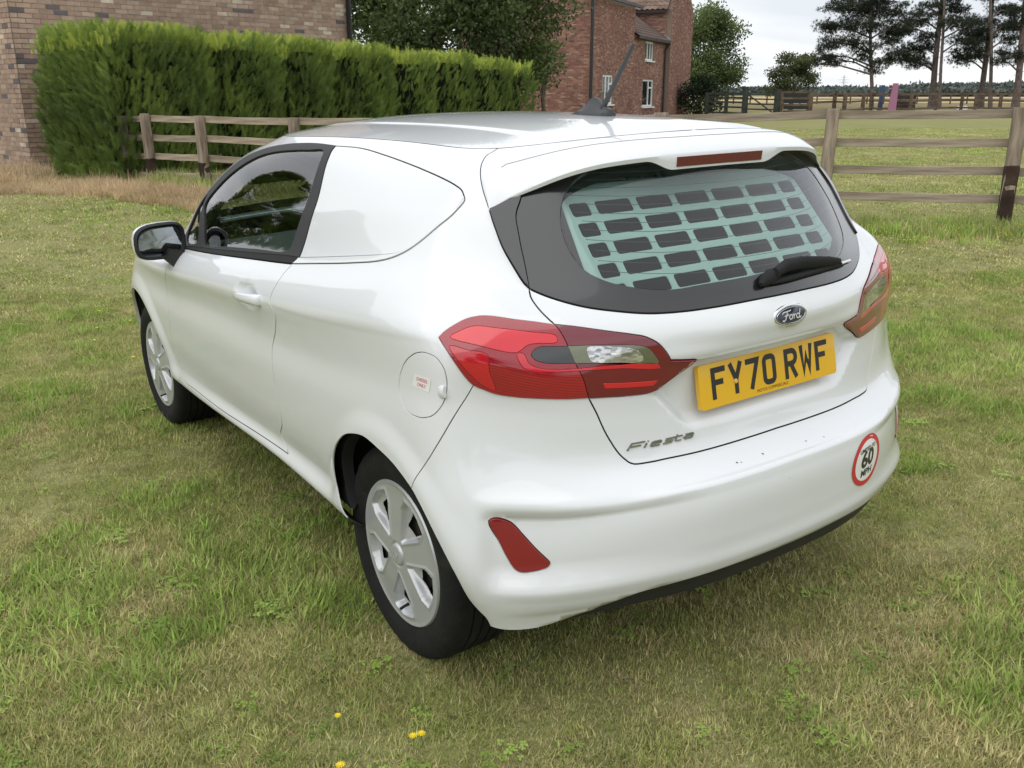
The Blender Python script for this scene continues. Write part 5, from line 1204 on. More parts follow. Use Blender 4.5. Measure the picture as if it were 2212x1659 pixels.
for i, (px_, d, ty_, ry) in enumerate(PO):
    top = at(px_, ty_, d); gz = ghf(top.x, top.y)
    w_ = .105 if px_ < 1500 else .125
    if px_ == 1430: w_ = .15
    o = post_mesh(w_, top.z-gz, i).build('post', wood, FENCE, sharp=30); o.location = (top.x, top.y, gz)
    dirv = at(PO[min(i+1, len(PO)-1)][0], 250, PO[min(i+1, len(PO)-1)][1])-at(PO[max(i-1, 0)][0], 250, PO[max(i-1, 0)][1]); o.rotation_euler = (random.uniform(-.012, .012), random.uniform(-.012, .012), math.atan2(dirv.y, dirv.x))
    pts_.append((Vector((top.x, top.y, gz)), [at(px_, y, d).z for y in ry], dirv.normalized()))
    # damp foot of the post
    f = post_mesh(w_+.004, .34 if i < 9 else .62, i+50); f.v = [(v[0], v[1], v[2]) for v in f.v]
    fo_ = f.build('damp_foot', damp, o)
for i in range(len(pts_)-1):
    (a, za, da), (b, zb, db) = pts_[i], pts_[i+1]
    for k in range(4):
        u = Vector((b.x-a.x, b.y-a.y, 0)).normalized(); nrm = Vector((u.y, -u.x, 0)); nrm = nrm if nrm.dot(FWD) > 0 else -nrm
        off = nrm*(.075+.002*k); j1, j2 = random.uniform(-.006, .006), random.uniform(-.006, .006)
        A = Vector((a.x, a.y, za[k]+j1))+off-u*(.0+.002); B = Vector((b.x, b.y, zb[k]+j2))+off+u*(-.004)
        L = (B-A).length; mb = MB(); rg = random.Random(i*7+k); rings = []; n = 7
        for q in range(n):
            t = q/(n-1)-.5; w_, h_ = .034, .086; bow = .006*math.cos(t*3)+rg.uniform(-.0025, .0025); e = .003
            # local frame: length along z so that the grain runs with the rail
            rings.append([Vector((x, y+bow, t*L)) for x, y in ((-w_/2, -h_/2+e), (-w_/2+e, -h_/2), (w_/2-e, -h_/2), (w_/2, -h_/2+e), (w_/2, h_/2-e), (w_/2-e, h_/2), (-w_/2+e, h_/2), (-w_/2, h_/2-e))])
        o = mb.loft(rings).build('rail', wood_r, FENCE, sharp=30)
        z = (B-A).normalized(); x = z.cross(Vector((0, 0, 1))).normalized(); y = z.cross(x)*-1; y = Vector((0, 0, 1)) if False else x.cross(z)*-1
        Rm_ = Matrix((x, y, z)).transposed().to_4x4(); Rm_.translation = (A+B)/2; o.matrix_world = Rm_
# ------------------------------------------------------------------ brick buildings
def brick_mat(name, ramp, joined, rough=.9):
    m = pbr(name, ramp[0][1], rough, spec=.2); t = m.node_tree; b = t.nodes['Principled BSDF']
    if joined: s_ = nd(t, 'ShaderNodeAttribute', attribute_name='rnd').outputs['Fac']
    else: s_ = nd(t, 'ShaderNodeObjectInfo').outputs['Random']
    r = nd(t, 'ShaderNodeValToRGB'); r.color_ramp.interpolation = 'CONSTANT'; el = r.color_ramp.elements; el[0].position = 0; el[0].color = (*ramp[0][1], 1); el[1].position = ramp[-1][0]; el[1].color = (*ramp[-1][1], 1)
    for p, c in ramp[1:-1]: q = el.new(p); q.color = (*c, 1)
    t.links.new(s_, r.inputs[0])
    g = nd(t, 'ShaderNodeNewGeometry'); n = nd(t, 'ShaderNodeTexNoise'); n.inputs['Scale'].default_value = 9; n.inputs['Detail'].default_value = 6; t.links.new(g.outputs['Position'], n.inputs['Vector'])
    n0 = nd(t, 'ShaderNodeTexNoise'); n0.inputs['Scale'].default_value = .6; n0.inputs['Detail'].default_value = 3; t.links.new(g.outputs['Position'], n0.inputs['Vector'])
    ad_ = nd(t, 'ShaderNodeMath', operation='ADD'); t.links.new(n.outputs[0], ad_.inputs[0]); t.links.new(n0.outputs[0], ad_.inputs[1])
    mr = nd(t, 'ShaderNodeMapRange'); mr.inputs[1].default_value = .7; mr.inputs[2].default_value = 1.35; mr.inputs[3].default_value = .72; mr.inputs[4].default_value = 1.25; t.links.new(ad_.outputs[0], mr.inputs[0])
    hs = nd(t, 'ShaderNodeHueSaturation'); t.links.new(r.outputs[0], hs.inputs['Color']); t.links.new(mr.outputs[0], hs.inputs['Value']); t.links.new(hs.outputs[0], b.inputs['Base Color'])
    return m
NB = [(0, (.36, .25, .195)), (.22, (.40, .285, .22)), (.40, (.325, .22, .175)), (.55, (.43, .32, .25)), (.70, (.37, .265, .21)), (.84, (.56, .47, .38)), (.90, (.28, .205, .175)), (.945, (.14, .12, .125))]
RB = [(0, (.245, .125, .098)), (.25, (.285, .155, .12)), (.5, (.22, .11, .09)), (.68, (.33, .19, .145)), (.82, (.195, .10, .085)), (.92, (.37, .25, .20)), (.97, (.12, .08, .075))]
def bricks(parent, A, B, z0, z1, nrm, ramp_s, ramp_j, holes=(), singles=0, prefer=None, L=.225, Hc=.075, seed=0, top=None, joined_name='brickwork'):
    """stretcher-bond bricks standing 6 mm proud of their mortar from A to B; the most visible ones are objects of their own"""
    rg = random.Random(seed); u = Vector((B.x-A.x, B.y-A.y, 0)); W = u.length; u.normalize(); cells = []
    bw, bh, bd = L-.011, Hc-.011, .03
    for r_ in range(int((z1-z0)/Hc)):
        zc = z0+(r_+.5)*Hc; s = -(L/2)*(r_ % 2)
        while s < W-.02:
            a, b = max(s, 0), min(s+L, W)
            if b-a > .05:
                c = (a+b)/2
                if (top is None or zc < top(c)) and not any(h0-.01 < b-.02 and a+.02 < h1+.01 and v0 < zc+.02 and zc-.02 < v1 for h0, h1, v0, v1 in holes): cells.append((c, zc, b-a-.011))
            s += L
    order = sorted(range(len(cells)), key=lambda i: -prefer(A+u*cells[i][0], cells[i][1])) if prefer else list(range(len(cells)))
    sing = set(order[:singles]); base = MB().box((0, 0, 0), (bw, bd, bh)); me = bpy.data.meshes.new('brick'); me.from_pydata(base.v, [], base.f); me.materials.append(ramp_s)
    ang = math.atan2(u.y, u.x); V = []; F = []; RN = []
    for i, (c, zc, w_) in enumerate(cells):
        p = A+u*c+nrm*(rg.uniform(-.0025, .0025)-bd/2+.006); p.z = zc
        if i in sing and abs(w_-bw) < .01:
            o = bpy.data.objects.new('brick', me); COL.objects.link(o); o.location = p; o.rotation_euler = (0, 0, ang+rg.uniform(-.004, .004)); o.parent = parent
        else:
            b = len(V); h = bh/2; d2 = bd/2
            for sx in (-w_/2, w_/2):
                for sy in (-d2, d2):
                    for sz in (-h, h): q = p+u*sx+nrm*sy; V.append((q.x, q.y, q.z+sz))
            F += [tuple(b+k for k in f) for f in ((2, 3, 7, 6), (0, 2, 6, 4), (1, 5, 7, 3), (0, 1, 3, 2), (4, 6, 7, 5))]; RN += [rg.random()]*8
    if V:
        o = mesh_obj(joined_name, V, F, ramp_j, parent); a = o.data.attributes.new('rnd', 'FLOAT', 'POINT'); a.data.foreach_set('value', np.array(RN, dtype=np.float32)); tag(o, kind='stuff')
    return u, W
mort = noisy('mortar_buff', [(.30, .25, .19), (.40, .34, .27)], 12, .95)
mort2 = noisy('mortar_old', [(.19, .135, .11), (.25, .185, .15)], 8, .95)
nb_s, nb_j = brick_mat('new_brick', NB, False), brick_mat('new_brick_field', NB, True)
rb_s, rb_j = brick_mat('old_brick', RB, False), brick_mat('old_brick_field', RB, True)
def seen(P, z):
    """rough visibility score of a spot: inside the frame and near"""
    q = R_W @ (np.array([P.x, P.y, z])-CAM)
    if q[2] < .1: return -1e9
    px_, py_ = W_PX/2+F_PX*q[0]/q[2], H_PX/2-F_PX*q[1]/q[2]
    ok = -5 < px_ < W_PX+5 and -5 < py_ < H_PX
    return (1000 if ok else 0)-q[2]
BARN = empty('brick_building', label='new buff and pink brick building behind the conifer hedge, left edge of the view', cat='building')
w0 = atz(72, 14.9, .3); w1 = atz(764, 19.6, .3); w0.z = w1.z = 0; wu = (w1-w0).normalized(); wn = Vector((wu.y, -wu.x, 0)); wn = wn if wn.dot(FWD) < 0 else -wn
w2 = w0-wn*7.0
def score_main(P, z):
    s = seen(P, z); q = R_W @ (np.array([P.x, P.y, z])-CAM); px_, py_ = W_PX/2+F_PX*q[0]/q[2], H_PX/2-F_PX*q[1]/q[2]
    return s-(500 if py_ > 98 and px_ > 100 else 0)
bricks(BARN, w0+Vector((.004, 0, 0)), w1, .15, 4.6, wn, nb_s, nb_j, singles=170, prefer=score_main, seed=1)
un = Vector((wu.x, wu.y, 0))*-1
bricks(BARN, w0, w2, .15, 4.6, un, nb_s, nb_j, singles=120, prefer=seen, seed=2)
c0 = (w0+w1)/2
mb = MB(); th = .3
for a, b, n_ in ((w0, w1, wn), (w0, w2, un)):
    q = [a-n_*.0, b-n_*.0, b-n_*th, a-n_*th]; mb.loft([[Vector((p.x, p.y, z)) for p in q] for z in (0, 4.6)])
mb.build('mortar_wall', mort, BARN)
MB().loft([[Vector((p.x, p.y, z)) for p in (w0+wn*.25-wu*.3, w1+wn*.25+wu*.3, w1-wn*7.3+wu*.3, w0-wn*7.3-wu*.3)] for z in (4.6, 4.75)]).build('eaves', pbr('eaves_black', (.02, .02, .022), .5), BARN)
ra, rb_ = w0+wn*.3-wu*.3, w1+wn*.3+wu*.3; rc_, rd_ = w1-wn*7.3+wu*.3, w0-wn*7.3-wu*.3; z = 4.75
MB().add([(*ra.to_2d(), z), (*rb_.to_2d(), z), (*((rb_+rc_)/2).to_2d(), 7), (*((ra+rd_)/2).to_2d(), 7), (*rc_.to_2d(), z), (*rd_.to_2d(), z)], [(0, 1, 2, 3), (3, 2, 4, 5), (1, 4, 2), (0, 3, 5)]).build('roof', pbr('slate', (.08, .08, .085), .8), BARN)
dpp = w1+wn*.09-wu*.02
MB().tube([w1+wn*.45+wu*.05-wu*.5+Vector((0, 0, 4.5)), w1+wn*.2-wu*.28+Vector((0, 0, 4.05)), dpp+Vector((0, 0, 3.45)), dpp+Vector((0, 0, .2))], .055, 10).build('downpipe', pbr('pipe_black', (.015, .015, .017), .35), BARN, smooth=True)
# ------------------------------------------------------------------ conifer hedge
def leaf_mat(name, cols, trans=.3, rough=.65):
    m = pbr(name, cols[0], rough, spec=.25); t = m.node_tree; b = t.nodes['Principled BSDF']; a = nd(t, 'ShaderNodeAttribute', attribute_name='rnd')
    r = nd(t, 'ShaderNodeValToRGB'); el = r.color_ramp.elements; k = len(cols); el[0].color = (*cols[0], 1); el[1].color = (*cols[-1], 1); el[0].position = 0; el[1].position = 1
    for i in range(1, k-1): q = el.new(i/(k-1)); q.color = (*cols[i], 1)
    t.links.new(a.outputs['Fac'], r.inputs[0]); t.links.new(r.outputs[0], b.inputs['Base Color'])
    tl = nd(t, 'ShaderNodeBsdfTranslucent'); t.links.new(r.outputs[0], tl.inputs[0]); mx_ = nd(t, 'ShaderNodeMixShader'); mx_.inputs[0].default_value = trans
    o = t.nodes['Material Output']; t.links.new(b.outputs[0], mx_.inputs[1]); t.links.new(tl.outputs[0], mx_.inputs[2]); t.links.new(mx_.outputs[0], o.inputs[0])
    return m
def stamp(name, tv, tf, P, D, U, S_, rnd, mat, parent=None, kind=None):
    """stamp a small template (verts tv, faces tf) at points P with forward D, up-ish U, size S_"""
    P = np.asarray(P, float); D = np.asarray(D, float); U = np.asarray(U, float); D = D/(np.linalg.norm(D, axis=1)[:, None]+1e-9); X = np.cross(D, U); X /= np.linalg.norm(X, axis=1)[:, None]+1e-9; Z = np.cross(X, D)
    tv = np.asarray(tv, float); n, k = len(P), len(tv); S_ = np.asarray(S_, float)
    V = P[:, None, :]+S_[:, None, None]*(tv[None, :, 0, None]*X[:, None, :]+tv[None, :, 1, None]*D[:, None, :]+tv[None, :, 2, None]*Z[:, None, :])
    V = V.reshape(-1, 3); fl = len(tf[0]); F = (np.asarray(tf)[None]+(np.arange(n)*k)[:, None, None]).reshape(-1, fl)
    me = bpy.data.meshes.new(name); me.vertices.add(len(V)); me.vertices.foreach_set('co', V.astype(np.float32).ravel()); me.loops.add(F.size); me.loops.foreach_set('vertex_index', F.astype(np.int32).ravel())
    me.polygons.add(len(F)); me.polygons.foreach_set('loop_start', np.arange(0, F.size, fl, dtype=np.int32)); me.update(calc_edges=True)
    a = me.attributes.new('rnd', 'FLOAT', 'POINT'); a.data.foreach_set('value', np.repeat(np.clip(rnd, 0, 1), k).astype(np.float32)); me.materials.append(mat)
    o = bpy.data.objects.new(name, me); COL.objects.link(o)
    if parent is not None: o.parent = parent
    if kind: o['kind'] = kind
    return o
# feathery spray: a stem with side branchlets, all thin triangles
sv, sf = [], []
def tri(a, b, w_):
    a = np.array(a); b = np.array(b); d = b-a; p = np.array([-d[1], d[0], 0]); p = p/np.linalg.norm(p)*w_; i = len(sv); sv.extend([a-p, a+p, b]); sf.append((i, i+1, i+2))
tri((0, 0, 0), (0, 1, .05), .022)
for k in range(9):
    y = .10+.085*k; l = .24*(1-.5*k/9)
    for s_ in (-1, 1): tri((0, y, 0), (s_*l, y+l*.85, .04*((k % 2)*2-1)), .024)
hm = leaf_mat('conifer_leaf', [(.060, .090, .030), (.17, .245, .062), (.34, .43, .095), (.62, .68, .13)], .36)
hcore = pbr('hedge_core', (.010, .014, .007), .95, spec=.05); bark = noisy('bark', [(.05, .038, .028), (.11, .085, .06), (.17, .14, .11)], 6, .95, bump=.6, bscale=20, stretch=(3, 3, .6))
HEDGE = empty('conifer_hedge', label='clipped green conifer hedge with bright yellow-green top between fence and brick building', cat='hedge')
hA = Vector(atz(268, 13.25, .3)); hB = Vector(atz(765, 17.0, .3)); hC = Vector(atz(1155, 22.0, .3))
for q in (hA, hB, hC): q.z = 0
hu = (hB-hA).normalized(); hn = Vector((hu.y, -hu.x, 0)); hn = hn if hn.dot(FWD) < 0 else -hn
Ltot = (hC-hA).length; hu = (hC-hA).normalized(); hn = Vector((hu.y, -hu.x, 0)); hn = hn if hn.dot(FWD) < 0 else -hn
TH = 1.8; s = 0; si = 0; rg = np.random.default_rng(21)
while s < Ltot:
    L_ = rg.uniform(1.15, 1.7) if s > 0 else 1.9
    e = min(s+L_, Ltot); cs = (s+e)/2; top = CAM[2]+np.interp(cs/Ltot, [0, .42, 1], [.80, .76, .56])+rg.uniform(-.05, .05); gz = ghf(*(hA+hu*cs).to_2d())
    hw, hd, hgt = (e-s)/2+.06, TH/2, top-gz
    cen = hA+hu*cs-hn*hd; cen.z = gz
    dens = 420 if s < 6 else 260
    def surf_pts(n, face):
        a, b = rg.random(n)*2-1, rg.random(n)
        if face == 'front':
            x = a*hw; z = b*hgt; bul = .42*(1-np.abs(a)**3.5)-.24-.10*(b < .08)-.10*b**6+.04*np.sin(x*9+z*5+si); y = hd-.10+bul; out_ = np.array([a*.35, np.ones(n), 0*a]).T
        elif face == 'top':
            x = a*hw; y = (b*2-1)*hd*.95; z = hgt+.04*np.sin(x*7+si)-.16*np.abs(a)**4+0*a; out_ = np.array([a*.1, 0*a, np.ones(n)]).T
        else:
            z = b*hgt; y = a*hd*.97; x = -hw*np.ones(n)+.03+.07*np.abs(a)**3-.10*np.sin(z*2.0); out_ = np.array([-np.ones(n), a*.3, 0*a]).T
        return np.column_stack([x, y, z]), out_
    P, Dv, Rn, Sz = [], [], [], []
    faces = [('front', int(dens*2*hw*hgt)), ('top', int(dens*1.1*2*hw*TH))]+([('end', int(460*TH*hgt))] if si == 0 else [])
    for fc, n in faces:
        p, o_ = surf_pts(n, fc)
        jit = rg.normal(0, .28, (n, 3))
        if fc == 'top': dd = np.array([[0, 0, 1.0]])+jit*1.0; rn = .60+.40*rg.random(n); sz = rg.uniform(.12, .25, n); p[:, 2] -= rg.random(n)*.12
        else:
            dd = o_*.55+np.array([[0, 0, .95]])+jit; p -= o_*(rg.random(n)[:, None]**2)*.22; zz = p[:, 2]/hgt
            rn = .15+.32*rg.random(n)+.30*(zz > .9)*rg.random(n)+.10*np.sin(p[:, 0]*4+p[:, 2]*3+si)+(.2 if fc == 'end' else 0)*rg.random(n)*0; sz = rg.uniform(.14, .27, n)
        P.append(p); Dv.append(dd); Rn.append(rn); Sz.append(sz)
    P, Dv, Rn, Sz = np.vstack(P), np.vstack(Dv), np.concatenate(Rn), np.concatenate(Sz)
    Mx = np.array([[hu.x, hu.y, 0], [hn.x, hn.y, 0], [0, 0, 1]])
    Pw = P @ Mx+np.array(cen); Dw = Dv @ Mx; Uw = np.column_stack([hn.x+rg.normal(0, .35, len(P)), hn.y+rg.normal(0, .35, len(P)), rg.normal(0, .35, len(P))])
    sh = empty('hedge_shrub'); sh.parent = HEDGE
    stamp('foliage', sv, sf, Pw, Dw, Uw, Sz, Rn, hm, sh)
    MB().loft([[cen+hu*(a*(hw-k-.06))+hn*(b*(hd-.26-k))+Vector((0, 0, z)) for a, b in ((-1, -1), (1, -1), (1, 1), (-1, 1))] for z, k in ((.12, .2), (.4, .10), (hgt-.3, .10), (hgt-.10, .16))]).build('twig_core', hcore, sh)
    MB().tube([cen+Vector((0, 0, -.05)), cen+Vector((.02, 0, .8))], [.09, .07], 8).build('stem', bark, sh)
    s = e; si += 1
# ------------------------------------------------------------------ dead grass, weeds and flowers
gm4 = blade_mat('pale_straw', (.50, .37, .22), (.66, .52, .34), dryness=.5, rough=.8)
def weeds():
    r = np.random.default_rng(31)
    src = [clump('straw_tuft', 40, .14, .12, .34, .007, .9, gm4, 4, 41, droop=.9), clump('straw_tuft', 34, .16, .08, .24, .008, 1.2, gm4, 4, 42, droop=.9), clump('straw_tuft', 26, .14, .18, .46, .006, .7, gm4, 4, 43, droop=.8), clump('straw_tuft', 30, .14, .06, .16, .010, 1.0, gm1, 3, 44)]
    P = []; idx = []; S_ = []
    for _ in range(1700):
        t = r.random(); px_ = -60+t*560; d = r.uniform(11.4, 13.0) if px_ < 250 else r.uniform(11.2, 12.5)-(px_-250)/220*.75
        if px_ < 110: d = r.uniform(11.6, 14.6)
        q = atz(px_, d, .28); z = ghf(q.x, q.y); P.append((q.x, q.y, z)); k = r.choice([0, 1, 2, 3], p=[.36, .36, .10, .18]); idx.append(k); S_.append(r.uniform(.5, 1.0)*(1.25 if px_ < 110 and d > 12.5 else .75))
    n = len(P); S_ = np.array(S_)
    scatter('dead_grass_bank', src, P, np.column_stack([r.normal(0, .15, n), r.normal(0, .15, n), r.uniform(0, 6.28, n)]), np.column_stack([S_, S_, S_]), idx)
    # long green and dry growth along the fence foot, and under the hedge
    P = []; idx = []; S_ = []
    src = [clump('fence_growth', 30, .13, .08, .22, .009, .9, gm2, 3, 51), clump('fence_growth', 30, .13, .06, .20, .008, 1.0, gm4, 3, 52), clump('fence_growth', 30, .13, .07, .20, .009, .9, gm1, 3, 53)]
    for _ in range(1500):
        t = r.random()**.8; i = r.integers(7, len(pts_)-1); a, b = pts_[i][0], pts_[i+1][0]; u = r.random(); q = a+(b-a)*u-FWD*(abs(r.normal(0, .45))-.1)
        P.append((q.x, q.y, ghf(q.x, q.y))); idx.append(int(r.choice([0, 1, 2], p=[.5, .15, .35]))); S_.append(r.uniform(.45, .9))
    for _ in range(500):
        i = r.integers(1, 4); a, b = pts_[i][0], pts_[i+1][0]; u = r.random(); q = a+(b-a)*u+FWD*r.normal(.1, .3); P.append((q.x, q.y, ghf(q.x, q.y))); idx.append(int(r.choice([0, 1, 2]))); S_.append(r.uniform(.6, 1.3))
    n = len(P); S_ = np.array(S_); scatter('fence_foot_growth', src, P, np.column_stack([0*S_, 0*S_, r.uniform(0, 6.28, n)]), np.column_stack([S_, S_, S_]), idx)
weeds()
yel = pbr('flower_yellow', (.80, .62, .02), .6); stemm = pbr('flower_stem', (.10, .16, .04), .7)
def flower(px_, py_, label, rad=.013):
    o_, dv_ = CAM, np.array(at(px_, py_, 1))-CAM; t = 2.0
    for _ in range(30):
        p = o_+dv_*t; t += (p[2]-(ghf(p[0], p[1])+.045))/max(-dv_[2], .05)
    p = Vector(o_+dv_*t); g = ghf(p.x, p.y); e = empty('yellow_flower', (p.x, p.y, g), label, 'flower', 'small yellow flowers in the near lawn')
    mb = MB(); h = .045
    for k in range(11):
        a = 2*math.pi*k/11; mb.add([(0, 0, h), (rad*.6*math.cos(a-.22), rad*.6*math.sin(a-.22), h+.003), (rad*math.cos(a), rad*math.sin(a), h+.002), (rad*.6*math.cos(a+.22), rad*.6*math.sin(a+.22), h+.003)], [(0, 1, 2, 3)])
    mb.tube([(0, 0, h-.004), (0, 0, h+.004)], [.0035, .0045], 8); mb.build('petals', yel, e)
    MB().tube([(0, 0, 0), (.002, 0, h*.5), (0, 0, h-.003)], .0012, 5).build('stem', stemm, e)
flower(730, 1546, 'single yellow flower in the near lawn, farthest from the camera of the near ones', .011)
flower(892, 1590, 'left one of the touching pair of yellow flowers in the near lawn', .013)
flower(910, 1585, 'right one of the touching pair of yellow flowers in the near lawn', .013)
flower(735, 1653, 'yellow flower at the bottom edge of the view', .014)
r = np.random.default_rng(77); P = []
for _ in range(150):
    px_ = r.uniform(1820, 2260); d = r.uniform(8.2, 9.3)-(px_-1820)/440*.5; q = atz(px_, d, .25); P.append((q.x, q.y, ghf(q.x, q.y)+r.uniform(.09, .16)))
for _ in range(60):
    px_ = r.uniform(150, 420); d = r.uniform(5.5, 11); q = atz(px_, d, .1); P.append((q.x, q.y, ghf(q.x, q.y)+.05))
P = np.array(P); n = len(P); ft = [(0, 0, 0), (.6, .2, .1), (.2, .6, .1), (-.3, .5, .1), (-.6, .0, .1), (-.2, -.6, .1), (.4, -.4, .1)]
tag(stamp('fence_foot_flowers', ft, [(0, 1, 2), (0, 2, 3), (0, 3, 4), (0, 4, 5), (0, 5, 6), (0, 6, 1)], P, np.tile([1, 0, 0.], (n, 1)), np.tile([0, 0, 1.], (n, 1)), r.uniform(.010, .018, n), r.random(n), yel), kind='stuff')

# ------------------------------------------------------------------ old red brick farmhouse
HOUSE = empty('farmhouse', label='old red brick farmhouse with white windows and clay tile roofs behind the hedge', cat='house')
def hp_(px_, d): q = Vector(atz(px_, d, .3)); q.z = 0; return q
c1 = hp_(1270.5, 41.0); ru = (RGT*.40+FWD*.9165).normalized(); lu = (RGT*-.9165+FWD*.40).normalized(); rn = Vector((ru.y, -ru.x, 0)); rn = rn if rn.dot(FWD) < 0 or rn.dot(RGT) < 0 else -rn
# outward normals: right face looks back along -lu, left face looks back along -ru
n_r, n_l = -lu, -ru
n_r = Vector((ru.y, -ru.x, 0)); n_r = n_r if (Vector((CAM[0], CAM[1], 0))-c1).dot(n_r) > 0 else -n_r
n_l = Vector((lu.y, -lu.x, 0)); n_l = n_l if (Vector((CAM[0], CAM[1], 0))-c1).dot(n_l) > 0 else -n_l
def on_face(px_, py_, A=c1, n_=None, off=0):
    """(s, z) on the right-hand facade seen at a pixel"""
    n_ = n_ or n_r; o_ = Vector(CAM); dv_ = at(px_, py_, 1)-o_; A2 = A+n_*off; t = (A2-o_).dot(n_)/dv_.dot(n_); p = o_+dv_*t; return (p-A2).dot(ru), p.z
sB = on_face(1365, 240)[0]; sC = on_face(1431, 240)[0]; sD = on_face(1477, 240)[0]
zA = on_face(1345, 7.5)[1]; zB = on_face(1400, 86)[1]
wins = []
for k, (x0, x1, y0, y1) in enumerate([(1300.5, 1321.5, 162, 225), (1386.5, 1408.5, 172, 230), (1393.5, 1410, 90, 131)]):
    a0 = on_face(x0, y1)[0]; a1 = on_face(x1, y1)[0]; m_ = (x0+x1)/2; wins.append((a0, a1, on_face(m_, y1)[1], on_face(m_, y0)[1]))
def gable(s): return 9.2 if s < sC+.2 else 20
on_zr = on_face(1477, 31)[1]
HB = .075
bricks(HOUSE, c1, c1+ru*sB, .1, zA-.05, n_r, rb_s, rb_j, holes=[w_ for w_ in wins[:1]], singles=130, prefer=lambda P, z: seen(P, z)-(1500 if z < 1.6 else 0), L=.235, Hc=HB, seed=11)
bricks(HOUSE, c1+lu*6.5, c1, .1, 7.6, n_l, rb_s, rb_j, singles=60, prefer=lambda P, z: seen(P, z)-(1500 if (P-c1).length > 2.2 or z < 2 else 0), L=.235, Hc=HB, seed=12)
bB = c1+ru*sB
bricks(HOUSE, bB, c1+ru*sC, .1, zB-.02, n_r, rb_s, rb_j, holes=[(w_[0]-sB, w_[1]-sB, w_[2], w_[3]) for w_ in wins[1:]], singles=60, prefer=lambda P, z: seen(P, z)-(1500 if z < 1.6 else 0), L=.235, Hc=HB, seed=13)
bricks(HOUSE, c1+ru*sC+n_r*.28, c1+ru*sD+n_r*.28, .1, 9.0, n_r, rb_s, rb_j, singles=30, prefer=lambda P, z: seen(P, z)-(1500 if z < 1.6 else 0), L=.235, Hc=HB, seed=14, top=lambda s: on_zr+1.1*min(s, sD-sC-s)+.02)
def prism(mb, poly, za, zb): return mb.loft([[Vector((p.x, p.y, z)) for p in poly] for z in (za, zb)])
def wall_with_holes(name, A, s0, s1, z0, z1, n_, holes, depth=.3):
    """backing wall made of strips round the window openings"""
    mb = MB(); xs = sorted({s0, s1, *[h[0] for h in holes], *[h[1] for h in holes]})
    for a, b in zip(xs, xs[1:]):
        hs_ = sorted([(h[2], h[3]) for h in holes if h[0] <= a+1e-4 and h[1] >= b-1e-4]); z = z0
        for lo_, hi_ in hs_+[(z1, z1)]:
            if lo_ > z:
                p = [A+ru*a, A+ru*b, A+ru*b-n_*depth, A+ru*a-n_*depth]; prism(mb, p, z, lo_)
            z = hi_
    return mb.build(name, mort2, HOUSE)
wall_with_holes('wall', c1, 0, sB, 0, zA, n_r, wins[:1]); wall_with_holes('wall', c1, sB+.001, sC, 0, zB, n_r, wins[1:])
mb = MB(); A_ = c1+ru*sC+n_r*.28; LC = sD-sC
mb.loft([[Vector((*(A_+ru*s_-n_r*o_).to_2d(), z)) for s_, z in ((0, 0), (LC, 0), (LC, on_zr), (LC/2, on_zr+1.1*LC/2), (0, on_zr))] for o_ in (0, .4)]); mb.build('gable_wall', mort2, HOUSE)
prism(MB(), [c1+lu*6.5, c1+lu*.02, c1+lu*.02-n_l*.3, c1+lu*6.5-n_l*.3], 0, 8).build('side_wall', mort2, HOUSE)
prism(MB(), [c1+lu*.3+ru*.3, c1+ru*(sD-.3)+lu*.32, c1+ru*(sD-.3)+lu*6, c1+lu*6+ru*.3], .2, zB-.4).build('inner_core', dark, HOUSE)
white = pbr('window_white', (.74, .75, .74), .35); pane_m = pbr('window_pane', (.018, .022, .024), .04, spec=.9)
for k, (a0, a1, z0, z1) in enumerate(wins):
    W_, H_ = a1-a0, z1-z0; ctr = c1+ru*((a0+a1)/2)-n_r*.06; fr = MB(); ang = math.atan2(ru.y, ru.x); RR = Matrix.Rotation(ang, 3, 'Z'); t_ = .085
    zc = (z0+z1)/2; P3 = lambda s_, z: Vector((*(ctr+ru*s_).to_2d(), z))
    fr.box(P3(-W_/2+t_/2, zc), (t_, .07, H_), RR).box(P3(W_/2-t_/2, zc), (t_, .07, H_), RR).box(P3(0, z1-t_/2), (W_-2*t_, .068, t_), RR).box(P3(0, z0+t_/2), (W_-2*t_, .068, t_), RR)
    mul = [-.17, .17] if k == 0 else ([.10] if k == 1 else [-.17, .17])
    for m_ in mul: fr.box(P3(m_*W_, zc), (.09, .066, H_-2*t_), RR)
    if k != 2: fr.box(P3(W_*.30, z1-H_*.30), (W_*.30, .064, .08), RR)
    fo2 = fr.build('window', white, HOUSE)
    e_ = mul+[.5]; prev = -.5
    xs_ = [-W_/2+t_]+[m_*W_ for m_ in mul]+[W_/2-t_]
    for a, b in zip(xs_, xs_[1:]): MB().box(P3((a+b)/2, zc)-n_r*.012, (b-a-.01, .008, H_-2*t_), RR).build('pane', pane_m, fo2)
    MB().box(P3(0, z0-.04)+n_r*.10, (W_+.16, .16, .07), RR).build('sill', white, fo2)
    prism(MB(), [c1+ru*(a0-.05)-n_r*.16, c1+ru*(a1+.05)-n_r*.16, c1+ru*(a1+.05)-n_r*.3, c1+ru*(a0-.05)-n_r*.3], z0-.02, z1+.02).build('room_behind', dark, HOUSE)
pm = MATS['pipe_black']
dq = c1+n_r*.09+n_l*.05+ru*.08; MB().tube([dq+Vector((0, 0, 7.5)), dq+Vector((0, 0, .2))], .065, 8).build('downpipe', pm, HOUSE, smooth=True)
dq = c1+ru*(sC-.35)+n_r*.10; MB().tube([dq+n_r*.25+Vector((0, 0, zB-.02)), dq+Vector((0, 0, zB-.35)), dq+Vector((0, 0, .2))], .055, 8).build('downpipe', pm, HOUSE, smooth=True)
MB().bar(c1+ru*(-.3)+n_r*.25+Vector((0, 0, zA+.02)), c1+ru*(sB+.35)+n_r*.25+Vector((0, 0, zA+.02)), .16, .13).build('gutter', pm, HOUSE)
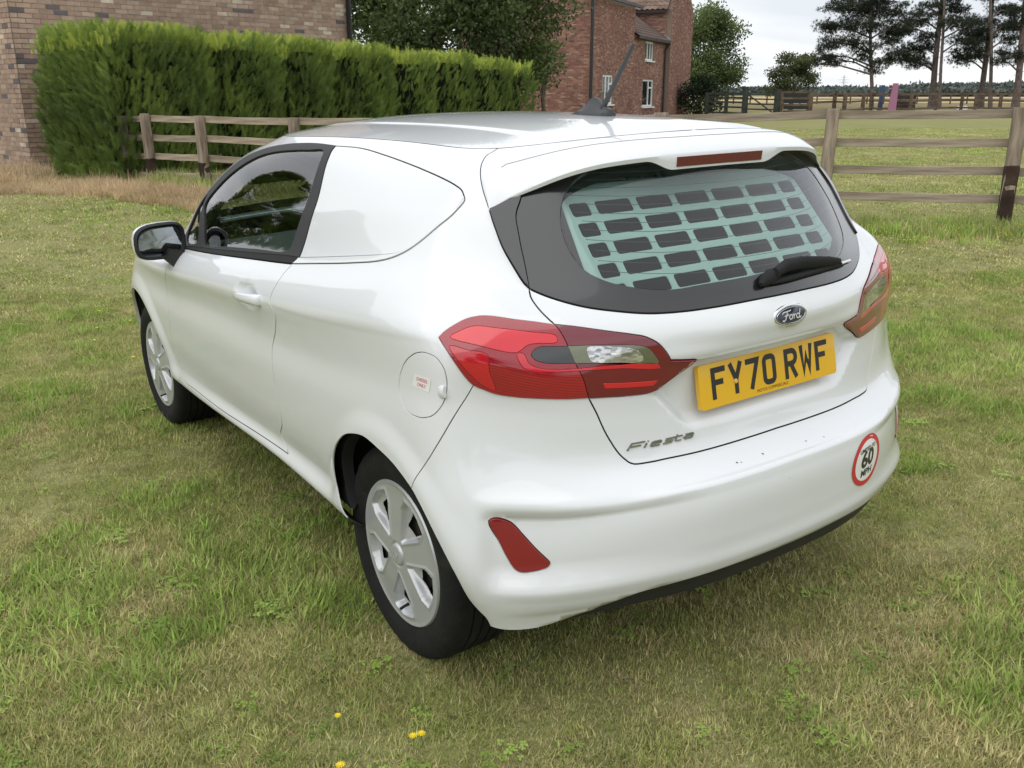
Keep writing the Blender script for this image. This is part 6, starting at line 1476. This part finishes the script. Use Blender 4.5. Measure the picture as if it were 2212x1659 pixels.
MB().bar(c1+ru*(sB-.1)+n_r*.22+Vector((0, 0, zB+.02)), c1+ru*(sC+.05)+n_r*.22+Vector((0, 0, zB+.02)), .13, .11).build('gutter', pm, HOUSE)
# roofs: pantiles laid one by one where they show, joined elsewhere
tile_m = noisy('clay_tile', [(.13, .085, .066), (.21, .145, .11), (.28, .20, .155)], 2.2, .85, bump=.3, rand=.5, pos=[.3, .5, .7])
tile_d = noisy('dark_tile', [(.085, .058, .05), (.13, .09, .075), (.17, .12, .10)], 2.2, .85, bump=.3, rand=.35, pos=[.3, .5, .7])
def tile_mesh(name, mat, w_, l_):
    mb = MB(); n = 6; top = []; 
    for y in (0, l_):
        for i in range(n+1): x = -w_/2+w_*1.08*i/n; top.append((x, y, .035*math.sin(math.pi*2*i/n+.4)+(.03 if y == 0 else .0)))
    mb.add(top, [(i, i+1, n+2+i, n+1+i) for i in range(n)]); mb.add([(p[0], 0, p[2]) for p in top[:n+1]]+[(p[0], 0, p[2]-.025) for p in top[:n+1]], [(i+1, i, n+1+i, n+2+i) for i in range(n)])
    me = bpy.data.meshes.new(name); me.from_pydata(mb.v, [], mb.f); me.materials.append(mat); return me
def tiled(O_, along, up, ns, nu, w_, l_, me, mat, inside=None, name='tiled_roof', singles=True):
    x = along.normalized(); y = up.normalized(); z = x.cross(y); z = z if z.z > 0 else -z; Mx = Matrix((x, y, z)).transposed()
    base = MB(); c = [O_, O_+x*(ns*w_), O_+x*(ns*w_)+y*(nu*l_*.82), O_+y*(nu*l_*.82)]
    back = base.add([tuple(p-z*.06) for p in c]+[tuple(p-z*.12) for p in c], [(0, 1, 2, 3), (7, 6, 5, 4), (0, 4, 5, 1), (1, 5, 6, 2), (2, 6, 7, 3), (3, 7, 4, 0)]) if inside is None else None
    po = base.build('roof', tile_d, HOUSE) if back else None
    rest = MB(); mv = [tuple(v.co) for v in me.vertices]; mf = [tuple(p.vertices) for p in me.polygons]
    for j in range(nu):
        for i in range(ns):
            p = O_+x*((i+.5)*w_)+y*(j*l_*.82)
            if inside and not inside((i+.5)*w_, j*l_*.82): continue
            if singles and seen(p, p.z) > 500:
                o = bpy.data.objects.new('roof_tile', me); COL.objects.link(o); m4_ = (Mx @ Matrix.Rotation(random.uniform(-.01, .01), 3, 'Z')).to_4x4(); m4_.translation = p+z*random.uniform(0, .008); o.matrix_world = m4_; o.parent = HOUSE
            else: rest.add([p+Mx @ Vector(v) for v in mv], mf)
    if rest.v: tag(rest.build(name, mat, HOUSE), kind='stuff')
tmA, tmB = tile_mesh('roof_tile', tile_m, .30, .34), tile_mesh('roof_tile', tile_d, .30, .34)
# lean-to roof over the middle part, with the taller cross wing behind it
oB = c1+ru*(sB-.05)+n_r*.25+Vector((0, 0, zB+.05)); upB = (-n_r*2.6+Vector((0, 0, 1.85)))
LB = sC-sB
tiled(oB, ru, upB, int(LB/.30)+1, 11, .30, .34, tmB, tile_d)
Pc = c1+ru*(sC-.05); zU = zB+1.75
bricks(HOUSE, Pc+lu*4.2, Pc, zB-.3, zU+.1, n_l, rb_s, rb_j, singles=20, prefer=seen, L=.235, seed=15); prism(MB(), [Pc+lu*4.2, Pc, Pc-n_l*.3, Pc+lu*4.2-n_l*.3], zB-.5, zU+.1).build('upper_wall', mort2, HOUSE)
MB().bar(oB+ru*(LB+.05)+Vector((0, 0, .10)), oB+ru*(LB+.05)+upB+Vector((0, 0, .10)), .04, .14).build('lead_flashing', pbr('lead', (.22, .24, .26), .6), HOUSE)
LC_ = sD-sC; oU = Pc+lu*4.4+n_l*.30+Vector((0, 0, zU-.02)); tiled(oU, -lu, ru*(LC_/2+.3)+Vector((0, 0, 1.1*(LC_/2+.3))), 15, 16, .30, .34, tmA, tile_m)
MB().bar(oU+n_l*.03-Vector((0, 0, .12)), oU-lu*4.4+n_l*.03-Vector((0, 0, .12)), .12, .11).build('gutter', pm, HOUSE)
# low wall stub at the house corner
STUB = empty('brick_pier', label='low brick wall stub at the right-hand corner of the farmhouse', cat='wall'); sp_ = c1+ru*(sD+.1)
prism(MB(), [sp_, sp_+ru*1.2, sp_+ru*1.2-n_r*.22, sp_-n_r*.22], 0, 1.75).build('mortar_core', mort2, STUB); bricks(STUB, sp_, sp_+ru*1.2, .1, 1.74, n_r, rb_s, rb_j, seed=16, L=.235)
prism(MB(), [sp_+n_r*.05-ru*.05, sp_+ru*1.25+n_r*.05, sp_+ru*1.25-n_r*.27, sp_-n_r*.27-ru*.05], 1.75, 1.83).build('coping', mort2, STUB)
# ------------------------------------------------------------------ trees
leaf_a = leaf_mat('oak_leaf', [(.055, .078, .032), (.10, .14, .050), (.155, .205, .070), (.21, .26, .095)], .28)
leaf_b = leaf_mat('thorn_leaf', [(.045, .056, .024), (.080, .098, .038), (.12, .14, .055)], .28)
leaf_d = leaf_mat('laurel_leaf', [(.012, .022, .010), (.022, .036, .014), (.035, .052, .020)], .2)
needle = leaf_mat('pine_needle', [(.014, .020, .012), (.028, .036, .020), (.045, .055, .028)], .15)
pbark = noisy('pine_bark', [(.05, .038, .032), (.105, .08, .068), (.16, .13, .11)], 3, .95, bump=.7, bscale=10, stretch=(3, 3, .5))
lv_t = [(0, 0, 0), (.30, .42, .07), (0, 1, 0), (-.30, .42, .07)]; lf_t = [(0, 1, 2), (0, 2, 3)]
nd_t = []; nd_f = []
for k in range(7):
    a = 2*math.pi*k/7; q = len(nd_t); c_, s_ = math.cos(a), math.sin(a); z_ = .35+.3*(k % 2)
    nd_t += [(-s_*.05, c_*.05, 0), (s_*.05, -c_*.05, 0), (c_*.6, s_*.6, z_)]; nd_f.append((q, q+1, q+2))
def crown_points(rg, blobs, per, spread=.85):
    P, D, K = [], [], []
    for (cx, cy, cz, rx, ry, rz) in blobs:
        n = int(per*(rx*ry+ry*rz+rx*rz)/3); q = rg.normal(size=(n, 3)); q /= np.linalg.norm(q, axis=1)[:, None]; r_ = rg.random(n)**.42
        w_ = 1+.16*np.sin(q[:, 0]*7+cx)+.14*np.sin(q[:, 2]*9+cz*2)+.12*np.sin(q[:, 1]*8)
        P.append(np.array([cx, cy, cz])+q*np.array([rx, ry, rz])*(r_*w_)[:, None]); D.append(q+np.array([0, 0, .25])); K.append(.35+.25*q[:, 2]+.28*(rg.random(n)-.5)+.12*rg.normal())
    return np.vstack(P), np.vstack(D), np.concatenate(K)
def broad_tree(name, base, label, cat, h, blobs, mat, leaf, per, trunk, seed, group=None, limbs=6):
    rg = np.random.default_rng(seed); e = empty(name, base, label, cat, group)
    P, D, K = crown_points(rg, blobs, per); P = P+0
    U = rg.normal(size=P.shape)
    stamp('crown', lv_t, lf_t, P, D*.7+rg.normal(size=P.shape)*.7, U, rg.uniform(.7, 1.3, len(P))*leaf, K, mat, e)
    mb = MB(); r0, ht = trunk; mb.tube([(0, 0, -.3), (.05, 0, ht*.5), (0, .05, ht), (.1, 0, ht*1.5)], [r0*1.35, r0, r0*.8, r0*.4], 8)
    order = sorted(blobs, key=lambda b: rg.random())[:limbs]
    for b in order: mb.tube([(0, 0, ht*.8), (b[0]*.45, b[1]*.45, ht*.8+(b[2]-ht*.8)*.55), (b[0], b[1], b[2])], [r0*.5, r0*.28, r0*.08], 6)
    mb.build('trunk', bark, e, smooth=True); return e
rg0 = np.random.default_rng(99)
def blobs_in(n, R, z0, z1, size, seed, flat=1.0, shape=lambda t: math.sin(math.pi*min(max(.12+.86*t, 0), 1))**.6):
    rg = np.random.default_rng(seed); out_ = []
    for i in range(n):
        t = rg.random(); a = rg.random()*6.283; r_ = R*shape(t)*(rg.random()**.5)*.92; s_ = size*rg.uniform(.7, 1.25)
        out_.append((r_*math.cos(a), r_*math.sin(a), z0+(z1-z0)*t, s_, s_, s_*flat*.8))
    return out_
def gp_(px_, d): q = Vector(atz(px_, d, .3)); return (q.x, q.y, ghf(q.x, q.y))
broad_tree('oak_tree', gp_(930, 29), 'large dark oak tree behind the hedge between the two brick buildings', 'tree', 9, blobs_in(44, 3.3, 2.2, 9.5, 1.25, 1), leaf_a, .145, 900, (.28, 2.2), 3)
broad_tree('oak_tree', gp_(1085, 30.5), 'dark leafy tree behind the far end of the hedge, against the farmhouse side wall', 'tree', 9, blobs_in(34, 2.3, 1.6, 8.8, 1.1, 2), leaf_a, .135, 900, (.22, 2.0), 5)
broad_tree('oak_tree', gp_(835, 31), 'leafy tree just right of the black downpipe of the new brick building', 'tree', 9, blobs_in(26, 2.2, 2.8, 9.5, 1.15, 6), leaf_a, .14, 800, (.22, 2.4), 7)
broad_tree('elder_bush', gp_(1172, 30.0), 'low leafy branches hanging in front of the farmhouse side wall', 'bush', 4, [(0, 0, 2.6, .55, .5, .75), (.35, .1, 2.1, .55, .5, .6), (-.3, 0, 1.7, .6, .5, .7), (.45, .2, 3.1, .35, .3, .2), (.9, .3, 3.35, .35, .3, .15), (.1, 0, 3.3, .3, .3, .45)], leaf_a, .13, 800, (.07, 1.2), 8)
broad_tree('field_tree', gp_(1530, 62), 'broad green tree standing just right of the farmhouse', 'tree', 9, blobs_in(40, 2.5, 2.0, 6.2, 1.0, 11, shape=lambda t: (math.sin(math.pi*min(.2+.75*t, 1))**.5))+[(-1.6, 0, 5.6, 1.2, 1.2, .9), (.9, .3, 1.9, .9, .9, .4)], leaf_a, .17, 620, (.22, 1.6), 12)
broad_tree('laurel_bush', gp_(1510, 54), 'dark evergreen bush at the foot of the tree beside the farmhouse', 'bush', 3, blobs_in(16, 1.2, .2, 1.9, .62, 13), leaf_d, .15, 700, (.08, .8), 14)
broad_tree('hawthorn_tree', gp_(1707, 68), 'small round-topped thorn tree behind the dark field gate', 'tree', 4, blobs_in(46, 2.35, 1.25, 3.7, .62, 15, flat=.8, shape=lambda t: (1-.55*t)*1.05), leaf_b, .15, 700, (.16, 1.1), 16, limbs=12)
# scots pines: bare trunks, flat layered plates of needles
def pine(px0, py0, px1, d, r0, label, plates, seed, lean=0):
    rg = np.random.default_rng(seed); b = Vector(gp_(px0, d)); e = empty('pine_tree', b, label, 'tree', 'scots pines along the far paddock fence')
    tp = at(px1, -60, d)-b; H_ = tp.z*1.25; lx = tp.x*1.25; ly = tp.y*1.25
    n = 9; pts = [(lx*t+.08*math.sin(t*9+seed), ly*t, H_*t) for t in np.linspace(0, 1, n)]; pts[0] = (0, 0, -.3)
    mb = MB(); mb.tube(pts, [r0*(1.35 if i == 0 else 1.0)*(1-.45*i/(n-1)) for i in range(n)], 10)
    P, D, K = [], [], []
    for (px_, py_, w_, h_) in plates:
        c_ = at(px_, py_, d+rg.uniform(-1.5, 1.5))-b; sx = w_/F_PX*d/2; sz = h_/F_PX*d/2; m_ = max(16, int(sx*sz*620))
        for _ in range(m_//26+1):
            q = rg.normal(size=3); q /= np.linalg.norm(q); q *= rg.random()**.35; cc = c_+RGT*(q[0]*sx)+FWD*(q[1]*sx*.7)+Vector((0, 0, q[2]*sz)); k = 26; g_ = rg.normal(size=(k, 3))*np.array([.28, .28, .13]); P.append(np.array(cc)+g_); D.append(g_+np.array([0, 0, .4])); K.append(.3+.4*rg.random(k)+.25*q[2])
        t = min(max((c_.z-.8)/H_, .1), .98); s_ = Vector((lx*t, ly*t, H_*t)); mid_ = s_.lerp(c_, .5)+Vector((0, 0, .25)); mb.tube([s_, mid_, c_], [.08, .055, .02], 5)
        for _ in range(3): q_ = c_+RGT*rg.uniform(-sx, sx)*.8+Vector((0, 0, rg.uniform(-sz, sz)*.6)); mb.tube([mid_, q_], [.03, .01], 4)
    for _ in range(5):
        t = rg.uniform(.12, .5); s_ = Vector((lx*t, ly*t, H_*t)); mb.tube([s_, s_+RGT*rg.uniform(-1, 1)*.9+Vector((0, 0, rg.uniform(-.1, .25)))], [.03, .008], 4)
    mb.build('trunk', pbark, e, smooth=True); P = np.vstack(P); D = np.vstack(D)
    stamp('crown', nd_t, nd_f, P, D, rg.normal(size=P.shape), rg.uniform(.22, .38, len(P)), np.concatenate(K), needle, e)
pine(1883, 231, 1880, 72, .15, 'leftmost tall pine, slim straight trunk by the pink post', [(1830, 20, 110, 50), (1905, 22, 120, 55), (1800, 62, 90, 34), (1860, 55, 90, 40), (1935, 62, 80, 40), (1845, 90, 90, 30), (1798, 92, 60, 26), (1780, 118, 50, 22), (1805, 130, 60, 22), (1750, 138, 70, 22), (1895, 148, 45, 34), (1862, 118, 40, 30), (1885, -20, 140, 60), (1920, 92, 60, 26)], 1)
pine(2012, 229, 2040, 78, .26, 'thick leaning pine trunk, second from the left in the row', [(1970, 42, 80, 34), (2005, 20, 60, 30), (1945, 60, 60, 30), (1975, 100, 95, 30), (1955, 122, 90, 30), (1975, 136, 70, 22), (1925, 128, 60, 16), (2060, 14, 90, 34), (2000, 78, 50, 24), (2030, -30, 120, 50)], 2)
pine(2030, 231, 2042, 74, .13, 'slim grey pine trunk close beside the thick leaning one', [(2075, 46, 110, 34), (2100, 62, 80, 30), (2085, 92, 80, 28), (2070, -25, 90, 40)], 3)
pine(2118, 229, 2150, 77, .24, 'thick pine trunk leaning right, fourth in the row', [(2110, 110, 60, 26), (2090, 118, 80, 22), (2080, 130, 50, 18), (2120, 78, 60, 34), (2130, 50, 70, 26), (2150, -25, 110, 50)], 4)
pine(2140, 232, 2141, 74, .15, 'slim upright pine trunk between the two leaning ones at the right', [(2180, 20, 80, 30), (2190, 52, 60, 30), (2165, 64, 50, 22), (2190, 84, 50, 26)], 5)
pine(2193, 230, 2222, 73, .27, 'pine trunk at the right edge of the view', [(2180, 118, 60, 30), (2200, 130, 60, 22), (2158, 132, 40, 16), (2210, 30, 60, 50), (2230, -20, 90, 40)], 6)
# ------------------------------------------------------------------ far fences, gate, jump posts
def far_fence(name, label, pts, h, rails, mat, cat='fence', pw=.12, rw_=.09, every=None, group=None):
    e = empty(name, label=label, cat=cat, group=group)
    P = [Vector(gp_(a, d)) for a, d in pts]
    for i, p in enumerate(P): MB().box((0, 0, h/2-.1), (pw, pw, h+.2)).build('post', mat, e).location = p
    for i in range(len(P)-1):
        for r_ in rails: MB().bar(P[i]+Vector((0, 0, h*r_))-FWD*.08, P[i+1]+Vector((0, 0, h*r_))-FWD*.08, .04, rw_).build('rail', mat, e)
    return e
dkw = noisy('dark_green_wood', [(.020, .024, .020), (.040, .046, .040), (.06, .065, .055)], 3, .8)
brw = noisy('brown_fence_wood', [(.060, .040, .028), (.115, .080, .055), (.16, .12, .085)], 3, .85)
far_fence('dark_paddock_fence', 'dark stained rail fence left of the field gate beside the bushes', [(1525, 50), (1567, 49), (1608, 47.5)], 1.25, [.18, .42, .62, .80, .97], dkw, pw=.14)
GATE = empty('field_gate', label='dark five-bar field gate with diagonal brace beside the thorn tree', cat='gate'); ga_, gb_ = Vector(gp_(1612, 47.5)), Vector(gp_(1672, 47.2))
for p, w_, h_ in ((ga_-RGT*.12, .24, 1.55), (gb_+RGT*.12, .34, 1.42)): MB().box((0, 0, h_/2-.1), (w_, .2, h_+.2)).build('gate_post', dkw, GATE).location = p
for z in (.22, .45, .70, .95, 1.18): MB().bar(ga_+Vector((0, 0, z)), gb_+Vector((0, 0, z-.03)), .05, .07).build('gate_bar', dkw, GATE)
MB().bar(ga_+Vector((0, 0, 1.15))-FWD*.06, gb_+Vector((0, 0, .2))-FWD*.06, .05, .07).build('diagonal_brace', dkw, GATE)
far_fence('pale_rail_hurdle', 'pale four-rail fence panel with black boards behind, right of the field gate', [(1684, 47.2), (1745, 47)], 1.3, [.18, .50, .75, .98], brw, pw=.16, rw_=.10)
bp0, bp1 = Vector(gp_(1690, 49)), Vector(gp_(1742, 49)); MB2 = MB()
brd = empty('black_board_screen', label='black board screen standing behind the pale rail panel under the thorn tree', cat='screen')
for k in range(4): MB().bar(bp0+Vector((0, 0, .22+.30*k)), bp1+Vector((0, 0, .22+.30*k)), .03, .22).build('board', pbr('black_board', (.012, .013, .014), .7), brd)
far_fence('brown_paddock_fence', 'brown three-rail fence running behind the pine trunks', [(1748, 49), (1800, 55), (1822, 52), (1862, 58), (1880, 60), (1965, 58), (2020, 62), (2075, 64), (2105, 62), (2158, 60), (2215, 57), (2290, 55)], 1.2, [.22, .62, .96], brw, pw=.17, rw_=.12)
far_fence('distant_paddock_fence', 'thin distant fence line in front of the golden stubble field', [(1440+i*36, 105) for i in range(24)], 1.2, [.45, .95], brw, pw=.12, rw_=.10)
def post_shape(name, px0, px1, y0, y1, d, mat, label):
    b = Vector(gp_((px0+px1)/2, d)); h_ = at(px0, y0, d).z-b.z; w_ = (px1-px0)/F_PX*d; e = empty(name, b, label, 'jump stand')
    mb = MB(); mb.loft([[Vector(tuple(RGT*(a*w_/2*k+sh)+FWD*(c_*.07)))+Vector((0, 0, z)) for a, c_ in ((-1, -1), (1, -1), (1, 1), (-1, 1))] for z, k, sh in ((0, 1.2, -.03), (h_*.5, 1.05, 0), (h_*.86, .8, .04), (h_, .72, .05))]); mb.build('board', mat, e)
    for z in (.82, .92): MB().tube([Vector(tuple(RGT*(-w_*.5)))+Vector((0, 0, h_*z)), Vector(tuple(RGT*(-w_*.85)))+Vector((0, 0, h_*z))], .05, 6).build('peg', mat, e)
post_shape('jump_stand', 1919, 1933, 180, 232, 57, pbr('pink_paint', (.32, .13, .22), .6), 'tall pink jump stand between the first two pines')
post_shape('jump_stand', 1896, 1904, 184, 225, 60, pbr('blue_paint', (.035, .06, .14), .6), 'blue jump stand left of the pink one')
bx_ = Vector(gp_(1952, 59)); sb = empty('dark_shed_box', bx_, 'dark brown timber box beside the pink jump stand', 'box'); 
for k in range(4): MB().box((0, 0, .14+.27*k), (1.05, .8, .255), Matrix.Rotation(-YAW, 3, 'Z')).build('board', noisy('dark_box', [(.035, .028, .024), (.07, .055, .045)], 3, .85), sb)
wt = Vector(gp_(2078, 66)); we = empty('white_water_tub', wt, 'small white tub lying beside the fourth pine', 'tub'); rings = []
for z, r_ in ((0, .38), (.2, .42), (.30, .38), (.33, .30)): rings.append([Vector((r_*1.3*math.cos(a), r_*.7*math.sin(a), z)) for a in np.linspace(0, 6.283, 15)[:-1]])
MB().loft(rings).build('tub', pbr('tub_white', (.6, .6, .58), .6), we, smooth=True)
# log pile and low things at the foot of the pines
lp = empty('log_pile', gp_(2165, 60), 'low pile of brushwood at the foot of the right-hand pines', 'log pile'); rgq = random.Random(4)
for k in range(16): a = Vector((rgq.uniform(-1.1, 1.1), rgq.uniform(-.3, .3), rgq.uniform(.05, .28))); MB().tube([a, a+Vector((rgq.uniform(-.9, .9), rgq.uniform(-.2, .2), rgq.uniform(-.05, .2)))], .06, 6).build('log', bark, lp)
# ------------------------------------------------------------------ horizon: woods and pylon
wood_far = leaf_mat('hazed_far_wood', [(.075, .095, .085), (.10, .12, .105), (.13, .15, .125)], .1, .9)  # pale bluish greens: distance haze put into the leaf colour
def tree_line(name, px0, px1, d, top, n, seed, size, amp=1.0):
    r = np.random.default_rng(seed); P, D, K, Sz = [], [], [], []
    for _ in range(n):
        px_ = r.uniform(px0, px1); q = atz(px_, d*r.uniform(.95, 1.1), .3); yt = np.interp(px_, *zip(*top)); htop = (196-yt)/F_PX*d+.6+r.normal()*amp
        for t in r.random(34): P.append((q.x+r.normal()*size*1.2, q.y+r.normal()*size, .2+max(htop, 1)*t)); D.append((r.normal(), r.normal(), .5)); K.append(r.random()*.6+.3*t); Sz.append(size*r.uniform(.7, 1.3))
    P = np.array(P); return tag(stamp(name, lv_t, lf_t, P, np.array(D), r.normal(size=P.shape), Sz, np.array(K), wood_far), kind='stuff')
tree_line('far_woodland', 1400, 2400, 520, [(1400, 194), (1560, 192), (1650, 189), (1760, 190), (1810, 188), (1900, 190), (1960, 184), (2000, 183), (2040, 180), (2100, 182), (2212, 180), (2400, 182)], 3000, 61, 2.3, .7)
tree_line('far_woodland', -2200, 500, 420, [(-2200, 186), (500, 188)], 900, 62, 3, 1.0)
tree_line('middle_hedgerow', 1760, 2400, 300, [(1760, 196), (1860, 194), (2080, 189), (2115, 181), (2150, 190), (2400, 190)], 1200, 63, 1.5, .35)
PYL = empty('electricity_pylon', gp_(1820, 1500), 'tiny distant electricity pylon on the horizon left of the pines', 'pylon'); mb = MB(); hP = 28
for sx in (-1, 1):
    for sy in (-1, 1): mb.bar((sx*3, sy*3, -5), (sx*.5, sy*.5, hP), .35, .35)
for z, w_ in ((hP*.6, 7), (hP*.75, 9), (hP*.9, 6)): mb.bar((-w_*.8, w_*.55, z), (w_*.8, -w_*.55, z), .4, .4)
for k in range(5): mb.bar((-2.6+.5*k, 0, k*5), (2.2-.5*k, 0, k*5+5), .25, .25)
mb.build('lattice', pbr('pylon_grey', (.30, .32, .34), .8), PYL)
# ------------------------------------------------------------------ what the bodywork reflects: the garden on the camera's side
def conifer(name, x, y, h, r_, seed, label, group=None):
    rg = np.random.default_rng(seed); e = empty(name, (x, y, ghf(x, y)), label, 'tree', group); n = int(r_*h*260)
    t = rg.random(n)**.8; a = rg.random(n)*6.283; R_ = r_*(1-t)**.75*(1+.15*np.sin(a*5+t*20))+.15; P = np.column_stack([R_*np.cos(a), R_*np.sin(a), .3+h*t]); D = np.column_stack([np.cos(a), np.sin(a), .5+0*a])
    stamp('foliage', sv, sf, P, D+rg.normal(size=P.shape)*.3, rg.normal(size=P.shape), rg.uniform(.4, .8, n), .2+.3*rg.random(n), hm, e)
    MB().loft([[Vector((q*r_*.75*math.cos(a), q*r_*.75*math.sin(a), z)) for a in np.linspace(0, 6.283, 11)[:-1]] for z, q in ((.3, 1), (h*.5, .62), (h*.93, .05))]).build('inner_core', hcore, e); MB().tube([(0, 0, -.2), (0, 0, h*.4)], .16, 8).build('trunk', bark, e)
conifer('conifer_tree', -9.6, 23.5, 7.6, 3.0, 71, 'tall dark conifer outside the left edge of the view, seen only in reflections')
for k, (x, y, h) in enumerate([(-5.5, 22.5, 2.2), (-13, 21, 2.4)]):
    broad_tree('garden_shrub', (x, y, ghf(x, y)), ['rounded shrub just outside the left edge of the view beside the brick building', 'rounded shrub left of the tall conifer outside the view'][k], 'bush', h, blobs_in(12, 2.2, .3, h, 1.0, 70+k), leaf_a, .25, 220, (.1, 1), 60+k)
for k, (x, y, h) in enumerate([(-19, 12, 2.6), (-20, 7, 2.6), (-20.5, 2, 2.8), (-20, -4, 2.7), (-17, -10, 2.9), (-12, -15, 2.8), (-5, -18, 3.0), (3, -19, 2.8), (11, -18, 3.0)]):
    broad_tree('garden_shrub', (x, y, ghf(x, y)), 'rounded garden shrub out of view, '+['left of the conifer reflected in the side window', 'far to the left of the van', 'level with the van doors', 'level with the van rear', 'behind and left of the camera', 'behind the camera towards the left', 'straight behind the camera', 'behind the camera towards the right', 'behind and right of the camera'][k], 'bush', h, blobs_in(12, 2.2, .3, h, 1.0, 80+k), leaf_a, .30, 150, (.1, 1), 90+k, 'shrubs round the garden behind the camera')
for k, (x, y, h) in enumerate([(-26, -8, 9), (-14, -26, 10), (6, -30, 9), (24, -22, 8)]):
    broad_tree('garden_tree', (x, y, ghf(x, y)), 'broad garden tree out of view, '+['far to the left', 'far behind the camera', 'far behind and right of the camera', 'far behind at the right'][k], 'tree', h, blobs_in(26, 3.4, 2.4, h, 1.4, 180+k), leaf_a, .42, 110, (.3, 2.2), 190+k, 'trees round the garden behind the camera')
